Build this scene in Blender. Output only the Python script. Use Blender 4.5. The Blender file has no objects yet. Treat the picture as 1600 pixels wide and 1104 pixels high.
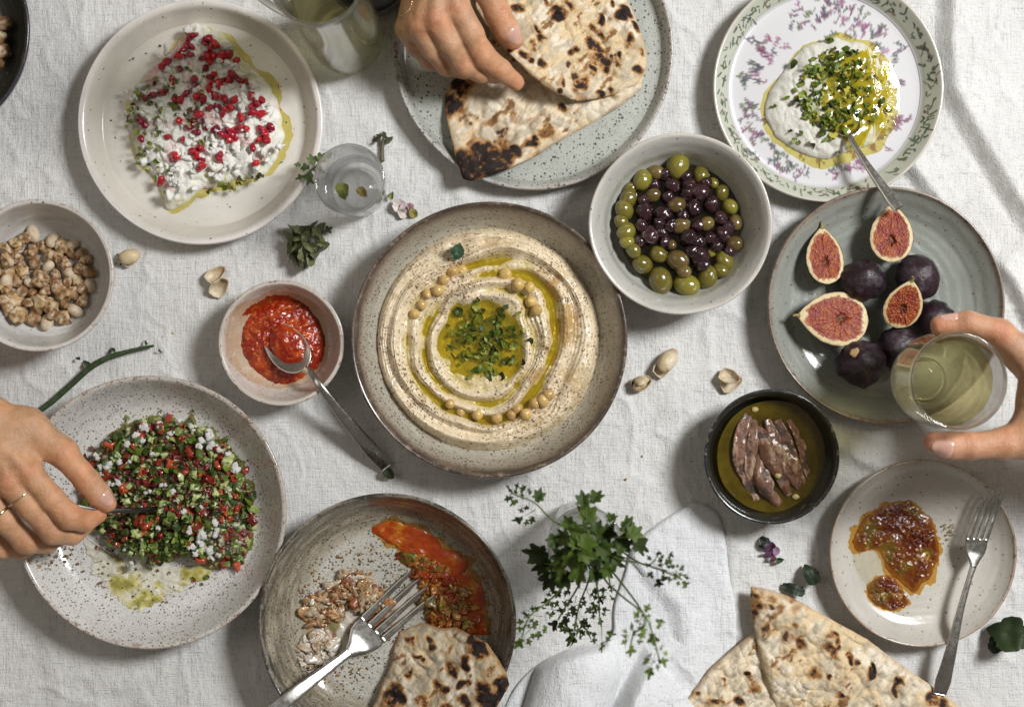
import bpy, math, random
import numpy as np
from mathutils import Matrix, Vector

random.seed(7)
RNG = np.random.default_rng(11)
scene = bpy.context.scene
COL = scene.collection
PI = math.pi

# ------------------------------------------------------------------ camera, light, exposure
CAM_H = 1.4
S = 0.0006            # metres of table per photo pixel
cam_d = bpy.data.cameras.new('camera')
cam_d.sensor_width = 36.0
cam_d.lens = 36.0 * CAM_H / (1600 * S)
cam_d.clip_start = 0.05
cam_d.clip_end = 50
cam_d.dof.use_dof = True
cam_d.dof.focus_distance = CAM_H - 0.035
cam_d.dof.aperture_fstop = 3.6
cam = bpy.data.objects.new('camera', cam_d)
cam.location = (0, 0, CAM_H)
COL.objects.link(cam)
scene.camera = cam

world = bpy.data.worlds.new('World')
scene.world = world
world.use_nodes = True
wbg = world.node_tree.nodes['Background']
wbg.inputs['Color'].default_value = (1.0, 0.91, 0.80, 1)
wbg.inputs['Strength'].default_value = 0.13

def area_lamp(name, az, el, dist, size, power, color, target=(0, 0, 0)):
    l = bpy.data.lights.new(name, 'AREA')
    l.shape = 'RECTANGLE'
    l.size = size[0]
    l.size_y = size[1]
    l.energy = power
    l.color = color
    o = bpy.data.objects.new(name, l)
    a, e = math.radians(az), math.radians(el)
    v = Vector((math.cos(a) * math.cos(e), math.sin(a) * math.cos(e), math.sin(e)))
    o.location = Vector(target) + v * dist
    o.rotation_euler = v.to_track_quat('Z', 'Y').to_euler()
    COL.objects.link(o)
    return o
# the window the table stands beside
area_lamp('window_light', 27, 52, 2.3, (0.46, 0.52), 62, (0.98, 0.99, 1.0), (0.05, 0.03, 0))
# added soft lamp: fill, and glints on the glass rims
area_lamp('fill_light', 152, 54, 2.7, (1.7, 1.2), 7, (1.0, 0.91, 0.80), (0, 0, 0))

scene.view_settings.view_transform = 'Standard'
scene.view_settings.look = 'None'
scene.view_settings.exposure = 0.0
scene.view_settings.gamma = 1.0
scene.render.engine = 'CYCLES'
cy = scene.cycles
cy.use_denoising = True
cy.max_bounces = 12
cy.transmission_bounces = 12
cy.transparent_max_bounces = 16
cy.diffuse_bounces = 4
cy.glossy_bounces = 4
cy.blur_glossy = 0.8
cy.sample_clamp_indirect = 4.0

# ------------------------------------------------------------------ numbers
def P(px, py, z=0.0):
    k = S * (CAM_H - z) / CAM_H
    return np.array([(px - 800) * k, (552 - py) * k, z])

def PP(pts, z=0.0):
    a = np.array(pts, float)
    k = S * (CAM_H - z) / CAM_H
    return np.stack([(a[:, 0] - 800) * k, (552 - a[:, 1]) * k], 1)

def W(px, z=0.0):
    return px * S * (CAM_H - z) / CAM_H

def _hash(ix, iy, iz, seed):
    n = (ix.astype(np.int64) * 73856093) ^ (iy.astype(np.int64) * 19349663) ^ (iz.astype(np.int64) * 83492791) ^ (seed * 2654435761 + 97)
    n = n & 0xffffffff
    n = (n ^ (n >> 15)) * 2246822519 & 0xffffffff
    n = (n ^ (n >> 13)) * 3266489917 & 0xffffffff
    n = n ^ (n >> 16)
    return n.astype(np.float64) / 4294967295.0

def vnoise(x, y, z=None, seed=0):
    x = np.asarray(x, float); y = np.asarray(y, float)
    z = np.zeros_like(x) if z is None else np.asarray(z, float)
    ix, iy, iz = np.floor(x), np.floor(y), np.floor(z)
    fx, fy, fz = x - ix, y - iy, z - iz
    sx, sy, sz = [f * f * f * (f * (f * 6 - 15) + 10) for f in (fx, fy, fz)]
    out = 0
    for dx in (0, 1):
        wx = sx if dx else 1 - sx
        for dy in (0, 1):
            wy = sy if dy else 1 - sy
            for dz in (0, 1):
                wz = sz if dz else 1 - sz
                out = out + wx * wy * wz * _hash(ix + dx, iy + dy, iz + dz, seed)
    return out * 2 - 1

def fbm(x, y, z=None, octv=4, seed=0, gain=0.5):
    a, f, s, tot = 1.0, 1.0, 0, 0
    for i in range(octv):
        s = s + a * vnoise(np.asarray(x) * f + 17.3 * i, np.asarray(y) * f + 5.1 * i, None if z is None else np.asarray(z) * f, seed + i)
        tot += a
        a *= gain
        f *= 2.03
    return s / tot

def worley(x, y, seed=0):
    x = np.asarray(x, float); y = np.asarray(y, float)
    ix, iy = np.floor(x), np.floor(y)
    f1 = np.full(x.shape, 9.0); f2 = f1.copy(); idv = np.zeros(x.shape)
    zz = np.zeros_like(ix)
    for dx in (-1, 0, 1):
        for dy in (-1, 0, 1):
            cx, cy_ = ix + dx, iy + dy
            hx = cx + _hash(cx, cy_, zz, seed); hy = cy_ + _hash(cx, cy_, zz, seed + 1)
            d = np.hypot(x - hx, y - hy)
            cl = d < f1
            f2 = np.where(cl, f1, np.minimum(f2, d))
            idv = np.where(cl, _hash(cx, cy_, zz, seed + 2), idv)
            f1 = np.where(cl, d, f1)
    return f1, f2, idv

def sstep(a, b, x):
    t = np.clip((np.asarray(x, float) - a) / (b - a), 0, 1)
    return t * t * (3 - 2 * t)

def mixc(c, col, f):
    return c * (1 - f[:, None]) + np.array(col)[None, :] * f[:, None]

def catmull(pts, n, closed=False):
    p = np.array(pts, float)
    m = len(p)
    k = m if closed else m - 1
    u = np.linspace(0, k, n, endpoint=not closed)
    i = np.minimum(np.floor(u).astype(int), k - 1)
    t = (u - i)[:, None]
    if closed:
        g = lambda j: p[j % m]
    else:
        pe = np.vstack([2 * p[0] - p[1], p, 2 * p[-1] - p[-2]])
        g = lambda j: pe[np.clip(j + 1, 0, m + 1)]
    p0, p1, p2, p3 = g(i - 1), g(i), g(i + 1), g(i + 2)
    return 0.5 * (2 * p1 + (p2 - p0) * t + (2 * p0 - 5 * p1 + 4 * p2 - p3) * t * t + (3 * p1 - p0 - 3 * p2 + p3) * t ** 3)

# ------------------------------------------------------------------ meshes and objects
def mesh(name, v, quads=None, tris=None, col=None, smooth=True, mats=None):
    v = np.asarray(v, np.float32)
    me = bpy.data.meshes.new(name)
    q = np.zeros((0, 4), np.int32) if quads is None else np.asarray(quads, np.int32).reshape(-1, 4)
    t = np.zeros((0, 3), np.int32) if tris is None else np.asarray(tris, np.int32).reshape(-1, 3)
    me.vertices.add(len(v))
    me.vertices.foreach_set('co', v.ravel())
    nl = q.size + t.size
    me.loops.add(nl)
    me.loops.foreach_set('vertex_index', np.concatenate([q.ravel(), t.ravel()]))
    npol = len(q) + len(t)
    me.polygons.add(npol)
    st = np.concatenate([np.arange(len(q)) * 4, q.size + np.arange(len(t)) * 3]).astype(np.int32)
    me.polygons.foreach_set('loop_start', st)
    me.polygons.foreach_set('use_smooth', np.full(npol, smooth))
    if col is not None:
        ca = me.color_attributes.new('Col', 'FLOAT_COLOR', 'POINT')
        c4 = np.ones((len(v), 4), np.float32)
        c4[:, :3] = np.clip(col, 0, 1)
        ca.data.foreach_set('color', c4.ravel())
    me.update(calc_edges=True)
    me.validate()
    return me

def grid_quads(nu, nv, wrap_u=False, wrap_v=False, off=0):
    iu = np.arange(nu if wrap_u else nu - 1)
    iv = np.arange(nv if wrap_v else nv - 1)
    a, b = np.meshgrid(iu, iv, indexing='ij')
    a = a.ravel(); b = b.ravel()
    a2 = (a + 1) % nu; b2 = (b + 1) % nv
    return np.stack([a * nv + b, a2 * nv + b, a2 * nv + b2, a * nv + b2], 1) + off

def obj(name, me, m=None, parent=None, loc=None, rot=None, scale=None):
    o = bpy.data.objects.new(name, me)
    COL.objects.link(o)
    if m is not None and me is not None and len(me.materials) == 0:
        me.materials.append(m)
    if parent is not None:
        o.parent = parent
    if loc is not None:
        o.location = [float(x) for x in loc]
    if rot is not None:
        o.rotation_euler = rot
    if scale is not None:
        o.scale = scale if hasattr(scale, '__len__') else (scale,) * 3
    return o

def tag(o, label, cat, group=None, kind=None):
    o['label'] = label
    if cat: o['category'] = cat
    if group: o['group'] = group
    if kind: o['kind'] = kind
    return o

def thing(name, label, cat, loc=(0, 0, 0), group=None, kind=None):
    return tag(obj(name, None, loc=loc), label, cat, group, kind)

class MB:
    """collects pieces into one mesh"""
    def __init__(s):
        s.v = []; s.q = []; s.t = []; s.c = []; s.n = 0
    def add(s, v, q=None, t=None, c=None):
        v = np.asarray(v, float)
        s.v.append(v)
        if q is not None and len(q): s.q.append(np.asarray(q) + s.n)
        if t is not None and len(t): s.t.append(np.asarray(t) + s.n)
        if c is None: c = (0.5, 0.5, 0.5)
        c = np.asarray(c, float)
        s.c.append(np.tile(c, (len(v), 1)) if c.ndim == 1 else c)
        s.n += len(v)
    def mesh(s, name, smooth=True):
        return mesh(name, np.vstack(s.v), np.vstack(s.q) if s.q else None, np.vstack(s.t) if s.t else None, np.vstack(s.c), smooth)

def lathe(prof, seg=160, n=90, wob=0.0, seed=0, colf=None, smooth_prof=True):
    """profile from outer underside over the rim to the inner centre; closed at both poles"""
    p = catmull(prof, n) if smooth_prof else np.array(prof, float)
    p[:, 0] = np.maximum(p[:, 0], 1e-5)
    th = np.linspace(0, 2 * PI, seg, endpoint=False)
    R, T = np.meshgrid(p[:, 0], th, indexing='ij')
    Z = np.repeat(p[:, 1][:, None], seg, 1)
    if wob:
        w = 1 + wob * (vnoise(np.cos(T) * 1.3 + 3, np.sin(T) * 1.3, seed=seed) + 0.12 * vnoise(np.cos(T) * 4, np.sin(T) * 4, Z * 40, seed=seed + 3))
        R = R * w
        Z = Z * (1 + wob * 2.0 * vnoise(np.cos(T) * 1.1, np.sin(T) * 1.1 + 7, seed=seed + 5))
    v = np.stack([R * np.cos(T), R * np.sin(T), Z], -1).reshape(-1, 3)
    q = grid_quads(len(p), seg, wrap_v=True)
    q = q[:, ::-1]
    c = colf(v) if colf else None
    return v, q, c

def patch(outline, nr, na, topf, colf=None, center=None, edge=0.0, es=8.0, seed=0, under=None, smooth=True, pw=1.0):
    """closed organic slab over a star-shaped outline; topf(x,y,t)->z ; under(x,y,t,z)->z of underside"""
    o = np.array(outline, float)
    c = o.mean(0) if center is None else np.array(center, float)
    d = catmull(o, 900, True) if smooth else np.vstack([o[i] + (o[(i + 1) % len(o)] - o[i]) * np.linspace(0, 1, 60, endpoint=False)[:, None] for i in range(len(o))])
    a = np.arctan2(d[:, 1] - c[1], d[:, 0] - c[0]); r = np.hypot(d[:, 0] - c[0], d[:, 1] - c[1])
    i = np.argsort(a); a = a[i]; r = r[i]
    th = np.linspace(-PI, PI, na, endpoint=False)
    rr = np.interp(th, np.concatenate([a - 2 * PI, a, a + 2 * PI]), np.tile(r, 3))
    if edge:
        rr = rr * (1 + edge * fbm(np.cos(th) * es, np.sin(th) * es, octv=3, seed=seed))
    t = (np.arange(1, nr + 1) / nr) ** pw
    Tm, TH = np.meshgrid(t, th, indexing='ij')
    X = c[0] + Tm * rr[None, :] * np.cos(TH); Y = c[1] + Tm * rr[None, :] * np.sin(TH)
    x = np.concatenate([[c[0]], X.ravel()]); y = np.concatenate([[c[1]], Y.ravel()]); tt = np.concatenate([[0], Tm.ravel()])
    z = topf(x, y, tt)
    q = grid_quads(nr, na, wrap_v=True, off=1)
    k = np.arange(na)
    tr = np.stack([np.zeros(na, int), 1 + k, 1 + (k + 1) % na], 1)
    v = np.stack([x, y, z], 1)
    col = colf(x, y, tt, z) if colf else None
    n0 = len(v)
    if under is not None:
        zu = under(x, y, tt, z)
        v2 = np.stack([x, y, zu], 1)
        e1 = n0 - na + k; e2 = n0 - na + (k + 1) % na
        wall = np.stack([e1, e1 + n0, e2 + n0, e2], 1)
        q = np.vstack([q, q[:, ::-1] + n0, wall]); tr = np.vstack([tr, tr[:, ::-1] + n0])
        v = np.vstack([v, v2])
        if col is not None: col = np.vstack([col, col])
    return v, q, tr, col

def norm(v):
    v = np.asarray(v, float)
    return v / (np.linalg.norm(v, axis=-1, keepdims=True) + 1e-12)

def sweep(pts, wid, thk, n=40, seg=12, up=(0, 0, 1), power=2.0, caps=True):
    """superellipse section swept along a smooth path; wid/thk are full sizes given at the control points"""
    p = catmull(pts, n)
    u = np.linspace(0, 1, len(pts))
    un = np.linspace(0, 1, n)
    w = np.interp(un, u, wid) / 2; h = np.interp(un, u, thk) / 2
    T = norm(np.gradient(p, axis=0))
    side = norm(np.cross(T, np.array(up, float)[None, :] + 1e-9))
    N = np.cross(side, T)
    a = np.linspace(0, 2 * PI, seg, endpoint=False)
    ca = np.sign(np.cos(a)) * np.abs(np.cos(a)) ** (2 / power); sa = np.sign(np.sin(a)) * np.abs(np.sin(a)) ** (2 / power)
    v = p[:, None, :] + side[:, None, :] * (w[:, None] * ca[None, :])[..., None] + N[:, None, :] * (h[:, None] * sa[None, :])[..., None]
    v = v.reshape(-1, 3)
    q = grid_quads(n, seg, wrap_v=True)
    t = None
    if caps:
        m = len(v)
        v = np.vstack([v, p[0] - T[0] * h[0] * 0.6, p[-1] + T[-1] * h[-1] * 0.6])
        k = np.arange(seg)
        t = np.vstack([np.stack([np.full(seg, m), (k + 1) % seg, k], 1)[:, ::-1][:, ::-1], np.stack([np.full(seg, m + 1), (n - 1) * seg + k, (n - 1) * seg + (k + 1) % seg], 1)])
    return v, q, t

def ellipsoid(nu=12, nv=18, sx=1, sy=1, sz=1, noise=0.0, freq=2.0, seed=0):
    u = np.linspace(0.0, PI, nu); th = np.linspace(0, 2 * PI, nv, endpoint=False)
    U, T = np.meshgrid(u, th, indexing='ij')
    v = np.stack([np.sin(U) * np.cos(T), np.sin(U) * np.sin(T), np.cos(U)], -1).reshape(-1, 3)
    if noise:
        v = v * (1 + noise * fbm(v[:, 0] * freq + seed, v[:, 1] * freq, v[:, 2] * freq, octv=3, seed=seed))[:, None]
    v = v * np.array([sx, sy, sz])
    return v, grid_quads(nu, nv, wrap_v=True)[:, ::-1]

def where(px, py, cx, cy, R):
    dx, dy = px - cx, cy - py
    r = math.hypot(dx, dy) / R
    d = ('right', 'upper right', 'upper', 'upper left', 'left', 'lower left', 'lower', 'lower right')[int(((math.degrees(math.atan2(dy, dx)) + 22.5) % 360) // 45)]
    if r < 0.28: return 'at the very middle'
    return ('midway out on the %s side' if r < 0.68 else 'at the %s edge') % d

def rotm(rx, ry, rz):
    return np.array(Matrix.Rotation(rz, 3, 'Z') @ Matrix.Rotation(ry, 3, 'Y') @ Matrix.Rotation(rx, 3, 'X'))

# ------------------------------------------------------------------ materials
class NT:
    def __init__(s, name):
        s.m = bpy.data.materials.new(name); s.m.use_nodes = True
        s.t = s.m.node_tree; s.n = s.t.nodes; s.l = s.t.links
        s.b = s.n['Principled BSDF']; s.o = s.n['Material Output']
    def new(s, typ, **kw):
        nd = s.n.new(typ)
        for k, v in kw.items(): setattr(nd, k, v)
        return nd
    def link(s, a, b): s.l.new(a, b)
    def math(s, op, a, b=None, c=None, clamp=False):
        nd = s.n.new('ShaderNodeMath'); nd.operation = op; nd.use_clamp = clamp
        for i, x in enumerate((a, b, c)):
            if x is None: continue
            if isinstance(x, (int, float)): nd.inputs[i].default_value = x
            else: s.link(x, nd.inputs[i])
        return nd.outputs[0]
    def noise(s, vec, scale, detail=4, rough=0.55, dist=0.0):
        nd = s.n.new('ShaderNodeTexNoise')
        nd.inputs['Scale'].default_value = scale; nd.inputs['Detail'].default_value = detail
        nd.inputs['Roughness'].default_value = rough; nd.inputs['Distortion'].default_value = dist
        if vec is not None: s.link(vec, nd.inputs['Vector'])
        return nd.outputs['Fac']
    def voro(s, vec, scale, rand=1.0):
        nd = s.n.new('ShaderNodeTexVoronoi')
        nd.inputs['Scale'].default_value = scale; nd.inputs['Randomness'].default_value = rand
        if vec is not None: s.link(vec, nd.inputs['Vector'])
        return nd.outputs['Distance'], nd.outputs['Color']
    def map(s, vec, scale=(1, 1, 1), rot=(0, 0, 0)):
        nd = s.n.new('ShaderNodeMapping')
        nd.inputs['Scale'].default_value = scale; nd.inputs['Rotation'].default_value = rot
        s.link(vec, nd.inputs['Vector'])
        return nd.outputs[0]
    def ramp(s, fac, stops, interp='LINEAR'):
        nd = s.n.new('ShaderNodeValToRGB'); cr = nd.color_ramp; cr.interpolation = interp
        while len(cr.elements) < len(stops): cr.elements.new(0.5)
        for e, (p, c) in zip(cr.elements, stops):
            e.position = p
            e.color = (c, c, c, 1) if isinstance(c, (int, float)) else (*c, 1)
        s.link(fac, nd.inputs[0])
        return nd.outputs[0]
    def mix(s, fac, a, b, mode='MIX'):
        nd = s.n.new('ShaderNodeMix'); nd.data_type = 'RGBA'; nd.blend_type = mode
        for i, x in ((0, fac), (6, a), (7, b)):
            if isinstance(x, (int, float)) and i == 0: nd.inputs[0].default_value = x
            elif isinstance(x, (tuple, list)): nd.inputs[i].default_value = (*x, 1)
            else: s.link(x, nd.inputs[i])
        return nd.outputs[2]
    def bump(s, h, strength, dist, normal=None):
        nd = s.n.new('ShaderNodeBump'); nd.inputs['Strength'].default_value = strength; nd.inputs['Distance'].default_value = dist
        s.link(h, nd.inputs['Height'])
        if normal is not None: s.link(normal, nd.inputs['Normal'])
        return nd.outputs[0]
    def coord(s, k='Object'):
        return s.n.new('ShaderNodeTexCoord').outputs[k]
    def set(s, **kw):
        for k, v in kw.items():
            i = s.b.inputs[k.replace('_', ' ')]
            if isinstance(v, (int, float)): i.default_value = v
            elif isinstance(v, (tuple, list)): i.default_value = (*v, 1) if len(v) == 3 and i.type == 'RGBA' else v
            else: s.link(v, i)
        return s

def m_food(name, rough=0.45, sss=0.0, sss_r=(1, 0.5, 0.25), sss_s=0.004, bump=0.0, bscale=400, bdist=0.0006, coat=0.0, var=0.25, vscale=250, spec=0.5):
    """colour of the thing itself per vertex, broken up by fine procedural grain"""
    k = NT(name)
    at = k.new('ShaderNodeVertexColor', layer_name='Col').outputs['Color']
    co = k.coord()
    oi = k.new('ShaderNodeObjectInfo').outputs['Random']
    va = k.new('ShaderNodeVectorMath', operation='ADD')
    k.link(co, va.inputs[0]); k.link(oi, va.inputs[1])
    co = va.outputs[0]
    g = k.noise(co, vscale, 5, 0.65)
    g2 = k.ramp(g, [(0.25, 1 - var), (0.75, 1 + var)])
    mul = k.math('MULTIPLY_ADD', k.math('SUBTRACT', g, 0.5), 2.6 * var, 1.0)
    vm = k.new('ShaderNodeVectorMath', operation='SCALE')
    k.link(at, vm.inputs[0]); k.link(mul, vm.inputs['Scale'])
    k.set(Base_Color=vm.outputs[0], Roughness=rough, Subsurface_Weight=sss, Subsurface_Scale=sss_s, Coat_Weight=coat, Coat_Roughness=0.08, Specular_IOR_Level=spec)
    k.b.inputs['Subsurface Radius'].default_value = sss_r
    if bump:
        k.set(Normal=k.bump(k.noise(co, bscale, 6, 0.65), bump, bdist))
    return k.m

def m_plain(name, c, rough=0.5, metallic=0.0, var=0.15, vscale=60, bump=0.0, bscale=200, coat=0.0, sss=0.0, rnd=0.0, spec=0.5, c2=None, sss_s=0.003):
    k = NT(name)
    co = k.coord()
    oi = k.new('ShaderNodeObjectInfo').outputs['Random']
    va = k.new('ShaderNodeVectorMath', operation='ADD'); k.link(co, va.inputs[0]); k.link(oi, va.inputs[1]); co = va.outputs[0]
    f = k.noise(co, vscale, 4, 0.6)
    lo = tuple(x * (1 - var) for x in c); hi = tuple(min(1, x * (1 + var)) for x in (c2 or c))
    cc = k.ramp(f, [(0.3, lo), (0.7, hi)])
    if rnd:
        hs = k.new('ShaderNodeHueSaturation')
        k.link(cc, hs.inputs['Color'])
        k.link(k.math('MULTIPLY_ADD', oi, 2 * rnd, 1 - rnd), hs.inputs['Value'])
        k.link(k.math('MULTIPLY_ADD', oi, 0.016, 0.492), hs.inputs['Hue'])
        cc = hs.outputs[0]
    k.set(Base_Color=cc, Roughness=rough, Metallic=metallic, Coat_Weight=coat, Subsurface_Weight=sss, Subsurface_Scale=sss_s, Specular_IOR_Level=spec)
    if bump: k.set(Normal=k.bump(k.noise(co, bscale, 5, 0.6), bump, 0.0006))
    return k.m

def m_ceramic(name, R, stops, speck=(0.10, 0.07, 0.05), dens=0.3, sscale=520, rough=0.25, rimspot=None, blotch=None, bl_amt=0.0, rings=0.0, sp2=0.0, dens_in=None, bump=0.25):
    """glaze: colour by distance from the centre (stops in r/R), iron specks, drips and throwing rings"""
    k = NT(name)
    co = k.coord()
    sx = k.new('ShaderNodeSeparateXYZ'); k.link(co, sx.inputs[0])
    r = k.math('SQRT', k.math('ADD', k.math('MULTIPLY', sx.outputs[0], sx.outputs[0]), k.math('MULTIPLY', sx.outputs[1], sx.outputs[1])))
    rn = k.math('DIVIDE', r, R)
    n1 = k.noise(co, 28, 4, 0.6)
    rn2 = k.math('ADD', rn, k.math('MULTIPLY', k.math('SUBTRACT', n1, 0.5), 0.045))
    c = k.ramp(rn2, stops)
    n2 = k.noise(co, 14, 5, 0.6)
    c = k.mix(1.0, c, k.ramp(n2, [(0.3, 0.86), (0.7, 1.08)]), 'MULTIPLY')
    if blotch is not None:
        ang = k.new('ShaderNodeVectorMath', operation='NORMALIZE'); k.link(co, ang.inputs[0])
        cb = k.new('ShaderNodeCombineXYZ'); sa = k.new('ShaderNodeSeparateXYZ'); k.link(ang.outputs[0], sa.inputs[0])
        k.link(k.math('MULTIPLY', sa.outputs[0], 1.6), cb.inputs[0]); k.link(k.math('MULTIPLY', sa.outputs[1], 1.6), cb.inputs[1]); k.link(k.math('MULTIPLY', r, 160), cb.inputs[2])
        nb = k.noise(cb.outputs[0], 2.2, 6, 0.7)
        c = k.mix(k.ramp(nb, [(0.5 - 0.06, 0.0), (0.66, bl_amt)]), c, blotch)
    # specks
    d1, id1 = k.voro(co, sscale)
    sid = k.new('ShaderNodeSeparateColor'); k.link(id1, sid.inputs[0])
    dn = k.noise(co, 22, 3, 0.6)
    if dens_in is not None:
        dl = k.ramp(rn, dens_in)
        thr = k.math('MULTIPLY', dl, k.math('MULTIPLY', dn, 2 * dens))
    else:
        thr = k.math('MULTIPLY', dn, 2 * dens)
    on = k.math('LESS_THAN', sid.outputs[0], thr)
    sz = k.math('MULTIPLY_ADD', k.math('POWER', sid.outputs[1], 1.5), 0.34, 0.12)
    sp = k.math('MULTIPLY', k.math('LESS_THAN', d1, sz), on)
    d2, id2 = k.voro(co, sscale * 2.3)
    si2 = k.new('ShaderNodeSeparateColor'); k.link(id2, si2.inputs[0])
    sp_b = k.math('MULTIPLY', k.math('MULTIPLY', k.math('LESS_THAN', d2, 0.33), k.math('LESS_THAN', si2.outputs[0], k.math('MULTIPLY', thr, 0.8))), 0.75)
    spk = k.math('MAXIMUM', sp, sp_b)
    c = k.mix(k.math('MULTIPLY', spk, 0.85), c, speck)
    if rimspot is not None:
        band = k.ramp(rn, [(0.955, 0.0), (0.975, 1.0)])
        nr = k.noise(co, 170, 4, 0.7)
        f = k.math('MULTIPLY', band, k.ramp(nr, [(0.54, 0.0), (0.64, 0.9)]))
        c = k.mix(f, c, rimspot)
    k.set(Base_Color=c, Roughness=k.ramp(n2, [(0.3, rough * 0.8), (0.7, rough * 1.35)]), Coat_Weight=0.35, Coat_Roughness=0.12)
    h = k.math('ADD', k.math('MULTIPLY', k.noise(co, 120, 3, 0.5), 0.6), k.math('MULTIPLY', spk, -0.15))
    if rings:
        h = k.math('ADD', h, k.math('MULTIPLY', k.math('SINE', k.math('MULTIPLY_ADD', rn2, 75.0, k.math('MULTIPLY', n1, 4.0))), rings))
    k.set(Normal=k.bump(h, bump, 0.0012))
    return k.m

def m_glass(name, tint=(1, 1, 1), ior=1.47, rough=0.0, wav=0.0, bend=0.40):
    k = NT(name)
    k.set(Base_Color=tint, Roughness=rough, IOR=ior, Transmission_Weight=1.0)
    # thin walls: most light goes straight through, the rest is bent or mirrored
    tr = k.new('ShaderNodeBsdfTransparent'); tr.inputs[0].default_value = (*tint, 1)
    gl = k.new('ShaderNodeBsdfGlossy'); gl.inputs['Roughness'].default_value = 0.02
    fr = k.new('ShaderNodeLayerWeight'); fr.inputs['Blend'].default_value = 0.5
    if wav:
        b = k.bump(k.noise(k.coord(), 45, 2, 0.5), wav, 0.002)
        k.set(Normal=b); k.link(b, gl.inputs['Normal']); k.link(b, fr.inputs['Normal'])
    m1 = k.new('ShaderNodeMixShader'); m1.inputs[0].default_value = bend
    k.link(tr.outputs[0], m1.inputs[1]); k.link(k.b.outputs[0], m1.inputs[2])
    m2 = k.new('ShaderNodeMixShader'); k.link(k.math('MULTIPLY_ADD', k.math('POWER', fr.outputs['Facing'], 4.0), 0.6, 0.03), m2.inputs[0]); k.link(m1.outputs[0], m2.inputs[1]); k.link(gl.outputs[0], m2.inputs[2])
    k.link(m2.outputs[0], k.o.inputs['Surface'])
    return k.m

def m_oil(name, tint, body, amt=0.35, rough=0.06, grain=0.25):
    """thin film of oil: tinted see-through layer with a glossy skin and some body colour"""
    k = NT(name)
    co = k.coord()
    tr = k.new('ShaderNodeBsdfTransparent'); tr.inputs[0].default_value = (*tint, 1)
    k.set(Base_Color=body, Roughness=rough, Specular_IOR_Level=0.6)
    nz = k.noise(co, 55, 4, 0.6)
    mx = k.new('ShaderNodeMixShader')
    k.link(k.ramp(nz, [(0.3, max(0, amt - 0.15)), (0.7, min(1, amt + 0.15))]), mx.inputs[0])
    k.link(tr.outputs[0], mx.inputs[1]); k.link(k.b.outputs[0], mx.inputs[2])
    gl = k.new('ShaderNodeBsdfGlossy'); gl.inputs['Roughness'].default_value = rough
    fr = k.new('ShaderNodeLayerWeight'); fr.inputs['Blend'].default_value = 0.5
    bm = k.bump(k.noise(co, 90, 2, 0.5), grain, 0.0015)
    k.link(bm, gl.inputs['Normal']); k.link(bm, fr.inputs['Normal']); k.set(Normal=bm)
    m2 = k.new('ShaderNodeMixShader'); k.link(k.math('MULTIPLY_ADD', k.math('POWER', fr.outputs['Facing'], 4.0), 0.6, 0.045), m2.inputs[0]); k.link(mx.outputs[0], m2.inputs[1]); k.link(gl.outputs[0], m2.inputs[2])
    k.link(m2.outputs[0], k.o.inputs['Surface'])
    return k.m

def m_metal(name, c=(0.62, 0.60, 0.56), rough=0.24):
    k = NT(name)
    co = k.coord()
    n = k.noise(co, 160, 5, 0.7)
    k.set(Base_Color=k.ramp(k.noise(co, 60, 4, 0.6), [(0.3, tuple(x * 0.8 for x in c)), (0.7, c)]), Metallic=1.0, Roughness=k.ramp(n, [(0.3, rough * 0.8), (0.7, rough * 1.5)]))
    k.set(Normal=k.bump(k.noise(co, 90, 3, 0.5), 0.12, 0.0008))
    return k.m
# ================================================================== the tablecloth
def poly_sd(x, y, line):
    """signed distance to a polyline: positive on the right-hand side of its direction"""
    best = np.full(x.shape, 1e9); sg = np.zeros(x.shape); along = np.zeros(x.shape)
    L = 0; tot = sum(np.hypot(*(line[i + 1] - line[i])) for i in range(len(line) - 1))
    for i in range(len(line) - 1):
        a, b = line[i], line[i + 1]
        d = b - a; l = np.hypot(*d)
        t = np.clip(((x - a[0]) * d[0] + (y - a[1]) * d[1]) / (l * l), 0, 1)
        ex = x - a[0] - t * d[0]; ey = y - a[1] - t * d[1]
        dd = np.hypot(ex, ey)
        s = np.where(d[0] * ey - d[1] * ex > 0, -1.0, 1.0)
        m = dd < best
        best = np.where(m, dd, best); sg = np.where(m, s, sg); along = np.where(m, (L + t * l) / tot, along)
        L += l
    return best * sg, along

# (points in the photograph, height mm, rise width px, fall width px)
FOLDS = [
    ([(1496, -160), (1484, -40), (1482, 70), (1488, 140), (1512, 190), (1552, 258), (1600, 330), (1660, 420)], 17.0, 25, 110),
    ([(1392, 215), (1425, 262), (1468, 318), (1500, 350)], 13.0, 20, 70),
    ([(1545, 395), (1580, 440), (1610, 500), (1640, 560)], 15.0, 18, 60),
    ([(1255, 655), (1300, 690), (1345, 720), (1400, 735)], 4.0, 14, 40),
    ([(1215, 640), (1262, 668), (1330, 675), (1385, 690)], 3.0, 9, 28),
    ([(1136, 815), (1140, 850), (1146, 930), (1150, 985)], 3.0, 6, 30),
    ([(700, 1015), (760, 960), (820, 900), (850, 860)], 2.5, 22, 40),
    ([(10, 880), (60, 960), (90, 1060), (100, 1150)], 2.5, 30, 60),
    ([(560, 170), (600, 260), (640, 330)], 1.8, 18, 40),
    ([(300, 470), (330, 600), (345, 720)], 1.6, 26, 60),
    ([(1010, 560), (1050, 660), (1040, 760)], 2.0, 30, 60),
]
FOLDS_W = [(PP(l), h / 1000, a * S, b * S) for l, h, a, b in FOLDS]

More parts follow.
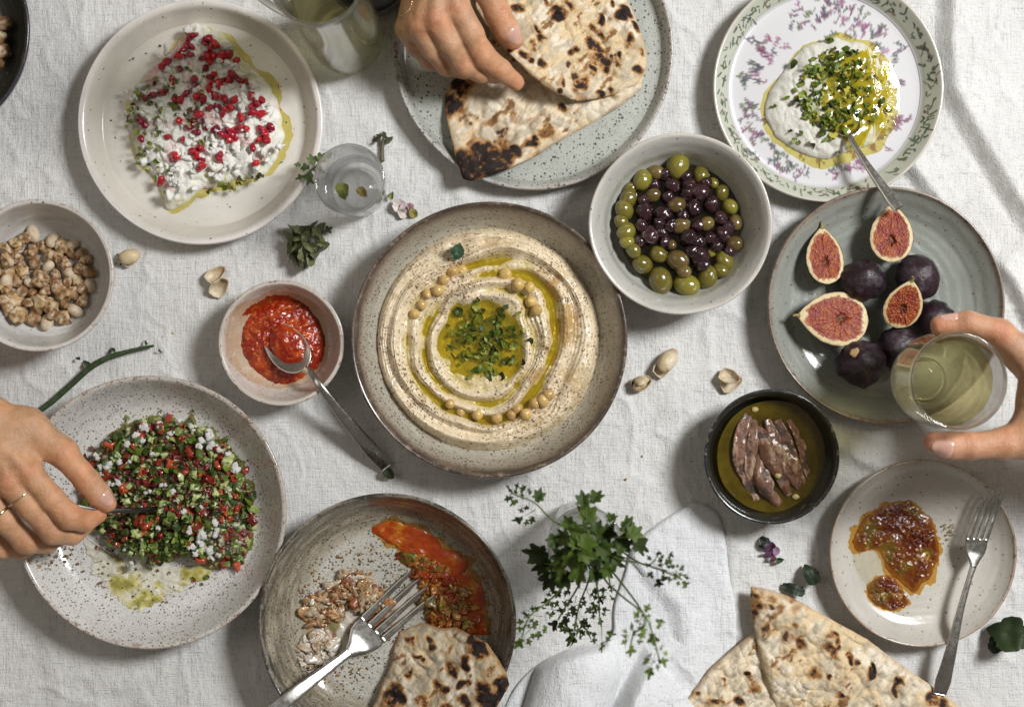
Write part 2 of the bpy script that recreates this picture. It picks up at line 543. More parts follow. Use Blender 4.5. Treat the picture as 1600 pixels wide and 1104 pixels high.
def cloth_z(x, y):
    z = 0.0017 * fbm(x * 9, y * 9, octv=3, seed=5) + 0.0008 * fbm(x * 42 + y * 9, y * 42, octv=3, seed=9)
    rid = 1 - np.abs(fbm(x * 14 + 3, y * 14 - 2, octv=3, seed=21)) * 3.2
    z = z + 0.0016 * np.clip(rid, 0, 1) ** 3
    rid2 = 1 - np.abs(fbm(x * 20 + y * 8 + 1, y * 13 - x * 6 + 7, octv=2, seed=23)) * 4.5
    z = z + 0.0011 * np.clip(rid2, 0, 1) ** 2
    for l, h, a, b in FOLDS_W:
        s, t = poly_sd(x, y, l)
        s = -s
        prof = sstep(-a, 0.25 * a, s) * np.exp(-np.clip(s, 0, None) / b)
        z = z + h * prof * sstep(0, 0.18, t) * sstep(0, 0.18, 1 - t)
    right = sstep(0.40, 0.56, x) * sstep(0.02, 0.25, y)
    z = z + right * 0.0035 * fbm(x * 22 + y * 12, y * 16 - x * 10, octv=3, seed=33)
    low = sstep(0.25, 0.40, x) * sstep(-0.02, -0.10, y) * sstep(-0.40, -0.12, y)
    z = z + low * 0.0022 * (1 - 2 * np.abs(fbm(x * 26 + y * 14, y * 30, octv=2, seed=35)))
    return z

def dense(a, b, step, far, n):
    return np.concatenate([np.linspace(-far, a, n, endpoint=False), np.arange(a, b, step), np.linspace(b, far, n)])
gx = dense(-0.54, 0.54, 0.0021, 1.1, 40); gy = dense(-0.40, 0.40, 0.0021, 0.85, 40)
X, Y = np.meshgrid(gx, gy, indexing='ij')
Z = cloth_z(X, Y) - 0.0020
me = mesh('tablecloth', np.stack([X, Y, Z], -1).reshape(-1, 3), grid_quads(len(gx), len(gy)))

def m_linen(name, c, weave=1.0):
    k = NT(name)
    co = k.coord()
    h1 = k.noise(k.map(co, (1, 0.10, 1)), 900, 3, 0.6)
    h2 = k.noise(k.map(co, (0.10, 1, 1)), 900, 3, 0.6)
    sl1 = k.noise(k.map(co, (1, 0.06, 1)), 560, 4, 0.65)
    sl2 = k.noise(k.map(co, (0.06, 1, 1)), 560, 4, 0.65)
    fz = k.noise(co, 1500, 3, 0.7)
    big = k.noise(co, 11, 4, 0.55)
    mid = k.noise(k.map(co, (1, 0.6, 1), (0, 0, 0.6)), 95, 5, 0.65)
    th = k.math('ADD', k.math('MULTIPLY', k.math('ADD', h1, h2), 0.5), k.math('MULTIPLY', k.math('ADD', sl1, sl2), 0.55))
    cc = k.ramp(th, [(0.70, tuple(x * 0.64 for x in c)), (1.12, tuple(min(1, x * 1.10) for x in c)), (1.4, tuple(min(1, x * 1.16) for x in c))])
    cc = k.mix(1.0, cc, k.ramp(big, [(0.3, 0.93), (0.7, 1.05)]), 'MULTIPLY')
    hh = k.math('ADD', k.math('MULTIPLY', th, 0.9), k.math('ADD', k.math('MULTIPLY', fz, 0.35), k.math('MULTIPLY', mid, 1.7)))
    k.set(Base_Color=cc, Roughness=0.92, Sheen_Weight=0.15, Specular_IOR_Level=0.2, Normal=k.bump(hh, 0.85 * weave, 0.0018))
    return k.m
LINEN = m_linen('linen', (0.63, 0.62, 0.60))
o = obj('tablecloth', me, LINEN)
o['kind'] = 'structure'
o['label'] = 'pale grey linen tablecloth with creases under all the dishes'

# ================================================================== dishes
D = {}
def dish(key, name, label, cat, px, py, Rpx, H, inner, th=0.0042, mat=None, wob=0.006, seg=200, n=110, seed=0, foot=None, colf=None, group=None):
    c = P(px, py, H); R = W(Rpx, H)
    inn = [(a * R, b * H) for a, b in inner]
    fr = foot if foot else 0.62
    zf = inn[-1][1] - th
    out = [(0, max(0.0012, zf)), (fr * 0.7 * R, max(0.0012, zf)), (fr * 0.88 * R, 0.0), (fr * 0.95 * R, 0.0), (fr * 1.0 * R, 0.0025)]
    mid = []
    for a, b in reversed(inn):
        if a > fr * R * 1.03:
            mid.append((min(a + th * 0.55, R * 0.998), max(b - th * 1.1, 0.0035)))
    prof = out + mid[:-1] + [(R, H - th * 0.75), (R * 0.998, H - th * 0.12), (R - th * 0.45, H)] + inn[1:]
    v, q, col = lathe(prof, seg, n, wob, seed, colf)
    me = mesh(name, v, q, col=col)
    o = obj(name, me, mat, loc=(c[0], c[1], 0))
    tag(o, label, cat, group)
    ra = np.array([a for a, b in inn][::-1]); za = np.array([b for a, b in inn][::-1])
    cc, rr = catmull(np.stack([ra, za], 1), 200), None
    D[key] = dict(c=c[:2], R=R, H=H, z=lambda r, A=cc: np.interp(r, A[:, 0], A[:, 1]), o=o)
    return o
def dz(key, x, y):
    d = D[key]
    return d['z'](np.hypot(np.asarray(x) - d['c'][0], np.asarray(y) - d['c'][1]))

# cream dinner plate
dish('cheese', 'dinner_plate', 'cream stoneware dinner plate with upright lip under the white cheese salad', 'plate', 312.5, 190, 191.5, 0.026,
     [(0.975, 1.0), (0.945, 0.93), (0.905, 0.62), (0.855, 0.34), (0.80, 0.25), (0.5, 0.23), (0, 0.23)], seed=1, foot=0.66,
     mat=m_ceramic('cream_glaze', W(191.5, .026), [(0.0, (0.70, 0.67, 0.60)), (0.78, (0.68, 0.65, 0.58)), (0.86, (0.60, 0.56, 0.49)), (0.955, (0.64, 0.60, 0.54)), (0.985, (0.72, 0.67, 0.63))], dens=0.03, sscale=420, rough=0.22, rings=0.12))
# speckled bread plate
dish('bread', 'serving_plate', 'large grey green speckled plate under the charred flatbreads', 'plate', 834, 78, 219, 0.020,
     [(0.985, 1.0), (0.965, 0.85), (0.935, 0.5), (0.89, 0.34), (0.6, 0.31), (0, 0.31)], seed=2, foot=0.7,
     mat=m_ceramic('speckled_glaze', W(219, .02), [(0.0, (0.455, 0.465, 0.415)), (0.88, (0.435, 0.445, 0.40)), (0.94, (0.38, 0.385, 0.345)), (0.975, (0.52, 0.52, 0.49)), (1.0, (0.42, 0.36, 0.31))],
                   speck=(0.04, 0.04, 0.04), dens=0.62, sscale=330, rough=0.28, rimspot=(0.16, 0.11, 0.08), rings=0.1))
# olive bowl
dish('olive', 'olive_bowl', 'deep pale grey stoneware bowl holding the olives', 'bowl', 1063.5, 350, 142, 0.056,
     [(0.975, 1.0), (0.945, 0.97), (0.88, 0.83), (0.82, 0.66), (0.76, 0.42), (0.66, 0.24), (0.45, 0.16), (0, 0.14)], wob=0.016, seed=3, foot=0.52,
     mat=m_ceramic('pale_grey_glaze', W(142, .056), [(0.0, (0.42, 0.42, 0.38)), (0.75, (0.46, 0.46, 0.42)), (0.88, (0.50, 0.49, 0.45)), (0.95, (0.53, 0.51, 0.47)), (1.0, (0.56, 0.52, 0.46))],
                   dens=0.05, sscale=360, rough=0.25, rings=0.25, blotch=(0.36, 0.32, 0.26), bl_amt=0.35))
# fig plate
dish('fig', 'fig_plate', 'shallow grey green plate with brown rim holding the figs', 'plate', 1385, 476, 185, 0.032,
     [(0.985, 1.0), (0.96, 0.88), (0.90, 0.66), (0.82, 0.42), (0.72, 0.28), (0.4, 0.22), (0, 0.21)], wob=0.008, seed=4, foot=0.6,
     mat=m_ceramic('grey_green_glaze', W(185, .032), [(0.0, (0.225, 0.245, 0.210)), (0.6, (0.24, 0.26, 0.225)), (0.85, (0.275, 0.29, 0.255)), (0.965, (0.31, 0.315, 0.275)), (0.978, (0.36, 0.30, 0.25)), (1.0, (0.20, 0.13, 0.09))],
                   speck=(0.12, 0.06, 0.035), dens=0.09, sscale=360, rough=0.20, rimspot=(0.10, 0.055, 0.04), rings=0.35, blotch=(0.20, 0.18, 0.16), bl_amt=0.35))
# hummus bowl
dish('hummus', 'hummus_bowl', 'wide stoneware bowl with dark brown rim full of swirled hummus', 'bowl', 765, 530, 216, 0.050,
     [(0.985, 1.0), (0.965, 0.95), (0.92, 0.72), (0.87, 0.48), (0.80, 0.27), (0.7, 0.2), (0, 0.19)], wob=0.006, seg=260, seed=5, foot=0.6,
     mat=m_ceramic('brown_rim_glaze', W(216, .05), [(0.0, (0.44, 0.42, 0.34)), (0.80, (0.47, 0.45, 0.375)), (0.88, (0.45, 0.43, 0.355)), (0.925, (0.36, 0.33, 0.27)), (0.948, (0.17, 0.135, 0.10)), (0.960, (0.045, 0.034, 0.030))],
                   speck=(0.085, 0.045, 0.03), dens=0.95, sscale=360, rough=0.26, rimspot=(0.26, 0.20, 0.15), rings=0.3, blotch=(0.30, 0.225, 0.16), bl_amt=0.5,
                   dens_in=[(0.6, 0.5), (0.88, 0.9), (0.95, 1.3)]))
# nut bowl
dish('nut', 'nut_bowl', 'deep whitish bowl of shelled nuts at the left edge', 'bowl', 58, 430, 119.5, 0.055,
     [(0.97, 1.0), (0.94, 0.97), (0.90, 0.80), (0.84, 0.5), (0.74, 0.26), (0.5, 0.15), (0, 0.13)], wob=0.008, seed=6, foot=0.55,
     mat=m_ceramic('whitish_glaze', W(119.5, .055), [(0.0, (0.62, 0.615, 0.59)), (0.7, (0.64, 0.635, 0.61)), (0.92, (0.58, 0.57, 0.54)), (0.955, (0.68, 0.65, 0.61)), (1.0, (0.56, 0.50, 0.45))],
                   dens=0.05, sscale=380, rough=0.3, rimspot=(0.38, 0.27, 0.22), rings=0.45, blotch=(0.40, 0.36, 0.34), bl_amt=0.4))
# pepper paste bowl
dish('paste', 'sauce_bowl', 'small pinkish white bowl with brown speckled rim holding red pepper paste', 'bowl', 439, 536, 98, 0.040,
     [(0.965, 1.0), (0.93, 0.96), (0.85, 0.68), (0.74, 0.38), (0.6, 0.22), (0.4, 0.17), (0, 0.16)], wob=0.008, seed=7, foot=0.5,
     mat=m_ceramic('pinkish_glaze', W(98, .04), [(0.0, (0.56, 0.51, 0.45)), (0.7, (0.58, 0.535, 0.475)), (0.93, (0.56, 0.515, 0.455)), (0.97, (0.60, 0.555, 0.50)), (1.0, (0.50, 0.43, 0.36))],
                   speck=(0.30, 0.17, 0.10), dens=0.22, sscale=420, rough=0.27, rimspot=(0.20, 0.12, 0.07), rings=0.2, blotch=(0.46, 0.34, 0.26), bl_amt=0.4))
# salad bowl
dish('salad', 'salad_bowl', 'wide white speckled bowl with brown flecked rim under the chopped salad', 'bowl', 233, 800, 213.5, 0.044,
     [(0.98, 1.0), (0.96, 0.95), (0.90, 0.68), (0.82, 0.42), (0.72, 0.27), (0.5, 0.2), (0, 0.19)], wob=0.006, seg=260, seed=8, foot=0.58,
     mat=m_ceramic('white_speckled_glaze', W(213.5, .044), [(0.0, (0.65, 0.64, 0.61)), (0.8, (0.66, 0.65, 0.62)), (0.955, (0.63, 0.62, 0.59)), (0.985, (0.56, 0.52, 0.47)), (1.0, (0.45, 0.38, 0.32))],
                   speck=(0.13, 0.08, 0.05), dens=0.75, sscale=430, rough=0.22, rimspot=(0.24, 0.14, 0.085), rings=0.25, blotch=(0.45, 0.40, 0.37), bl_amt=0.3))
# used bowl
dish('used', 'used_bowl', 'grey brown bowl with dark rim holding sauce scraps and a fork', 'bowl', 604, 973, 202, 0.050,
     [(0.985, 1.0), (0.965, 0.95), (0.92, 0.70), (0.85, 0.42), (0.77, 0.25), (0.68, 0.19), (0.4, 0.17), (0, 0.17)], wob=0.007, seg=260, seed=9, foot=0.58,
     mat=m_ceramic('dark_rim_glaze', W(202, .05), [(0.0, (0.53, 0.52, 0.47)), (0.66, (0.53, 0.515, 0.46)), (0.72, (0.34, 0.305, 0.235)), (0.79, (0.22, 0.19, 0.14)), (0.93, (0.145, 0.125, 0.09)), (0.957, (0.04, 0.035, 0.032))],
                   speck=(0.06, 0.05, 0.045), dens=0.95, sscale=380, rough=0.2, rimspot=(0.30, 0.27, 0.22), rings=0.5, blotch=(0.48, 0.42, 0.31), bl_amt=0.75))
# anchovy bowl
dish('anchovy', 'anchovy_bowl', 'small black glazed bowl of anchovies in oil', 'bowl', 1206, 713, 105.5, 0.046,
     [(0.97, 1.0), (0.94, 0.97), (0.905, 0.85), (0.87, 0.6), (0.80, 0.36), (0.6, 0.17), (0, 0.14)], wob=0.008, seed=10, foot=0.55,
     mat=m_ceramic('black_glaze', W(105.5, .046), [(0.0, (0.020, 0.021, 0.019)), (0.9, (0.022, 0.024, 0.022)), (1.0, (0.014, 0.014, 0.013))], speck=(0.10, 0.09, 0.08), dens=0.06, sscale=420, rough=0.24, rimspot=(0.16, 0.14, 0.12), rings=0.3))
# small plate
dish('small', 'side_plate', 'small cream plate with smeared relish and a fork across it', 'plate', 1442.5, 864, 146.5, 0.024,
     [(0.985, 1.0), (0.96, 0.88), (0.90, 0.62), (0.80, 0.36), (0.66, 0.24), (0.4, 0.2), (0, 0.2)], wob=0.007, seed=12, foot=0.58,
     mat=m_ceramic('cream_brown_rim_glaze', W(146.5, .024), [(0.0, (0.50, 0.475, 0.42)), (0.7, (0.52, 0.49, 0.435)), (0.955, (0.50, 0.47, 0.42)), (0.975, (0.56, 0.52, 0.46)), (0.988, (0.38, 0.30, 0.22)), (1.0, (0.28, 0.20, 0.14))],
                   speck=(0.16, 0.11, 0.06), dens=0.10, sscale=420, rough=0.2, rimspot=(0.18, 0.11, 0.07), rings=0.25))
# dark bowl at the upper left corner
dish('corner', 'dark_bowl', 'large dark bowl with purplish black rim cut by the upper left corner', 'bowl', -131, 46, 176, 0.06,
     [(0.975, 1.0), (0.955, 0.94), (0.91, 0.70), (0.84, 0.4), (0.72, 0.2), (0.5, 0.13), (0, 0.12)], wob=0.004, seed=13, foot=0.55,
     mat=m_ceramic('dark_olive_glaze', W(176, .06), [(0.0, (0.06, 0.058, 0.045)), (0.85, (0.058, 0.055, 0.042)), (0.96, (0.040, 0.036, 0.034)), (1.0, (0.035, 0.028, 0.042))], speck=(0.3, 0.26, 0.2), dens=0.05, sscale=400, rough=0.25, rings=0.3))
# dark cup behind the carafe
dish('cup', 'dark_cup', 'small dark cup between the glass carafe and the hand', 'cup', 576, -46, 70, 0.05,
     [(0.96, 1.0), (0.92, 0.95), (0.88, 0.7), (0.8, 0.4), (0.6, 0.2), (0, 0.16)], wob=0.006, seg=96, seed=14, foot=0.6,
     mat=m_ceramic('brown_black_glaze', W(70, .05), [(0.0, (0.035, 0.03, 0.025)), (1.0, (0.03, 0.026, 0.022))], dens=0.03, rough=0.3))

# floral plate: painted strokes are flat print, so they are colours on the glaze
FR = W(180.5, 0.024)
def floral(v):
    x, y, z = v[:, 0] / FR, v[:, 1] / FR, v[:, 2]
    r = np.hypot(x, y); th = np.arctan2(y, x)
    c = np.tile(np.array([0.58, 0.57, 0.575]), (len(v), 1))
    band = sstep(0.845, 0.862, r + 0.004 * vnoise(np.cos(th) * 3, np.sin(th) * 3))
    c = mixc(c, (0.47, 0.485, 0.40), band)
    c = mixc(c, (0.52, 0.49, 0.42), sstep(0.962, 0.972, r))
    top = z > 0.004
    rg = np.random.default_rng(5)
    def stroke(ax, ay, bx, by, w, col, a=0.9):
        nonlocal c
        m = (np.abs(x - (ax + bx) / 2) < 0.08) & (np.abs(y - (ay + by) / 2) < 0.08) & top
        if not m.any(): return
        dx, dy = bx - ax, by - ay
        t = np.clip(((x[m] - ax) * dx + (y[m] - ay) * dy) / (dx * dx + dy * dy + 1e-9), 0, 1)
        d = np.hypot(x[m] - ax - t * dx, y[m] - ay - t * dy)
        c[m] = mixc(c[m], col, a * (1 - sstep(w * 0.55, w, d)))
    purple = [(0.17, 0.035, 0.10), (0.25, 0.06, 0.15), (0.10, 0.04, 0.10), (0.32, 0.13, 0.23)]
    green = [(0.06, 0.085, 0.06), (0.12, 0.15, 0.07), (0.05, 0.07, 0.085)]
    # sprays in the well: (angle in degrees, radius, spread, count, purple share)
    for ang, rr, sp, n0, pf in [(82, 0.74, 0.13, 75, .7), (105, 0.66, 0.10, 50, .75), (66, 0.63, 0.12, 60, .65), (50, 0.70, 0.10, 35, .5), (146, 0.64, 0.13, 60, .65), (170, 0.66, 0.12, 60, .25),
                               (28, 0.60, 0.12, 50, .5), (8, 0.62, 0.09, 30, .2), (-28, 0.64, 0.11, 60, .7), (-45, 0.62, 0.09, 40, .7), (-68, 0.68, 0.09, 35, .6), (-82, 0.66, 0.10, 40, .7),
                               (-105, 0.72, 0.09, 35, .6), (-130, 0.74, 0.12, 60, .2), (-148, 0.70, 0.10, 40, .3), (-165, 0.66, 0.10, 50, .15)]:
        cx, cy_ = rr * math.cos(math.radians(ang)), rr * math.sin(math.radians(ang))
        for i in range(int(n0 * 0.22)):
            ax = cx + rg.normal() * sp * 0.62; ay = cy_ + rg.normal() * sp * 0.5
            q = rg.uniform(0, 2 * PI); bend = rg.normal() * 0.5; L = rg.uniform(0.05, 0.11)
            pcol = purple[rg.integers(4)] if rg.random() < pf else green[rg.integers(3)]
            px_, py_ = ax, ay
            for m in range(4):                       # a curved stalk carrying short petals
                qx, qy = px_ + L / 4 * math.cos(q), py_ + L / 4 * math.sin(q)
                stroke(px_, py_, qx, qy, 0.006, green[rg.integers(3)] if rg.random() < .6 else pcol, .85)
                for sd in (-1, 1):
                    if rg.random() < 0.72:
                        w_ = q + sd * rg.uniform(.6, 1.3); l_ = rg.uniform(.012, .030)
                        stroke(qx + .004 * math.cos(w_), qy + .004 * math.sin(w_), qx + l_ * math.cos(w_), qy + l_ * math.sin(w_), rg.uniform(.008, .015), pcol if rg.random() < .8 else purple[rg.integers(4)], .72)
                q += bend * .5; px_, py_ = qx, qy
    # leaves and twigs on the rim band
    for i in range(330):
        a = rg.uniform(0, 2 * PI); rr = rg.uniform(0.875, 0.95)
        q = a + PI / 2 + rg.normal() * 0.8; L = rg.uniform(0.012, 0.05)
        ax, ay = rr * math.cos(a), rr * math.sin(a)
        col = [(0.055, 0.08, 0.05), (0.10, 0.12, 0.06), (0.045, 0.06, 0.06), (0.22, 0.11, 0.09)][rg.choice(4, p=[.4, .25, .2, .15])]
        stroke(ax, ay, ax + L * math.cos(q), ay + L * math.sin(q), rg.uniform(0.006, 0.012), col, 0.85)
    for rr, w in ((0.866, 0.004),):
        f = (1 - sstep(w * 0.4, w, np.abs(r - rr - 0.003 * vnoise(th * 6, th * 0)))) * top
        c = mixc(c, (0.30, 0.30, 0.24), f * 0.6)
    return c
pm = NT('floral_glaze')
_vc = pm.new('ShaderNodeVertexColor', layer_name='Col').outputs['Color']
pm.set(Base_Color=_vc, Roughness=0.2, Coat_Weight=0.4, Coat_Roughness=0.1)
dish('floral', 'floral_plate', 'white plate painted with purple sprigs and a pale green leafy border', 'plate', 1295, 136, 180.5, 0.024,
     [(0.985, 1.0), (0.965, 0.94), (0.92, 0.72), (0.865, 0.46), (0.84, 0.34), (0.80, 0.28), (0.5, 0.25), (0.25, 0.25), (0, 0.25)], wob=0.006, seg=760, n=330, seed=11, foot=0.6, mat=pm.m, colf=floral)
# ================================================================== food
def zoom(pts, ox, oy, k):
    return [(ox + a / k, oy + b / k) for a, b in pts]

def leaf_geo(rg, L=1.0, lobes=3, fold=0.25, curl=0.2, nr=3, na=22, deep=0.42, narrow=0.8, seed=0):
    """lobed herb leaf, stalk end at the origin, pointing along +x, about L long"""
    th = np.linspace(-PI, PI, na, endpoint=False)
    ph = rg.uniform(-0.2, 0.2)
    env = 0.5 * (1 - 0.45 * np.abs(np.sin(th / 2)) ** 3)
    rad = env * (1 - deep * (0.5 - 0.5 * np.cos(th * (2 * lobes - 1) + ph)) * (np.abs(th) < 2.6)) + 0.02 * rg.normal(size=na)
    t = np.linspace(0, 1, nr + 1)[1:]
    X = 0.5 + t[:, None] * rad * np.cos(th); Y = t[:, None] * rad * np.sin(th) * narrow
    x = np.concatenate([[0.5], X.ravel()]); y = np.concatenate([[0.0], Y.ravel()])
    z = fold * np.abs(y) - curl * (x - 0.3) ** 2 + 0.07 * vnoise(x * 5 + seed, y * 5, seed=seed)
    k = np.arange(na)
    tr = np.stack([np.zeros(na, int), 1 + k, 1 + (k + 1) % na], 1)
    q = grid_quads(nr, na, wrap_v=True, off=1)
    return np.stack([x, y, z], 1) * L, q, tr

M_HERB = m_food('herb', rough=0.42, sss=0.0, var=0.45, vscale=500, bump=0.4, bscale=500, spec=0.28)
M_CHEESE = m_food('white_cheese', rough=0.6, sss=0.35, sss_r=(1, 0.9, 0.75), sss_s=0.0025, bump=0.9, bscale=900, bdist=0.0012, var=0.05)
M_SAUCE = m_food('sauce', rough=0.17, sss=0.1, sss_r=(1, 0.3, 0.1), bump=0.35, bscale=300, bdist=0.0012, coat=0.3, var=0.3, vscale=420, spec=0.4)
M_BREAD = m_food('bread', rough=0.72, bump=0.8, bscale=700, bdist=0.0008, var=0.16, vscale=500, spec=0.25)
M_OIL = m_oil('olive_oil', (0.90, 0.82, 0.26), (0.34, 0.28, 0.025), 0.25)
M_OILTHIN = m_oil('oil_film', (0.94, 0.89, 0.52), (0.55, 0.46, 0.12), 0.12)

def herb_bits(name, label, cat, spots, size, cols, z_of, kind='stuff', rg=None, lobes=3, tilt=0.6):
    rg = rg or np.random.default_rng(3)
    mb = MB()
    for i, (x, y) in enumerate(spots):
        L = rg.uniform(*size)
        v, q, t = leaf_geo(rg, L, lobes=lobes, fold=rg.uniform(-0.3, 0.9), curl=rg.uniform(-0.4, 1.3), nr=2, na=14, seed=i, deep=rg.uniform(0.02, 0.38), narrow=rg.uniform(0.35, 1.0))
        v = v - np.array([L / 2, 0, 0])
        v = v @ rotm(rg.normal() * tilt, rg.normal() * tilt, rg.uniform(0, 2 * PI)).T
        z = z_of(x, y)
        c = np.array(cols[rg.integers(len(cols))]) * rg.uniform(0.7, 1.3)
        mb.add(v + np.array([x, y, z + 0.0012 - min(0, v[:, 2].min() * 0.3)]), q, t, c)
    o = obj(name, mb.mesh(name), M_HERB)
    return tag(o, label, cat, kind=kind)

def in_poly(pts, n, rg, poly):
    poly = np.array(poly); lo, hi = poly.min(0), poly.max(0); out = []
    while len(out) < n:
        p = rg.uniform(lo, hi)
        x, y = p; ins = False; j = len(poly) - 1
        for i in range(len(poly)):
            if (poly[i, 1] > y) != (poly[j, 1] > y) and x < (poly[j, 0] - poly[i, 0]) * (y - poly[i, 1]) / (poly[j, 1] - poly[i, 1]) + poly[i, 0]: ins = not ins
            j = i
        if ins: out.append(p)
    return np.array(out)

# ---------------------------------------------------------------- white cheese with pomegranate
K1 = 2.759
cheese_px = zoom([(815, 97), (880, 108), (960, 150), (1010, 215), (1060, 265), (1130, 330), (1175, 400), (1197, 480), (1215, 580), (1180, 680), (1130, 750), (1040, 770), (940, 792), (860, 815), (790, 868), (712, 895),
                  (690, 835), (655, 765), (585, 690), (552, 580), (545, 500), (552, 420), (600, 330), (655, 275), (710, 225), (765, 160)], 0, 0, K1)
zf = float(dz('cheese', D['cheese']['c'][0], D['cheese']['c'][1]))
cp = PP(cheese_px, zf + 0.012)
def cheese_h(x, y, t):
    wx = 0.9 * vnoise(x * 110, y * 110); wy = 0.9 * vnoise(x * 110 + 9, y * 110)
    f1, f2, idv = worley(x * 105 + wx, y * 105 + wy, seed=4)
    g1, g2, idg = worley(x * 230 + wx, y * 230 + wy, seed=8)
    lump = (0.0015 + 0.0045 * idv) * np.clip(1 - (f1 / 0.95) ** 3, 0, 1) + (0.0004 + 0.0014 * idg) * np.clip(1 - (g1 / 0.9) ** 3, 0, 1) + 0.0012 * fbm(x * 260, y * 260, seed=9)
    env = (1 - t ** 6) ** 0.6
    return zf + 0.0005 + env * (0.0090 + 0.0045 * fbm(x * 30, y * 30, seed=2) + lump)
def cheese_c(x, y, t, z):
    c = np.tile(np.array([0.84, 0.82, 0.755]), (len(x), 1))
    n = fbm(x * 70, y * 70, seed=41)
    lowc = sstep(zf + 0.0125, zf + 0.008, z)
    c = mixc(c, (0.60, 0.58, 0.30), 0.65 * lowc * sstep(-0.1, 0.3, n))
    px = x / S + 800; py = 552 - y / S
    left = sstep(300, 215, px + 0.25 * (py - 180)) * sstep(110, 160, py)
    c = mixc(c, (0.30, 0.30, 0.10), 0.55 * left * sstep(-0.05, 0.35, fbm(x * 110, y * 110, seed=44)))
    c = mixc(c, (0.62, 0.20, 0.22), 0.45 * sstep(0.12, 0.45, fbm(x * 60 + 9, y * 60, seed=47)))
    return c
v, q, t, c = patch(cp, 110, 420, cheese_h, cheese_c, edge=0.035, es=9, seed=3, under=lambda x, y, t, z: np.full_like(x, zf + 0.0002))
tag(obj('crumbled_cheese', mesh('crumbled_cheese', v, q, t, c), M_CHEESE), 'mound of crumbled white cheese on the cream dinner plate', 'cheese')
def cheese_top(x, y):
    return float(cheese_h(np.array([x]), np.array([y]), np.array([0.4]))[0])
# oil running out from under the cheese
oc = cp.mean(0)
ol = oc + (cp - oc) * 1.055 + np.array([0.0022, -0.0008])
oz = lambda x, y, t: zf + 0.0003 + 0.0009 * (1 - t ** 6)
v, q, t, _ = patch(ol, 20, 300, oz, edge=0.09, es=7, seed=8)
tag(obj('oil_pool', mesh('oil_pool', v, q, t), M_OILTHIN), 'thin yellow oil pool around the white cheese', 'oil', kind='stuff')
# crumbs
rg = np.random.default_rng(21)
crumb_meshes = []
for i in range(4):
    v, q = ellipsoid(8, 10, 1, 0.85, 0.7, 1.1, 1.5, 30 + i)
    crumb_meshes.append(mesh('cheese_crumb', v, q, col=np.tile((0.85, 0.83, 0.77), (len(v), 1))))
spots = in_poly(None, 120, rg, cheese_px)
mb = MB()
for (px, py) in spots:
    if rg.random() < 0.4:
        px, py = px + rg.normal() * 6, py + rg.normal() * 6
    x, y = PP([(px, py)], zf + 0.014)[0]
    s = rg.uniform(0.0014, 0.0046)
    v, q = ellipsoid(9, 12, 1, rg.uniform(.6, 1), rg.uniform(.5, .9), 1.1, 1.5, rg.integers(999))
    mb.add(v * s @ rotm(*rg.uniform(0, 6, 3)).T + np.array([x, y, cheese_top(x, y) + s * 0.3]), q, None, np.array([0.85, 0.83, 0.77]) * rg.uniform(.92, 1.04))
tag(obj('cheese_crumbs', mb.mesh('cheese_crumbs'), M_CHEESE), 'loose white cheese crumbs over the mound on the cream plate', 'cheese crumbs', kind='stuff')
# pomegranate seeds
M_POM = m_plain('pomegranate', (0.26, 0.006, 0.016), rough=0.13, var=0.4, vscale=300, sss=0.25, rnd=0.45, coat=0.5, c2=(0.40, 0.014, 0.032), sss_s=0.0015)
seed_m = []
for i in range(3):
    v, q = ellipsoid(9, 12, 1.2, 0.9, 0.85, 0.55, 1.2, 50 + i)
    v[:, 1:] *= (1 - 0.22 * v[:, :1] / 1.25)
    seed_m.append(mesh('pomegranate_seed', v, q))
pom = zoom([(815, 160), (840, 150), (800, 190), (825, 200), (785, 215), (820, 235), (770, 240), (885, 170), (900, 165), (880, 185), (905, 205), (930, 190), (890, 235), (870, 250), (915, 240), (905, 265), (960, 235), (985, 230), (950, 250), (1015, 262),
            (715, 265), (700, 285), (770, 290), (880, 290), (735, 335), (740, 350), (835, 340), (905, 330), (955, 345), (1000, 320), (985, 345), (1015, 330), (940, 360), (1045, 375), (920, 320), (900, 380), (910, 355), (1060, 350), (1030, 345),
            (840, 375), (800, 400), (780, 430), (625, 425), (655, 410), (850, 415), (925, 410), (955, 420), (880, 430), (1010, 430), (985, 470), (1000, 465), (1085, 410), (1090, 425), (1110, 445), (1130, 430), (1080, 480), (1095, 490), (1085, 460),
            (845, 480), (860, 495), (880, 520), (830, 515), (885, 545), (815, 545), (935, 460), (905, 470), (1035, 495), (1040, 515), (980, 560), (1000, 580), (1010, 560), (990, 600), (1015, 595), (965, 585), (1035, 555), (700, 400), (1130, 490),
            (1135, 565), (1145, 580), (1120, 600), (1150, 605), (1125, 555), (1090, 635), (1165, 545), (720, 590), (785, 600), (860, 635), (830, 650), (845, 670), (865, 690), (870, 715), (855, 730), (940, 680), (750, 665), (755, 680), (1100, 705), (945, 665),
            (605, 520), (625, 540), (610, 600), (690, 780), (770, 520), (750, 430), (960, 490), (930, 560), (1060, 555), (840, 570), (970, 430), (870, 400)], 0, 0, K1)
placed = []
for i, (px, py) in enumerate(pom):
    s = rg.uniform(0.0030, 0.0045)
    x, y = PP([(px, py)], zf + 0.016)[0]
    z = cheese_top(x, y) + s * 0.35
    for (a, b, cz) in placed:
        if math.hypot(a - x, b - y) < 0.0045: z = max(z, cz + 0.0016)
    placed.append((x, y, z))
    o = obj('pomegranate_seed', seed_m[i % 3], M_POM, loc=(x, y, z), rot=tuple(rg.uniform(0, 6, 3)), scale=s)
    tag(o, 'red pomegranate seed on the white cheese ' + where(px, py, 320, 180, 140), 'pomegranate seed', 'pomegranate seeds on the white cheese')
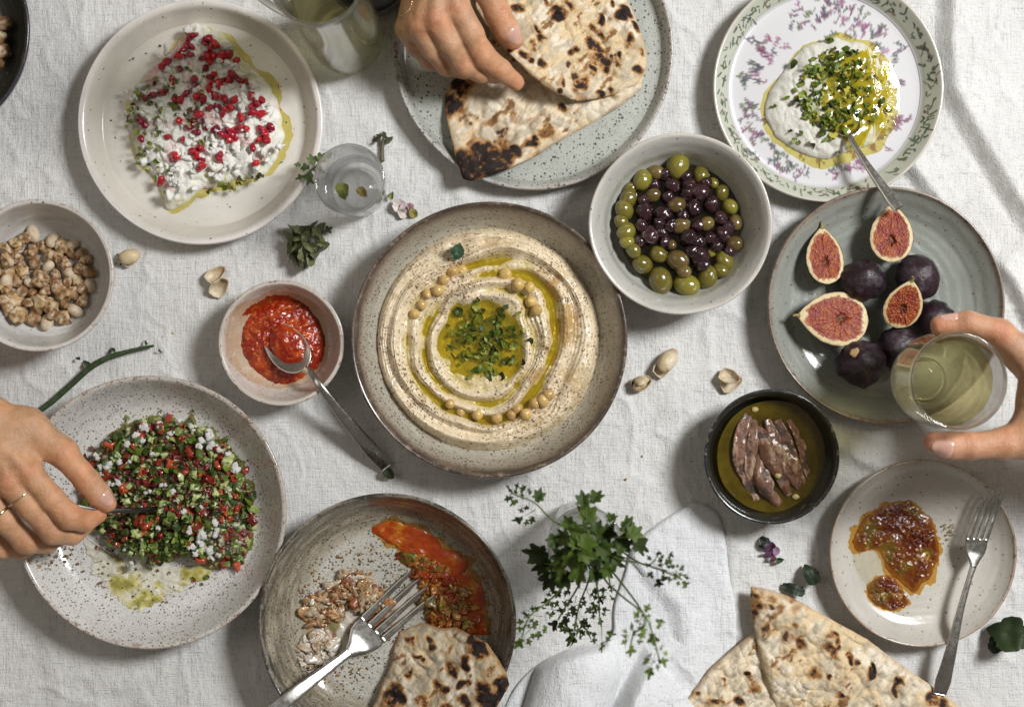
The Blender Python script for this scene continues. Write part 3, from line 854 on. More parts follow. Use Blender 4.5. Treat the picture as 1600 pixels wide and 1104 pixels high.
# chopped herbs, nuts and onion in the dressing on the left of the cheese
lp = zoom([(640, 330), (700, 320), (780, 320), (780, 480), (700, 560), (690, 660), (760, 740), (700, 850), (660, 800), (560, 640), (530, 500), (570, 420)], 0, 0, K1)
sp = [PP([p], zf + .012)[0] for p in in_poly(None, 90, rg, lp)] + [PP([p], zf + .012)[0] for p in in_poly(None, 26, rg, zoom([(880, 830), (960, 780), (1140, 740), (1160, 770), (1060, 810), (960, 850)], 0, 0, K1))] + \
     [PP([p], zf + .012)[0] for p in in_poly(None, 35, rg, zoom([(700, 260), (840, 290), (1000, 420), (1000, 640), (800, 620), (720, 420)], 0, 0, K1))]
herb_bits('chopped_herbs', 'chopped green herbs in the oil at the left of the white cheese', 'chopped herbs', sp, (0.004, 0.009),
          [(0.09, 0.12, 0.015), (0.16, 0.19, 0.03), (0.25, 0.26, 0.07), (0.09, 0.07, 0.02)], cheese_top, rg=rg)
sp = [PP([p], zf)[0] for p in zoom([(560, 262), (630, 232), (690, 200), (575, 255), (1130, 855), (1200, 860), (1215, 700), (520, 440), (480, 520), (1290, 740)], 0, 0, K1)]
herb_bits('herb_flecks', 'tiny dark herb flecks around the white cheese on the cream plate', 'herb flecks', sp, (0.0018, 0.004), [(0.05, 0.05, 0.03)], lambda x, y: zf, rg=rg, tilt=.2)

# ---------------------------------------------------------------- hummus
hc = D['hummus']['c'].copy(); hz0 = 0.0095
HC = P(762, 531, 0.03)[:2]; HR = W(177, 0.028)
def hum_h(x, y, t=None):
    dx, dy = (x - HC[0]) / HR, (y - HC[1]) / HR
    rr = np.hypot(dx, dy); th = np.arctan2(dy, dx)
    # the swirl tightens off centre and wanders like a spoon's path
    r = np.hypot(dx + 0.05 * (1 - rr), dy + 0.03 * (1 - rr))
    r = r + (0.026 * np.sin(2 * th + 1.1 + 2 * rr) + 0.018 * np.sin(3 * th - 0.6 + 4 * rr) + 0.009 * np.sin(5 * th + 2.2 - 5 * rr) + 0.005 * np.sin(9 * th + 7 * rr)) * sstep(1.0, 0.8, rr)
    wv = r * 6.4 + th / (2 * PI) + 0.16 * np.sin(2 * th + 5 * rr + 0.4) + 0.10 * np.sin(3 * th - 8 * rr + 2) + 0.05 * np.sin(6 * th + 11 * rr) + 0.06 * fbm(dx * 6, dy * 6, octv=2, seed=62)
    ph = wv - np.floor(wv)
    ridge = 0.5 - 0.5 * np.cos(2 * PI * ph ** 1.25)
    amp = 0.0056 * sstep(0.30, 0.5, r) * (1 - 0.55 * sstep(0.82, 0.98, r)) * (0.55 + 0.9 * np.clip(fbm(dx * 1.8 + 5, dy * 1.8, octv=2, seed=66) + 0.4, 0, 1))
    deg = np.degrees(th)
    moat = 0.12 + 0.95 * np.exp(-((deg - 78) / 38) ** 2) + 1.0 * np.exp(-((deg + 85) / 42) ** 2) + 0.5 * np.exp(-((np.abs(deg) - 160) / 25) ** 2) + 0.45 * np.exp(-((deg - 5) / 30) ** 2)
    prof = 0.0150 + 0.0030 * sstep(0.60, 0.80, r) - 0.0080 * np.exp(-((r - 0.675) / 0.062) ** 2) * moat * (0.8 + 0.5 * fbm(dx * 4, dy * 4, octv=2, seed=63)) \
        - 0.0085 * sstep(0.46, 0.22, np.hypot((dx + 0.06) * 0.95, dy + 0.02) + 0.10 * fbm(dx * 4, dy * 4, octv=3, seed=69)) + 0.0045 * np.exp(-(((dx + 0.20) / 0.22) ** 2 + ((dy - 0.42) / 0.13) ** 2)) \
        + 0.0030 * np.exp(-(((dx - 0.12) / 0.16) ** 2 + ((dy + 0.30) / 0.05) ** 2))
    groove = 0.0006 * np.sin(wv * 2 * PI * 6 + 3 * fbm(dx * 3, dy * 3, seed=70)) * sstep(0.3, 0.5, r) * (0.4 + fbm(dx * 5, dy * 5, seed=68))
    tex = 0.0018 * fbm(dx * 8, dy * 8, octv=3, seed=64) + 0.0005 * fbm(dx * 30, dy * 30, octv=3, seed=65) * sstep(0.95, 0.7, rr)
    h = hz0 + prof + amp * (ridge - 0.35) + tex + groove
    edge = np.clip(1 - rr, 0, 1)
    return h - 0.017 * (1 - sstep(-0.01, 0.09, edge) ** 0.6)
def hum_c(x, y, t, z):
    dx, dy = (x - HC[0]) / HR, (y - HC[1]) / HR
    r = np.hypot(dx, dy)
    c = np.tile(np.array([0.73, 0.605, 0.42]), (len(x), 1))
    c = mixc(c, (0.58, 0.47, 0.29), sstep(0.0, 0.4, fbm(dx * 5, dy * 5, seed=71)) * 0.5)
    # cumin and pepper dust
    sp = vnoise(dx * 95, dy * 95, seed=72)
    den = sstep(-0.3, 0.35, fbm(dx * 4, dy * 4, seed=73)) * (0.6 + 0.4 * sstep(0.25, 0.5, r)) * (1 - 0.35 * sstep(.78, .95, r))
    c = mixc(c, (0.40, 0.24, 0.10), 0.5 * sstep(0.1, 0.5, fbm(dx * 16, dy * 16, octv=3, seed=75)) * den)
    c = mixc(c, (0.10, 0.055, 0.025), sstep(0.64 - 0.30 * den, 0.76 - 0.30 * den, sp) * 0.9)
    c = mixc(c, (0.50, 0.39, 0.11), 0.85 * (1 - sstep(hz0 + 0.0125, hz0 + 0.0158, z + 0.0008 * fbm(dx * 20, dy * 20, seed=76))) * sstep(1.0, .8, r))
    # oil soaked into the swirls: right side
    st = sstep(0.05, 0.45, fbm(dx * 7, dy * 7, seed=74)) * sstep(-0.1, 0.5, dx + 0.25 * dy) * sstep(0.35, 0.5, r) * sstep(0.98, 0.8, r)
    c = mixc(c, (0.40, 0.23, 0.05), st * 0.75)
    return c
th = np.linspace(0, 2 * PI, 120, endpoint=False)
circ = np.stack([np.cos(th), np.sin(th)], 1)
v, q, t, c = patch(HC + circ * HR, 230, 760, hum_h, hum_c, edge=0.006, es=6, seed=5, under=lambda x, y, t, z: np.full_like(x, hz0 + 0.0004))
M_HUM = m_food('hummus', rough=0.42, sss=0.25, sss_r=(1, 0.7, 0.4), sss_s=0.002, bump=0.25, bscale=700, bdist=0.0005, var=0.05, coat=0.2)
tag(obj('hummus', mesh('hummus', v, q, t, c), M_HUM), 'swirled beige hummus filling the wide brown rimmed bowl', 'hummus')
# oil lying in the grooves
def oil_lvl(x, y, t): return np.full_like(x, hz0 + 0.0128) + 0.0003 * vnoise(x * 60, y * 60)
v, q, t, _ = patch(HC + circ * HR * 0.73, 60, 240, oil_lvl, edge=0.05, es=3, seed=15)
tag(obj('oil_pool', mesh('oil_pool', v, q, t), M_OIL), 'golden green olive oil lying in the grooves of the hummus', 'oil')
def hum_top(x, y): return float(hum_h(np.array([x]), np.array([y]))[0])
rg = np.random.default_rng(31)
sp = []
while len(sp) < 170:
    a = rg.normal(size=2) * np.array([0.19, 0.20]) + np.array([-0.06, 0.0])
    if np.hypot(*a) < 0.38: sp.append(HC + a * HR)
herb_bits('chopped_herbs', 'chopped green herbs floating in the oil at the centre of the hummus', 'chopped herbs', sp, (0.005, 0.014),
          [(0.035, 0.060, 0.008), (0.075, 0.11, 0.012), (0.15, 0.19, 0.02), (0.03, 0.05, 0.010), (0.25, 0.27, 0.05)], lambda x, y: max(hum_top(x, y), hz0 + 0.0122) - 0.0012, rg=rg, tilt=.4)
# chickpeas
M_CHICK = m_plain('chickpea', (0.55, 0.37, 0.13), rough=0.3, var=0.12, vscale=120, sss=0.3, rnd=0.18, coat=0.3, bump=0.15, bscale=300)
chick_m = []
for i in range(3):
    v, q = ellipsoid(14, 18, 1, 0.95, 0.92, 0.10, 1.2, 80 + i)
    v = v * (1 - 0.12 * np.exp(-((v[:, 1] / 0.12) ** 2)) * (v[:, 0] < 0.2))[:, None]
    v[:, 0] += 0.28 * np.exp(-((v[:, 1] ** 2 + v[:, 2] ** 2) / 0.10)) * (v[:, 0] > 0.5)
    chick_m.append(mesh('chickpea', v, q))
for i, (px, py) in enumerate(zoom([(438, 312), (472, 308), (408, 347), (345, 398), (325, 437), (632, 325), (680, 362), (722, 372), (728, 425), (748, 455), (790, 768), (742, 798), (676, 820), (708, 838), (600, 853), (530, 838), (468, 828), (430, 800), (655, 842), (385, 385), (300, 470), (770, 790)], 520, 290, 2.348)):
    x, y = PP([(px, py)], 0.03)[0]
    s = rg.uniform(0.0052, 0.0066) if i not in (17, 16, 3, 4, 20) else 0.0048
    o = obj('chickpea', chick_m[i % 3], M_CHICK, loc=(x, y, max(hum_top(x, y) + s * 0.12, hz0 + 0.0115)), rot=tuple(rg.uniform(0, 6, 3)), scale=s)
    tag(o, 'chickpea sunk in the hummus ' + where(px, py, 762, 531, 150), 'chickpea', 'chickpeas on the hummus')
# mint leaf
v, q, t = leaf_geo(rg, 0.018, lobes=3, fold=0.4, curl=0.5, nr=5, na=40, deep=.12, narrow=.85, seed=3)
x, y = PP([(708, 410)], 0.03)[0]
v = v @ rotm(0.2, -0.35, 1.15).T
tag(obj('mint_leaf', mesh('mint_leaf', v, q, t, np.tile((0.03, 0.065, 0.03), (len(v), 1))), M_HERB, loc=(x, y, hum_top(x, y) + 0.003)), 'single dark mint leaf above the chickpeas on the hummus', 'leaf')

# ---------------------------------------------------------------- labneh on the floral plate
K3 = 3.067
lab_px = zoom([(640, 190), (700, 165), (770, 190), (850, 205), (905, 270), (945, 350), (970, 440), (965, 530), (935, 610), (880, 680), (790, 715), (720, 735), (640, 762), (560, 738), (480, 700), (410, 645), (370, 570), (362, 490), (385, 430), (440, 350), (500, 270), (560, 215)], 1080, 0, K3)
zl = 0.0062
lpw = PP(lab_px, zl + 0.01)
lcen = lpw.mean(0)
def lab_h(x, y, t):
    f1, f2, _ = worley(x * 95 + 0.5 * vnoise(x * 60, y * 60, seed=3), y * 95, seed=14)
    lump = np.sqrt(np.clip(1 - (f1 / 0.85) ** 2, 0, 1)) * 0.0050 + 0.0022 * fbm(x * 150, y * 150, octv=3, seed=13)
    env = np.clip(1 - t ** 4, 0, 1) ** 0.6
    cen = np.exp(-((t / 0.45) ** 2))
    return zl + 0.0004 + env * (0.0065 + lump * (1 - 0.6 * cen) + 0.003 * fbm(x * 45, y * 45, seed=12) - 0.003 * cen)
def lab_c(x, y, t, z):
    c = np.tile(np.array([0.66, 0.64, 0.565]), (len(x), 1))
    px = x / S + 800; py = 552 - y / S
    c = mixc(c, (0.58, 0.50, 0.10), 0.7 * sstep(1330, 1372, px) * sstep(-0.3, 0.2, fbm(x * 60, y * 60, seed=16)))
    c = mixc(c, (0.28, 0.30, 0.10), 0.6 * sstep(0.62, 0.35, t) * sstep(-0.2, 0.2, fbm(x * 90, y * 90, seed=17)))
    return c
v, q, t, c = patch(lpw, 90, 320, lab_h, lab_c, edge=0.03, es=7, seed=23, under=lambda x, y, t, z: np.full_like(x, zl + 0.0002))
tag(obj('yogurt_dip', mesh('yogurt_dip', v, q, t, c), M_CHEESE), 'lumpy white yogurt dip under herbs on the floral plate', 'dip')
def lab_top(x, y): return float(lab_h(np.array([x]), np.array([y]), np.array([np.clip(np.hypot(x - lcen[0], y - lcen[1]) / W(92), 0, .95)]))[0])
v, q, t, _ = patch(lcen + (lpw - lcen) * 1.10 + np.array([0.003, -0.002]), 24, 200, lambda x, y, t: zl + 0.0003 + 0.0008 * (1 - t ** 6), edge=0.06, es=4, seed=18)
tag(obj('oil_pool', mesh('oil_pool', v, q, t), M_OILTHIN), 'oil seeping out from under the yogurt dip on the floral plate', 'oil', kind='stuff')
olp = PP(zoom([(830, 215), (900, 265), (955, 370), (975, 480), (945, 600), (880, 680), (800, 715), (850, 640), (890, 560), (905, 470), (885, 370), (850, 290)], 1080, 0, K3), zl + .012)
v, q, t, _ = patch(olp, 30, 120, lambda x, y, t: np.array([lab_h(np.array([a]), np.array([b]), np.array([np.clip(np.hypot(a - lcen[0], b - lcen[1]) / W(92), 0, .95)]))[0] for a, b in zip(x, y)]) * 0.5 + 0.5 * (zl + 0.0125), edge=0.08, es=3, seed=19)
tag(obj('oil_drizzle', mesh('oil_drizzle', v, q, t), m_oil('yellow_oil', (0.88, 0.78, 0.13), (0.38, 0.30, 0.018), 0.38, rough=0.12, grain=0.03)), 'crescent of yellow oil on the right of the yogurt dip', 'oil')
sp = [PP([p], zl + .012)[0] for p in in_poly(None, 300, rg, zoom([(560, 290), (660, 230), (790, 230), (880, 330), (860, 470), (820, 590), (740, 640), (640, 620), (530, 560), (500, 440)], 1080, 0, K3))] + \
     [PP([p], zl + .012)[0] for p in in_poly(None, 50, rg, lab_px)]
herb_bits('chopped_herbs', 'mound of chopped green herbs on the yogurt dip', 'chopped herbs', sp, (0.005, 0.011),
          [(0.065, 0.10, 0.010), (0.12, 0.165, 0.02), (0.20, 0.25, 0.04), (0.05, 0.07, 0.012), (0.36, 0.32, 0.05)], lambda x, y: lab_top(x, y) + 0.001, rg=rg)

# ---------------------------------------------------------------- red pepper paste
pst_px = [(404, 472), (420, 463), (440, 460), (468, 470), (490, 488), (503, 515), (506, 550), (497, 575), (476, 588), (450, 600), (420, 597), (395, 580), (377, 558), (368, 528), (375, 500), (388, 482)]
zp = 0.0066
ppw = PP(pst_px, 0.016)
def pst_h(x, y, t):
    f1, f2, _ = worley(x * 190, y * 190, seed=24)
    return zp + np.clip(1 - t ** 3, 0, 1) ** 0.5 * (0.0115 + 0.0038 * fbm(x * 60 + 0.5 * fbm(x * 90, y * 90), y * 60, octv=4, seed=22) + 0.0022 * (1 - np.clip(f1, 0, 1)) + 0.0016 * fbm(x * 200, y * 200, octv=3, seed=25))
def pst_c(x, y, t, z):
    c = np.tile(np.array([0.28, 0.018, 0.004]), (len(x), 1))
    c = mixc(c, (0.46, 0.07, 0.008), 0.7 * sstep(0.0, 0.45, fbm(x * 110, y * 110, seed=26)))
    c = mixc(c, (0.20, 0.018, 0.008), 0.8 * sstep(0.1, 0.5, fbm(x * 80 + 7, y * 80, seed=27)))
    c = mixc(c, (0.58, 0.20, 0.04), 0.4 * sstep(0.55, 0.7, vnoise(x * 420, y * 420, seed=28)))
    return c
v, q, t, c = patch(ppw, 80, 260, pst_h, pst_c, edge=0.04, es=8, seed=29, under=lambda x, y, t, z: np.maximum(np.array(dz('paste', x, y)), zp - 0.001))
tag(obj('pepper_paste', mesh('pepper_paste', v, q, t, c), M_SAUCE), 'bright red pepper paste in the small pinkish bowl', 'paste')
opl = PP([(380, 478), (440, 454), (500, 480), (512, 545), (490, 590), (440, 608), (395, 596), (364, 560), (360, 515)], .014)
v, q, t, _ = patch(opl, 20, 160, lambda x, y, t: np.array(dz('paste', x, y)) + 0.0006, edge=0.05, es=3, seed=30)
tag(obj('oil_smear', mesh('oil_smear', v, q, t), m_oil('orange_oil', (0.99, 0.93, 0.84), (0.45, 0.17, 0.03), 0.0)), 'orange oil smear around the red pepper paste', 'oil', kind='stuff')

# ---------------------------------------------------------------- nuts
def nut_mesh(i, kind):
    if kind == 0:    # peeled kernel
        v, q = ellipsoid(14, 16, 1.25, 0.85, 0.8, 0.12, 1.2, 100 + i); base = (0.66, 0.53, 0.37)
    elif kind == 1:  # roasted, skin on
        v, q = ellipsoid(16, 18, 1.15, 0.95, 0.85, 0.45, 1.5, 120 + i); base = (0.36, 0.20, 0.085)
    else:            # broken piece
        v, q = ellipsoid(16, 18, 1.2, 1.0, 0.75, 0.75, 1.8, 140 + i); base = (0.50, 0.32, 0.14)
    c = np.tile(np.array(base), (len(v), 1))
    n = fbm(v[:, 0] * 2 + i, v[:, 1] * 2, v[:, 2] * 2, seed=i)
    c = mixc(c, (0.12, 0.05, 0.02), sstep(0.02, 0.30, n) * (0.85 if kind else 0.25))
    c = mixc(c, (0.70, 0.60, 0.45), sstep(0.1, 0.45, -n) * 0.8)
    return mesh('nut', v, q, col=c)
NUTM = [nut_mesh(i, [0, 1, 2, 1, 2, 0, 2, 1][i]) for i in range(8)]
M_NUT = m_food('nut', rough=0.42, bump=0.5, bscale=350, bdist=0.0008, var=0.22, vscale=220, sss=0.1, sss_r=(1, .6, .3))
rg = np.random.default_rng(41)
NUTS = [(215, 240, 55, 0), (165, 270, 45, 1), (345, 285, 52, 0), (105, 310, 48, 2), (480, 315, 42, 0), (410, 320, 45, 2), (275, 325, 42, 1), (50, 360, 48, 2), (195, 365, 50, 1), (535, 375, 40, 1), (320, 385, 42, 2), (470, 370, 36, 1), (60, 420, 55, 2), (130, 410, 40, 1),
        (215, 440, 45, 1), (310, 465, 42, 0), (395, 420, 46, 2), (430, 440, 44, 1), (570, 425, 40, 2), (590, 505, 48, 1), (465, 510, 50, 0), (530, 480, 40, 1), (130, 500, 48, 2), (40, 510, 52, 2), (250, 520, 44, 1), (360, 520, 42, 1), (95, 565, 40, 1),
        (180, 580, 38, 0), (250, 570, 48, 2), (30, 580, 55, 0), (345, 590, 44, 2), (510, 570, 42, 2), (600, 600, 46, 0), (560, 620, 40, 1), (130, 640, 46, 1), (40, 640, 46, 2), (430, 640, 62, 2), (380, 610, 45, 1), (490, 650, 40, 1), (550, 690, 48, 1),
        (200, 650, 40, 1), (265, 720, 72, 2), (80, 720, 60, 2), (60, 760, 48, 1), (340, 740, 50, 2), (420, 720, 40, 1), (500, 770, 50, 0), (130, 800, 56, 2), (210, 830, 52, 1), (310, 850, 54, 0), (415, 820, 50, 2), (180, 720, 40, 1), (300, 640, 40, 1),
        (20, 700, 45, 1), (360, 800, 40, 1), (450, 580, 36, 1), (300, 560, 35, 1), (-30, 480, 50, 1), (-40, 600, 50, 2), (-30, 700, 48, 1), (-60, 540, 50, 2)]
placed = []
def nut_place(px, py, r, kind, lift=0.0):
    x, y = PP([(px, py)], 0.022)[0]
    z = float(dz('nut', x, y)) + r * 0.75 + lift
    for (a, b, cz, cr) in placed:
        d = math.hypot(a - x, b - y)
        if d < (r + cr) * 0.8: z = max(z, cz + max(0, (r + cr) * 0.55 - d * 0.55))
    z = min(z, 0.034)
    placed.append((x, y, z, r))
    k = {0: (0, 5), 1: (1, 3, 7), 2: (2, 4, 6)}[kind]
    o = obj('nut', NUTM[k[rg.integers(len(k))]], M_NUT, loc=(x, y, z), rot=(rg.normal() * .5, rg.normal() * .5, rg.uniform(0, 6)), scale=r)
    lab = {0: 'pale peeled nut in the whitish bowl', 1: 'roasted nut with brown skin in the whitish bowl', 2: 'broken tan nut piece in the whitish bowl'}[kind]
    tag(o, lab + ' ' + where(px, py, 68, 432, 85), 'nut', {0: 'peeled nuts in the bowl', 1: 'brown skinned nuts in the bowl', 2: 'broken nuts in the bowl'}[kind])
for (a, b, r, kd) in NUTS:
    nut_place(a / 4.416, 310 + b / 4.416, r / 4.416 * S * 0.97, kd)

# ---------------------------------------------------------------- olives
def m_olive(name, c1, c2):
    return m_plain(name, c1, rough=0.16, var=0.25, vscale=90, rnd=0.30, coat=0.6, c2=c2, bump=0.12, bscale=260, sss=0.06)
M_OG = m_olive('green_olive', (0.125, 0.108, 0.014), (0.21, 0.175, 0.026))
M_OB = m_olive('brown_olive', (0.085, 0.062, 0.018), (0.16, 0.105, 0.03))
M_OD = m_olive('dark_olive', (0.013, 0.006, 0.008), (0.045, 0.016, 0.020))
OLM = []
for i in range(4):
    v, q = ellipsoid(16, 20, 1.18, 0.96, 0.96, 0.07, 1.1, 200 + i)
    v = v * (1 - 0.10 * np.exp(-((v[:, 1] ** 2 + v[:, 2] ** 2) / 0.02)) * (v[:, 0] > 0))[:, None]
    OLM.append(mesh('olive', v, q))
OWM = []
for i in range(3):
    v, q = ellipsoid(18, 22, 1.15, 0.95, 0.9, 0.20, 2.2, 220 + i)
    OWM.append(mesh('olive', v, q))
GREEN = [(520, 255, 62), (637, 300, 45), (700, 338, 30), (745, 390, 40), (785, 460, 43), (340, 325, 52), (275, 370, 37), (268, 420, 48), (246, 480, 50), (230, 540, 38), (256, 590, 50), (262, 645, 40), (290, 685, 40), (340, 755, 52), (430, 840, 66), (563, 858, 63),
         (672, 820, 56), (757, 740, 50), (735, 785, 40), (418, 705, 45), (690, 690, 30)]
BROWN = [(410, 285, 42), (805, 650, 46), (515, 735, 55), (390, 405, 40), (510, 455, 46), (530, 560, 45), (660, 550, 40), (485, 655, 28), (815, 540, 40), (545, 790, 40)]
DARK = [(490, 355, 46), (575, 350, 42), (630, 385, 48), (690, 450, 42), (595, 470, 42), (440, 500, 46), (350, 490, 46), (370, 605, 54), (440, 590, 36), (570, 620, 50), (630, 720, 56), (735, 520, 40), (745, 605, 44), (470, 420, 34), (620, 640, 34), (560, 400, 36), (345, 430, 34),
        (540, 510, 34), (680, 620, 38), (590, 690, 38), (450, 640, 32), (775, 570, 36), (710, 660, 38), (560, 305, 32), (330, 560, 34), (455, 300, 34), (640, 760, 36), (620, 560, 34), (480, 560, 34), (660, 340, 30), (400, 350, 34), (420, 550, 34), (320, 640, 34), (780, 690, 34)]
placed = []
rg = np.random.default_rng(51)
for kind, lst in ((0, GREEN), (1, BROWN), (2, DARK)):
    for (a, b, r) in lst:
        r = r / 3.247 * S * 0.94
        px, py = 900 + a / 3.247, 180 + b / 3.247
        x, y = PP([(px, py)], 0.028)[0]
        dd = math.hypot(px - 1062, py - 352) / 105
        z = max(float(dz('olive', x, y)) + r * 0.80, 0.012 + r * 0.9 + 0.010 * (1 - min(1, dd) ** 2))
        for (xa, ya, za, ra) in placed:
            d = math.hypot(xa - x, ya - y)
            if d < (r + ra) * 0.75: z = max(z, za + (r + ra) * 0.35 - d * 0.35)
        z = min(z, 0.036)
        placed.append((x, y, z, r))
        me = OWM[rg.integers(3)] if kind == 2 else OLM[rg.integers(4)]
        o = obj('olive', me, (M_OG, M_OB, M_OD)[kind], loc=(x, y, z), rot=(rg.normal() * .5, rg.normal() * .5, rg.uniform(0, 6)), scale=r)
        if len(o.data.materials) and o.data.materials[0] is not (M_OG, M_OB, M_OD)[kind]:
            o.material_slots[0].link = 'OBJECT'; o.material_slots[0].material = (M_OG, M_OB, M_OD)[kind]
        tag(o, ('glossy green olive ', 'brownish green olive ', 'dark purple wrinkled olive ')[kind] + where(px, py, 1062, 352, 105) + ' of the olive heap', 'olive', ('green olives in the pale bowl', 'brownish olives in the pale bowl', 'dark purple olives in the pale bowl')[kind])
oc2 = PP([(1061, 352)], 0.02)[0]
v, q, t, _ = patch(oc2 + circ * W(97, .02), 24, 160, lambda x, y, t: 0.0205 + 0.0003 * vnoise(x * 60, y * 60), edge=0.03, es=2, seed=31)
tag(obj('olive_filler', mesh('olive_filler', v, q, t), m_oil('filler', (0.22, 0.19, 0.06), (0.02, 0.015, 0.006), 0.55)), 'added dark brine between the olives in the pale bowl', 'filler', kind='stuff')  # sheet added to give the dark gaps between the olives
# ================================================================== chopped salad
rg = np.random.default_rng(61)
K4 = 2.35
sal_poly = zoom([(300, 370), (360, 320), (430, 265), (500, 235), (620, 212), (740, 245), (850, 340), (910, 440), (930, 560), (905, 690), (865, 765), (760, 765), (700, 735), (560, 745), (430, 700), (330, 640), (295, 520), (290, 440)], 0, 560, K4)
zs = 0.0086
spw = PP(sal_poly, 0.022)
scen = spw.mean(0)
def sal_cells(x, y):
    wx = 0.5 * vnoise(x * 260, y * 260, seed=85); wy = 0.5 * vnoise(x * 260 + 9, y * 260, seed=86)
    return worley(x * 215 + wx, y * 215 + wy, seed=87)
def sal_h(x, y, t):
    f1, f2, idv = sal_cells(x, y)
    return zs + np.clip(1 - t ** 3, 0, 1) ** 0.6 * (0.016 + 0.007 * fbm(x * 36, y * 36, seed=82) + (0.0006 + 0.0030 * idv) * sstep(0.0, 0.25, f2 - f1)) + 0.0008 * vnoise(x * 400, y * 400, seed=83)
def sal_c(x, y, t, z):
    f1, f2, idv = sal_cells(x, y)
    pal = np.array([(0.045, 0.060, 0.012), (0.09, 0.12, 0.02), (0.17, 0.018, 0.010), (0.30, 0.35, 0.12), (0.05, 0.045, 0.012), (0.12, 0.17, 0.03), (0.24, 0.035, 0.015), (0.06, 0.085, 0.015), (0.10, 0.020, 0.012), (0.38, 0.36, 0.22)])
    c = pal[np.clip(((idv * 7.31) % 1.0 * len(pal)).astype(int), 0, len(pal) - 1)]
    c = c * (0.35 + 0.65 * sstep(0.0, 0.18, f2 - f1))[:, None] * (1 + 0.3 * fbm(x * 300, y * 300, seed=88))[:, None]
    return mixc(c, (0.20, 0.19, 0.05), sstep(.93, 1.0, t))
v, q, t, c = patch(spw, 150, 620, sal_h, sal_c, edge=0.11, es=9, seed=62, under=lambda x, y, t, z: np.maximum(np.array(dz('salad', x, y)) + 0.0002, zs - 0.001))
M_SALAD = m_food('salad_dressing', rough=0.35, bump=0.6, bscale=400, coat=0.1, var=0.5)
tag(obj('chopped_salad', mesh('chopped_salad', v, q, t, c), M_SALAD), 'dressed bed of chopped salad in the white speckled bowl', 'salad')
def sal_top(x, y):
    d = np.hypot(x - scen[0], y - scen[1]) / W(125)
    return float(sal_h(np.array([x]), np.array([y]), np.array([min(d, 0.97)]))[0])
def dice_mesh(i, name, sq=0.9):
    v, q = ellipsoid(13, 16, 1, 1, 1, 0.0)
    m = np.max(np.abs(v), axis=1)[:, None]
    v = v * (1 - sq) + v / np.maximum(m, 1e-6) * sq * 0.85
    v = v * np.array([1.3, 0.9, 0.7]) * (1 + 0.6 * fbm(v[:, 0] * 1.2 + i, v[:, 1] * 1.2, v[:, 2] * 1.2, seed=i))[:, None]
    return v, q
M_TOM = m_plain('tomato', (0.19, 0.016, 0.010), rough=0.18, var=0.5, vscale=260, sss=0.15, rnd=0.5, coat=0.4, c2=(0.33, 0.045, 0.02), sss_s=0.0015)
M_CUC = m_food('cucumber', rough=0.22, sss=0.2, coat=0.4, var=0.2, bump=0.2)
tom_m = []
for i in range(4):
    v, q = dice_mesh(300 + i, 'tomato_dice'); tom_m.append(mesh('tomato_dice', v, q))
cuc_m = []
for i in range(4):
    v, q = dice_mesh(320 + i, 'cucumber_dice')
    c = np.tile(np.array([0.44, 0.49, 0.20]), (len(v), 1))
    c = mixc(c, (0.07, 0.14, 0.03), sstep(0.45, 0.8, v[:, 0]) * (1 if i % 2 else 0))
    cuc_m.append(mesh('cucumber_dice', v, q, col=c))
pts = in_poly(None, 330, rg, sal_poly)
grid_used = []
def free(px, py, d):
    for a, b in grid_used:
        if (a - px) ** 2 + (b - py) ** 2 < d * d: return False
    grid_used.append((px, py)); return True
nt = nc = 0
for (px, py) in pts:
    if not free(px, py, 5.8): continue
    x, y = PP([(px, py)], 0.026)[0]
    if rg.random() < (0.62 if px > 180 + 0.1 * py and py < 850 else 0.45):
        s = 0.0018 + 0.0036 * rg.random() ** 1.6
        o = obj('tomato_dice', tom_m[nt % 4], M_TOM, loc=(x, y, sal_top(x, y) + s * 0.5), rot=tuple(rg.uniform(0, 6, 3)), scale=s); nt += 1
        tag(o, 'red tomato dice in the salad ' + where(px, py, 262, 775, 130), 'tomato dice', 'tomato dice in the salad')
    else:
        s = 0.0016 + 0.0034 * rg.random() ** 1.6
        o = obj('cucumber_dice', cuc_m[nc % 4], M_CUC, loc=(x, y, sal_top(x, y) + s * 0.6), rot=tuple(rg.uniform(0, 6, 3)), scale=s); nc += 1
        tag(o, 'pale green cucumber dice in the salad ' + where(px, py, 262, 775, 130), 'cucumber dice', 'cucumber dice in the salad')
sp = [PP([(scen_px[0] + math.cos(a_) * rr_, scen_px[1] + math.sin(a_) * rr_)], .014)[0] for scen_px in [(258, 775)] for a_, rr_ in zip(rg.uniform(0, 2 * PI, 70), rg.uniform(112, 142, 70))]
herb_bits('loose_herbs', 'loose herb bits around the ragged edge of the salad', 'chopped herbs', sp, (0.003, 0.008), [(0.05, 0.085, 0.010), (0.10, 0.16, 0.018), (0.20, 0.03, 0.015), (0.26, 0.30, 0.10)], lambda x, y: max(float(dz('salad', x, y)) + .001, .0095), rg=rg, tilt=.5)
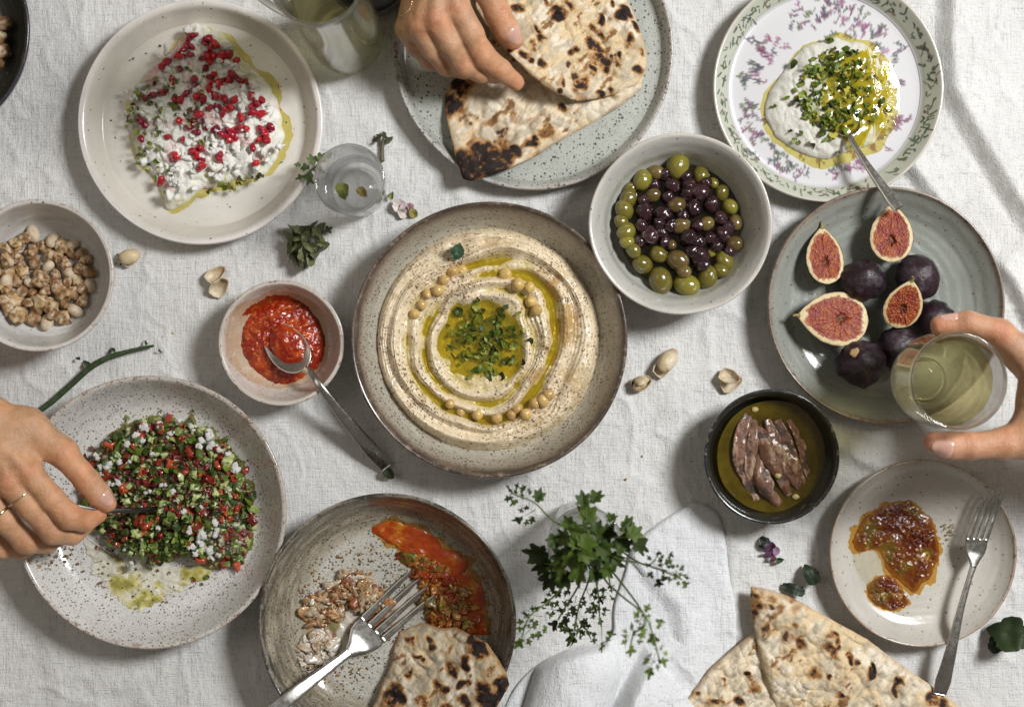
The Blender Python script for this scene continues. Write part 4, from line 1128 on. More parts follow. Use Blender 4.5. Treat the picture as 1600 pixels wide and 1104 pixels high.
# white cheese crumbs on the salad
cl = [(760, 275, 9), (745, 300, 8), (780, 320, 8), (800, 335, 7), (860, 395, 8), (400, 395, 9), (375, 430, 10), (440, 380, 6), (500, 280, 7), (590, 240, 5), (350, 365, 6), (520, 250, 8), (655, 230, 5), (790, 640, 8), (750, 650, 9), (730, 670, 8), (770, 700, 9), (720, 720, 6),
      (640, 490, 5), (520, 300, 6), (600, 460, 6), (830, 350, 6), (700, 250, 5), (480, 375, 5), (540, 490, 5), (560, 350, 5), (710, 690, 7), (800, 720, 7), (620, 590, 5), (470, 320, 6), (410, 460, 5), (740, 540, 5), (435, 455, 6), (680, 560, 5), (520, 545, 5), (640, 270, 5), (590, 620, 4), (700, 620, 6), (460, 690, 5), (480, 760, 8)]
for i, (a, b, r) in enumerate(cl):
    for j in range(3):
        x, y = PP([(a / K4 + rg.normal() * 2.5 * j, 560 + b / K4 + rg.normal() * 2.5 * j)], 0.026)[0]
        s = r / K4 * S * rg.uniform(1.0, 2.1)
        o = obj('cheese_crumb', crumb_meshes[(i + j) % 4], M_CHEESE, loc=(x, y, sal_top(x, y) + 0.0058 + s * .3), rot=tuple(rg.uniform(0, 6, 3)), scale=s)
        tag(o, 'white cheese crumb on the salad ' + where(a / K4, 560 + b / K4, 262, 775, 130), 'cheese crumb', 'cheese crumbs on the salad')
sp = [PP([p], .026)[0] for p in in_poly(None, 280, rg, sal_poly)] + [PP([p], .026)[0] for p in in_poly(None, 110, rg, zoom([(440, 600), (720, 560), (740, 720), (560, 750), (440, 700)], 0, 560, K4))]
herb_bits('chopped_herbs', 'chopped parsley leaves all over the salad', 'chopped herbs', sp, (0.0035, 0.0135),
          [(0.035, 0.062, 0.008), (0.075, 0.12, 0.014), (0.14, 0.20, 0.03), (0.035, 0.05, 0.010), (0.20, 0.26, 0.07)], lambda x, y: sal_top(x, y) + 0.0030 + 0.003 * rg.random(), rg=rg, tilt=.7)
# yogurt smear with oil below the salad
smp = PP(zoom([(300, 650), (370, 700), (450, 745), (560, 760), (680, 760), (790, 760), (770, 800), (700, 830), (600, 880), (500, 920), (440, 880), (380, 820), (330, 740)], 0, 560, K4), 0.012)
def sme_h(x, y, t): return np.array(dz('salad', x, y)) + 0.0004 + np.clip(1 - t ** 3, 0, 1) * (0.0022 + 0.0022 * fbm(x * 70, y * 70, seed=91))
def sme_c(x, y, t, z):
    n = fbm(x * 60, y * 60, seed=92)
    c = np.tile(np.array([0.64, 0.61, 0.50]), (len(x), 1))
    c = mixc(c, (0.50, 0.44, 0.14), sstep(-0.05, 0.3, n)); c = mixc(c, (0.28, 0.25, 0.05), sstep(0.2, 0.5, n) * 0.9)
    return c
v, q, t, c = patch(smp, 60, 320, sme_h, sme_c, edge=0.22, es=9, seed=93, under=lambda x, y, t, z: np.array(dz('salad', x, y)) + 0.0001)
tag(obj('yogurt_smear', mesh('yogurt_smear', v, q, t, c), M_SALAD), 'pale yogurt and oil smear below the chopped salad', 'dip')
sp = [PP([p], .010)[0] for p in in_poly(None, 60, rg, zoom([(180, 700), (300, 660), (480, 760), (760, 790), (740, 850), (560, 940), (400, 880), (260, 780)], 0, 560, K4))]
herb_bits('herb_flecks', 'brown and green spice flecks on the oily smear of the salad bowl', 'herb flecks', sp, (0.0015, 0.0045), [(0.10, 0.09, 0.03), (0.16, 0.08, 0.04), (0.20, 0.20, 0.07)], lambda x, y: float(dz('salad', x, y)) + 0.0012, rg=rg, tilt=.3)
sp = [PP([p], .010)[0] for p in in_poly(None, 45, rg, zoom([(140, 730), (200, 690), (270, 680), (280, 740), (200, 770)], 0, 560, K4))]
herb_bits('salad_crumbs', 'brown and white crumbs on the salad bowl wall below the hand', 'crumbs', sp, (0.002, 0.005), [(0.22, 0.12, 0.06), (0.55, 0.52, 0.46), (0.35, 0.22, 0.12)], lambda x, y: float(dz('salad', x, y)) + 0.0008, rg=rg, tilt=.3)

# ================================================================== figs
def m_figskin():
    k = NT('fig_skin')
    co = k.coord(); oi = k.new('ShaderNodeObjectInfo').outputs['Random']
    va = k.new('ShaderNodeVectorMath', operation='ADD'); k.link(co, va.inputs[0]); k.link(oi, va.inputs[1]); co = va.outputs[0]
    c = k.ramp(k.noise(co, 45, 4, 0.6), [(0.3, (0.009, 0.004, 0.006)), (0.6, (0.024, 0.009, 0.014)), (0.8, (0.050, 0.018, 0.022))])
    c = k.mix(k.ramp(k.noise(co, 60, 6, 0.75), [(0.50, 0.0), (0.72, 0.5)]), c, (0.11, 0.095, 0.115))
    d, _ = k.voro(co, 420)
    c = k.mix(k.ramp(d, [(0.10, 0.35), (0.22, 0.0)]), c, (0.12, 0.085, 0.08))
    k.set(Base_Color=c, Roughness=k.ramp(k.noise(co, 120, 4, 0.6), [(0.3, 0.30), (0.7, 0.58)]), Specular_IOR_Level=0.45)
    k.set(Normal=k.bump(k.math('ADD', k.noise(co, 190, 5, 0.65), k.noise(k.map(co, (1, 1, .3)), 70, 3, 0.6)), 0.7, 0.0012))
    return k.m
M_FSK = m_figskin()
M_FFL = m_food('fig_flesh', rough=0.38, sss=0.0, sss_r=(1, .4, .2), bump=0.6, bscale=700, bdist=0.0012, coat=0.05, var=0.35, vscale=700)
def fig_rad(u):   # u from stalk 0 to base 1 -> radius (unit: half width 1)
    return np.interp(u, [0, 0.04, 0.12, 0.22, 0.35, 0.50, 0.62, 0.78, 0.90, 0.96, 1.0], [0.07, 0.21, 0.44, 0.67, 0.88, 0.985, 1.0, 0.90, 0.66, 0.42, 0.0])
def whole_fig(px, py, rpx, z, rot, squash=1.0, seed=0, label=''):
    th = np.linspace(0, 2 * PI, 72, endpoint=False)
    u = 0.5 - 0.5 * np.cos(np.linspace(0, PI, 40)); rr = np.sin(PI * u ** 0.82) ** 0.62 * (1 - 0.30 * np.exp(-(u / .16) ** 1.5))
    U, T = np.meshgrid(u, th, indexing='ij')
    R = np.maximum(np.repeat(rr[:, None], 72, 1), 0.002)
    R = R * (1 + (0.030 * np.cos(T * 11 + 2 * np.sin(U * 3)) + 0.02 * np.cos(T * 5 + 1)) * np.sin(U * PI) + 0.10 * vnoise(np.cos(T) * 1.2 + seed, np.sin(T) * 1.2, U * 2, seed=seed))
    v = np.stack([R * np.cos(T), R * np.sin(T), (0.55 - U) * 2.1 * squash], -1).reshape(-1, 3)
    q = grid_quads(40, 72, wrap_v=True)
    r = W(rpx, z)
    x, y = PP([(px, py)], z + r * .5)[0]
    o = obj('whole_fig', mesh('whole_fig', v * r, q), M_FSK, loc=(x, y, z), rot=rot)
    tag(o, label, 'fig', 'whole figs on the grey green plate')
    if seed == 4:
        sv, sq = ellipsoid(8, 14, r * .22, r * .17, r * .06, .5, 1.6, 5)
        obj('stem_scar', mesh('stem_scar', sv, sq), m_plain('scar', (.40, .25, .11), rough=.6, var=.3), o, loc=(r * -.12, r * .30, r * 1.06))
    return o
whole_fig(1355, 433, 36, 0.0295, (2.75, 0.2, 0.5), 0.78, 1, 'whole purple fig below the topmost halved fig, left one of the two')
whole_fig(1443, 429, 39, 0.0320, (2.6, 0.45, 0.0), 0.8, 2, 'whole purple fig at the right end of the fig heap')
whole_fig(1464, 500, 34, 0.0285, (2.9, 0.3, 2.5), 0.8, 3, 'whole purple fig partly under the fingertip of the glass hand')
whole_fig(1349, 569, 39, 0.0320, (-0.35, 0.25, 0.9), 0.78, 4, 'whole purple fig lowest on the plate with a tan stem scar')
whole_fig(1404, 545, 33, 0.0275, (2.7, -0.4, 1.0), 0.8, 5, 'whole dark fig beside the wine glass, behind the lowest fig')

def cut_fig(px, py, half_w, length, ang, z, tilt=(0, 0, 0), seed=0, label='', deep=1.0, body=(0.75)):
    """half a fig lying skin side down, cut face up; ang = direction of the stalk in the picture plane"""
    nu, nv = 46, 40
    w = W(half_w, z); L = W(length, z)
    x, y = PP([(px, py)], z)[0]
    root = thing('cut_fig', label, 'fig', (x, y, z), 'cut figs on the grey green plate')
    root.rotation_euler = (tilt[0], tilt[1], ang)
    u = np.linspace(0, 1, nu)
    rr = np.maximum(catmull(np.stack([u, fig_rad(u)], 1), nu)[:, 1], 0.004)
    # skin: lower half shell
    th = np.linspace(PI, 2 * PI, 28)
    U, T = np.meshgrid(u, th, indexing='ij')
    R = np.repeat(rr[:, None], 28, 1) * (1 + 0.03 * vnoise(T * 3, U * 5, seed=seed))
    sv = np.stack([(0.56 - U) * L, R * np.cos(T) * w, R * np.sin(T) * w * body], -1).reshape(-1, 3)
    obj('skin', mesh('skin', sv, grid_quads(nu, 28)), M_FSK, root)
    # cut face
    s = np.linspace(-1, 1, nv)
    nu2 = 110; nv2 = 90
    u2 = np.linspace(0, 1, nu2); r2 = np.interp(u2, u, rr); s2 = np.linspace(-1, 1, nv2)
    U, Sg = np.meshgrid(u2, s2, indexing='ij')
    X = (0.56 - U) * L; Y = Sg * np.repeat(r2[:, None], nv2, 1) * w
    # depth inside the outline: 0 at the skin, 1 at the core
    yy = Y / w; xx = (0.56 - U)
    du = np.minimum(U / 0.5, (1 - U) / 0.42)
    e = np.minimum((1 - np.abs(Sg)) * np.repeat(r2[:, None], nv2, 1), np.clip(du, 0, 1) * 0.8)
    e = e + 0.016 * vnoise(U * 14, Sg * 10, seed=seed + 4)
    ca = np.arctan2(yy, (U - 0.60) * 2.0); rad = np.hypot(yy, (U - 0.60) * 2.0)
    core = 1 - sstep(0.07, 0.22, rad + 0.10 * vnoise(ca * 2.5, rad * 4, seed=seed + 7))
    fib = vnoise(np.cos(ca) * 9 + seed, np.sin(ca) * 9, rad * 4, seed=seed + 2)
    seeds_ = vnoise(X * 1400 , Y * 1400, seed=seed + 3)
    col = np.tile(np.array([0.62, 0.50, 0.26]), (X.size, 1))
    f = lambda a: a.ravel()
    col = mixc(col, (0.10, 0.03, 0.04), f(1 - sstep(0.0, 0.05, e)))
    inn = f(sstep(0.13, 0.22, e + 0.05 * fib))
    col = mixc(col, (0.22, 0.022, 0.005), inn)
    col = mixc(col, (0.36, 0.085, 0.010), inn * f(sstep(0.0, 0.4, fib)) * 0.65)
    col = mixc(col, (0.55, 0.28, 0.09), inn * f(sstep(0.46, 0.62, seeds_)) * 0.5)
    col = mixc(col, (0.20, 0.02, 0.02), inn * f(sstep(0.1, 0.5, -fib)) * 0.6)
    col = mixc(col, (0.12, 0.035, 0.012), f(core))
    zz = 0.0010 * np.sin(np.clip(e, 0, .2) / .2 * PI / 2) + 0.0009 * (sstep(0.19, 0.27, e)) * (0.5 * fib + 0.7 * seeds_) - 0.0030 * core
    fv = np.stack([X, Y, zz], -1).reshape(-1, 3)
    obj('flesh', mesh('flesh', fv, grid_quads(nu2, nv2)[:, ::-1], col=col), M_FFL, root)
    # stalk stub
    v_, q_, t_ = sweep([(0.54 * L, 0, -0.0005), (0.60 * L, 0, 0.0005), (0.65 * L, 0.001, 0.002)], [0.0045, 0.003, 0.002], [0.004, 0.003, 0.002], 8, 8)
    obj('stalk', mesh('stalk', v_, q_, t_), M_STALK, root)
    return root
M_STALK = m_plain('fig_stalk', (0.22, 0.17, 0.06), rough=0.6, var=0.3)
cut_fig(1289, 405, 30, 93, 1.62, 0.026, (0.08, 0.22, 0), 10, 'halved fig at the upper left of the plate, small oval cut face')
cut_fig(1393, 370, 34, 92, 1.52, 0.034, (-0.05, 0.10, 0), 20, 'halved fig at the top of the plate under the spoon handle')
cut_fig(1309, 498, 43, 112, 3.06, 0.032, (0.12, -0.05, 0), 30, 'largest halved fig with its stalk pointing left')
cut_fig(1411, 480, 31, 82, 1.36, 0.046, (0.1, -0.42, 0), 40, 'fig quarter propped on the whole figs in the middle of the heap')

# ================================================================== anchovies
an_z = 0.0245
ac = D['anchovy']['c']
v, q, t, _ = patch(PP([(1208, 713)], an_z)[0] + circ * W(88, an_z), 30, 160, lambda x, y, t: an_z + 0.0002 * vnoise(x * 80, y * 80) + 0.0008 * sstep(.92, 1, t), edge=0.012, es=2, seed=71)
an_o = obj('anchovy_oil', mesh('anchovy_oil', v, q, t), m_oil('amber_oil', (0.72, 0.50, 0.06), (0.19, 0.13, 0.008), 0.38))
tag(an_o, 'murky amber oil around the anchovies in the black bowl', 'oil')
M_ANC = m_food('anchovy', rough=0.24, bump=0.9, bscale=520, bdist=0.0012, coat=0.5, var=0.4, vscale=420)
def anchovy(pts, wid, z, seed, label):
    p = np.array(zoom(pts, 1100, 600, 4.8)); m = len(p)
    zz = np.interp(np.linspace(0, 1, m), [0, 0.3, 0.7, 1], [z - .003, z, z, z - 0.004])
    p3 = np.array([P(a, b, c) for (a, b), c in zip(p, zz)])
    w = W(wid / 4.8, z) * 1.25
    u = np.linspace(0, 1, m); prof = np.interp(u, [0, .18, .45, .75, 1], [0.50, .92, 1, .85, .42]) * w
    v, q, t = sweep(p3, prof, prof * 0.42, 90, 26, power=2.2)
    n = fbm(v[:, 0] * 120, v[:, 1] * 120, v[:, 2] * 120, octv=4, seed=seed)
    g = np.sin(np.arange(len(v)) % 26 / 26 * 2 * PI * 3 + seed)
    n2 = fbm(v[:, 0] * 300, v[:, 1] * 90, v[:, 2] * 200, octv=3, seed=seed + 9)
    v = v + np.stack([0.0011 * n, 0.0006 * n, 0.0016 * n + 0.0005 * g + 0.0007 * n2], 1)
    c = np.tile(np.array([0.185, 0.082, 0.044]), (len(v), 1))
    c = mixc(c, (0.40, 0.27, 0.18), sstep(0.05, 0.35, n2)); c = mixc(c, (0.06, 0.035, 0.03), sstep(0.1, 0.4, -n))
    o = obj('anchovy_fillet', mesh('anchovy_fillet', v, q, t, c), M_ANC)
    tag(o, label, 'anchovy', 'anchovy fillets in the black bowl')
anchovy([(335, 225), (295, 330), (268, 440), (268, 570), (312, 690), (395, 870)], 92, .0270, 1, 'brownish anchovy fillet lying leftmost in the amber oil')
anchovy([(372, 260), (372, 390), (352, 510), (338, 640), (370, 740)], 74, .0290, 2, 'short narrow anchovy fillet second from the left')
anchovy([(400, 320), (455, 420), (488, 540), (560, 660), (640, 830)], 100, .0300, 3, 'long anchovy fillet running down the middle of the pile')
anchovy([(415, 540), (425, 660), (470, 780), (560, 900)], 112, .0285, 4, 'broad reddish anchovy fillet lowest in the bowl')
anchovy([(470, 260), (520, 400), (556, 520), (630, 650), (710, 780)], 84, .0290, 5, 'anchovy fillet right of the middle with a blunt lower end')
anchovy([(545, 265), (605, 400), (642, 520), (695, 640), (735, 745)], 92, .0275, 6, 'red brown anchovy fillet second from the right')
anchovy([(630, 260), (698, 385), (736, 480), (755, 600), (790, 710)], 56, .0270, 7, 'thinnest anchovy fillet rightmost in the oil')
anchovy([(350, 420), (405, 560), (380, 700), (430, 820)], 70, .0255, 8, 'dark anchovy fillet showing between the two left ones')
# bits of garlic
for i, (a, b, s, lab) in enumerate([(385, 190, 22, 'pale garlic bit above the anchovies'), (690, 845, 24, 'round garlic bit below the anchovies at right'), (545, 680, 22, 'yellow garlic bit on the middle anchovy')]):
    v, q = ellipsoid(9, 12, 1.2, 0.9, 0.6, 0.4, 1.5, 400 + i)
    x, y = P(1100 + a / 4.8, 600 + b / 4.8, .027)[:2]
    tag(obj('garlic_bit', mesh('garlic_bit', v, q), m_plain('garlic', (0.48, 0.38, 0.16), rough=0.25, coat=0.4, sss=0.2), loc=(x, y, [.025, .025, .035][i]), scale=s / 4.8 * S), lab, 'garlic')

# ================================================================== relish on the small plate
relA = PP(zoom([(145, 370), (165, 330), (210, 285), (260, 255), (310, 235), (390, 230), (430, 262), (480, 310), (505, 375), (518, 430), (500, 500), (480, 560), (440, 580), (425, 615), (395, 615), (350, 580), (315, 540), (282, 515), (278, 478), (258, 442), (215, 430), (168, 446), (145, 412)], 1280, 700, 2.73), .007)
relB = PP(zoom([(205, 600), (230, 565), (265, 545), (310, 548), (345, 585), (375, 635), (385, 660), (345, 685), (300, 693), (250, 672), (215, 640)], 1280, 700, 2.73), .007)
def rel_h(x, y, t):
    f1, f2, _ = worley(x * 210, y * 210, seed=94)
    return np.array(dz('small', x, y)) + 0.0004 + np.clip(1 - t ** 4, 0, 1) * (0.0018 + 0.0022 * fbm(x * 120, y * 120, octv=4, seed=95) + 0.0030 * np.clip(1 - (f1 / 0.6) ** 2, 0, 1) * sstep(-0.25, 0.35, fbm(x * 70, y * 70, seed=96)))
def rel_c(x, y, t, z):
    n = fbm(x * 75, y * 75, seed=97); n2 = fbm(x * 160, y * 160, seed=98)
    c = np.tile(np.array([0.14, 0.036, 0.005]), (len(x), 1))
    c = mixc(c, (0.095, 0.016, 0.003), sstep(-0.02, 0.25, n)); c = mixc(c, (0.12, 0.085, 0.008), sstep(0.10, 0.35, -n) * 0.7)
    c = mixc(c, (0.40, 0.22, 0.05), sstep(0.30, 0.5, n2) * 0.6)
    c = mixc(c, (0.24, 0.085, 0.008), sstep(0.84, 0.98, t) * 0.8)
    return c
M_HALO = m_oil('rust_oil', (0.95, 0.72, 0.36), (0.35, 0.13, 0.01), 0.06, rough=0.08)
for out, ctr, lab in ((relA, (385, 368), 'thin orange oil halo seeping from the larger relish smear'), (relB, (300, 620), 'thin orange oil halo seeping from the small relish dollop')):
    cc_ = PP(zoom([ctr], 1280, 700, 2.73), .007)[0]
    v, q, t, _ = patch(cc_ + (out - cc_) * 1.07, 20, 300, lambda x, y, t: np.array(dz('small', x, y)) + 0.0003 + 0.0004 * (1 - t ** 6), edge=0.10, es=9, seed=103, center=cc_)
    tag(obj('oil_halo', mesh('oil_halo', v, q, t), M_HALO), lab, 'oil', kind='stuff')
for out, nm, lab, ctr in ((relA, 'relish_smear', 'glossy red brown relish smear across the small cream plate', (385, 368)), (relB, 'relish_dollop', 'small dark relish dollop below the larger smear', (300, 620))):
    cc_ = PP(zoom([ctr], 1280, 700, 2.73), .007)[0]
    v, q, t, c = patch(out, 70, 300, rel_h, rel_c, edge=0.07, es=5, seed=99, center=cc_, under=lambda x, y, t, z: np.array(dz('small', x, y)) + 0.0001)
    tag(obj(nm, mesh(nm, v, q, t, c), M_SAUCE), lab, 'relish')
v, q, t, _ = patch(PP(zoom([(150, 440), (200, 420), (260, 430), (285, 500), (260, 545), (215, 590), (170, 540), (148, 490)], 1280, 700, 2.73), .006), 14, 120, lambda x, y, t: np.array(dz('small', x, y)) + 0.0004 + 0.0005 * (1 - t ** 5), edge=0.06, es=4, seed=101)
tag(obj('oil_smear', mesh('oil_smear', v, q, t), m_oil('clear_oil', (0.99, 0.97, 0.90), (0.6, 0.5, 0.3), 0.0)), 'clear oily smear left where the relish was scooped away', 'oil', kind='stuff')
sp = [PP([p], .006)[0] for p in in_poly(None, 26, rg, zoom([(500, 290), (560, 300), (590, 350), (550, 390), (520, 350)], 1280, 700, 2.73))]
herb_bits('relish_flecks', 'small brown relish flecks right of the smear', 'flecks', sp, (0.0014, 0.0035), [(0.20, 0.15, 0.05), (0.26, 0.20, 0.10)], lambda x, y: float(dz('small', x, y)) + 0.0004, rg=rg, tilt=.1)

# ================================================================== leftovers in the used bowl
KU = 3.033
saucepx = zoom([(600, 262), (640, 245), (700, 240), (780, 245), (860, 262), (940, 320), (1000, 380), (1060, 450), (1100, 530), (1130, 610), (1140, 700), (1135, 780), (1040, 770), (960, 740), (900, 700), (860, 620), (870, 540), (840, 470), (800, 400), (740, 360), (680, 320), (630, 290)], 380, 740, KU)
swx = PP(saucepx, .011)
def ss_h(x, y, t): return np.array(dz('used', x, y)) + 0.0005 + np.clip(1 - t ** 5, 0, 1) * (0.0016 + 0.0022 * fbm(x * 90, y * 90, octv=4, seed=111))
def ss_c(x, y, t, z):
    n = fbm(x * 75, y * 75, octv=4, gain=0.6, seed=112)
    c = np.tile(np.array([0.34, 0.048, 0.006]), (len(x), 1))
    c = mixc(c, (0.45, 0.15, 0.012), sstep(0.05, 0.4, n)); c = mixc(c, (0.28, 0.035, 0.006), sstep(0.15, 0.4, -n))
    return c
cc_ = PP(zoom([(985, 560)], 380, 740, KU), .011)[0]
# crescent follows the wall, so it is built as a strip along its own centre line
mid = PP(zoom([(610, 262), (700, 275), (800, 320), (880, 390), (950, 480), (1000, 570), (1020, 660), (1030, 770)], 380, 740, KU), .011)
wd = np.array([20, 95, 140, 170, 210, 230, 240, 200]) / KU * S
pc = catmull(mid, 90); wc = np.interp(np.linspace(0, 1, 90), np.linspace(0, 1, 8), wd)
Tn = norm(np.gradient(pc, axis=0)); Nn = np.stack([-Tn[:, 1], Tn[:, 0]], 1)
sl = np.linspace(-0.5, 0.5, 44)
edge_n = 1 + 0.32 * fbm(np.linspace(0, 14, 90), np.zeros(90), octv=4, seed=113)
XY = pc[:, None, :] + Nn[:, None, :] * (wc * edge_n)[:, None, None] * sl[None, :, None]
tt = np.maximum(np.abs(sl)[None, :] * 2, np.abs(np.linspace(-1, 1, 90))[:, None] ** 3)
xs, ys, ts = XY[..., 0].ravel(), XY[..., 1].ravel(), np.clip(tt, 0, 1).ravel()
zz = ss_h(xs, ys, ts)
tag(obj('sauce_pool', mesh('sauce_pool', np.stack([xs, ys, zz], 1), grid_quads(90, 44), col=ss_c(xs, ys, ts, zz)), M_SAUCE), 'red orange oily sauce pooled along the right wall of the used bowl', 'sauce')
wc2 = wc * edge_n * 1.13 + 0.003
XY2 = pc[:, None, :] + Nn[:, None, :] * (wc2 * (1 + 0.25 * fbm(np.linspace(0, 22, 90), np.ones(90), octv=3, seed=117)))[:, None, None] * sl[None, :, None]
x2, y2 = XY2[..., 0].ravel(), XY2[..., 1].ravel()
tag(obj('oil_halo', mesh('oil_halo', np.stack([x2, y2, np.array(dz('used', x2, y2)) + 0.0004 + 0.0003 * (1 - ts ** 4)], 1), grid_quads(90, 44)), M_HALO), 'thin orange oil film around the red sauce in the used bowl', 'oil', kind='stuff')
def scraps(name, label, polypx, n, size, cols, lift, seed, mat):
    rg = np.random.default_rng(seed); mb = MB()
    for i, p in enumerate(in_poly(None, n, rg, zoom(polypx, 380, 740, KU))):
        x, y = PP([p], .014)[0]; s = rg.uniform(*size)
        v, q = ellipsoid(10, 13, rg.uniform(0.9, 1.7), rg.uniform(.5, 1), rg.uniform(.22, .5), 1.35, 1.5, int(rg.integers(9999)))
        c1 = np.array(cols[rg.integers(len(cols))]) * rg.uniform(.7, 1.2); c2 = np.array(cols[rg.integers(len(cols))]) * rg.uniform(.7, 1.2)
        cc = c1[None, :] + (c2 - c1)[None, :] * sstep(-.1, .3, fbm(v[:, 0] * 1.6 + i, v[:, 1] * 1.6, v[:, 2] * 3, seed=seed))[:, None]
        mb.add(v * s @ rotm(rg.normal() * .35, rg.normal() * .35, rg.uniform(0, 6)).T + np.array([x, y, float(dz('used', x, y)) + s * 0.25 + rg.random() * lift]), q, None, cc)
    return tag(obj(name, mb.mesh(name), mat), label, 'food scraps', kind='stuff')
scraps('egg_scraps', 'scraps of pinkish vegetables and white curd left of the fork in the used bowl', [(270, 640), (330, 570), (430, 540), (450, 480), (560, 480), (640, 540), (690, 620), (600, 660), (500, 620), (430, 700), (330, 720)], 260, (0.0011, 0.0058),
       [(0.50, 0.40, 0.27), (0.30, 0.13, 0.06), (0.40, 0.24, 0.10), (0.58, 0.52, 0.42), (0.26, 0.13, 0.04), (0.46, 0.30, 0.17), (0.30, 0.09, 0.04)], .003, 7, M_SAUCE)
scraps('curd_scraps', 'pale curd pieces with green specks at the lower left of the used bowl', [(255, 820), (300, 760), (360, 740), (430, 780), (460, 840), (400, 900), (320, 920), (270, 890)], 90, (0.0014, 0.0058), [(0.64, 0.58, 0.48), (0.66, 0.60, 0.52), (0.52, 0.42, 0.32), (0.40, 0.26, 0.14)], .003, 8, M_SAUCE)
scraps('sauce_scraps', 'chopped tomato and herb bits in the red sauce of the used bowl', [(740, 380), (860, 400), (1000, 470), (1100, 620), (1120, 740), (980, 740), (880, 680), (840, 520)], 240, (0.0010, 0.0055), [(0.30, 0.035, 0.01), (0.42, 0.15, 0.02), (0.14, 0.13, 0.02), (0.22, 0.025, 0.008), (0.45, 0.25, 0.06), (0.33, 0.06, 0.01)], .002, 9, M_SAUCE)
scraps('sauce_specks', 'small rusty specks stuck to the floor of the used bowl', [(280, 420), (420, 380), (640, 330), (820, 480), (840, 640), (560, 980), (300, 1040), (250, 860), (250, 600)], 330, (0.0004, 0.0013), [(0.25, 0.12, 0.03), (0.08, 0.06, 0.03), (0.30, 0.16, 0.05)], 0, 10, M_SAUCE)
rsm = PP(zoom([(290, 640), (330, 560), (430, 530), (470, 470), (560, 470), (640, 520), (690, 600), (640, 650), (580, 680), (500, 640), (420, 720), (330, 740)], 380, 740, KU), .011)
v, q, t, c = patch(rsm, 40, 260, lambda x, y, t: np.array(dz('used', x, y)) + 0.0003 + np.clip(1 - t ** 3, 0, 1) * (0.0008 + 0.0014 * fbm(x * 110, y * 110, seed=127)),
                   lambda x, y, t, z: mixc(mixc(np.tile(np.array([0.42, 0.22, 0.09]), (len(x), 1)), (0.55, 0.47, 0.36), sstep(0.0, .3, fbm(x * 80, y * 80, seed=128))), (0.26, 0.07, 0.02), sstep(0.1, .4, -fbm(x * 70, y * 70, seed=129))), edge=0.25, es=9, seed=130)
tag(obj('sauce_smear', mesh('sauce_smear', v, q, t, c), M_SAUCE), 'rusty sauce smear under the vegetable scraps in the used bowl', 'sauce')
# curd smear left of the fork
smu = PP(zoom([(300, 720), (340, 690), (430, 690), (520, 640), (620, 640), (700, 600), (800, 520), (860, 520), (850, 600), (700, 720), (560, 800), (470, 860), (420, 880), (330, 900), (290, 830)], 380, 740, KU), .011)
v, q, t, c = patch(smu, 36, 200, lambda x, y, t: np.array(dz('used', x, y)) + 0.0003 + np.clip(1 - t ** 3, 0, 1) * (0.0012 + 0.0024 * np.clip(fbm(x * 90 + y * 60, y * 40 - x * 20, seed=121), -.5, 1)),
                   lambda x, y, t, z: mixc(mixc(np.tile(np.array([0.54, 0.50, 0.43]), (len(x), 1)), (0.34, 0.15, 0.06), sstep(0.08, .35, fbm(x * 70, y * 70, seed=122))), (0.25, 0.22, 0.09), sstep(0.1, .4, -fbm(x * 60, y * 60, seed=123))), edge=0.12, es=7, seed=124)
tag(obj('curd_smear', mesh('curd_smear', v, q, t, c), M_SAUCE), 'streaky white curd smear beneath the fork in the used bowl', 'dip')

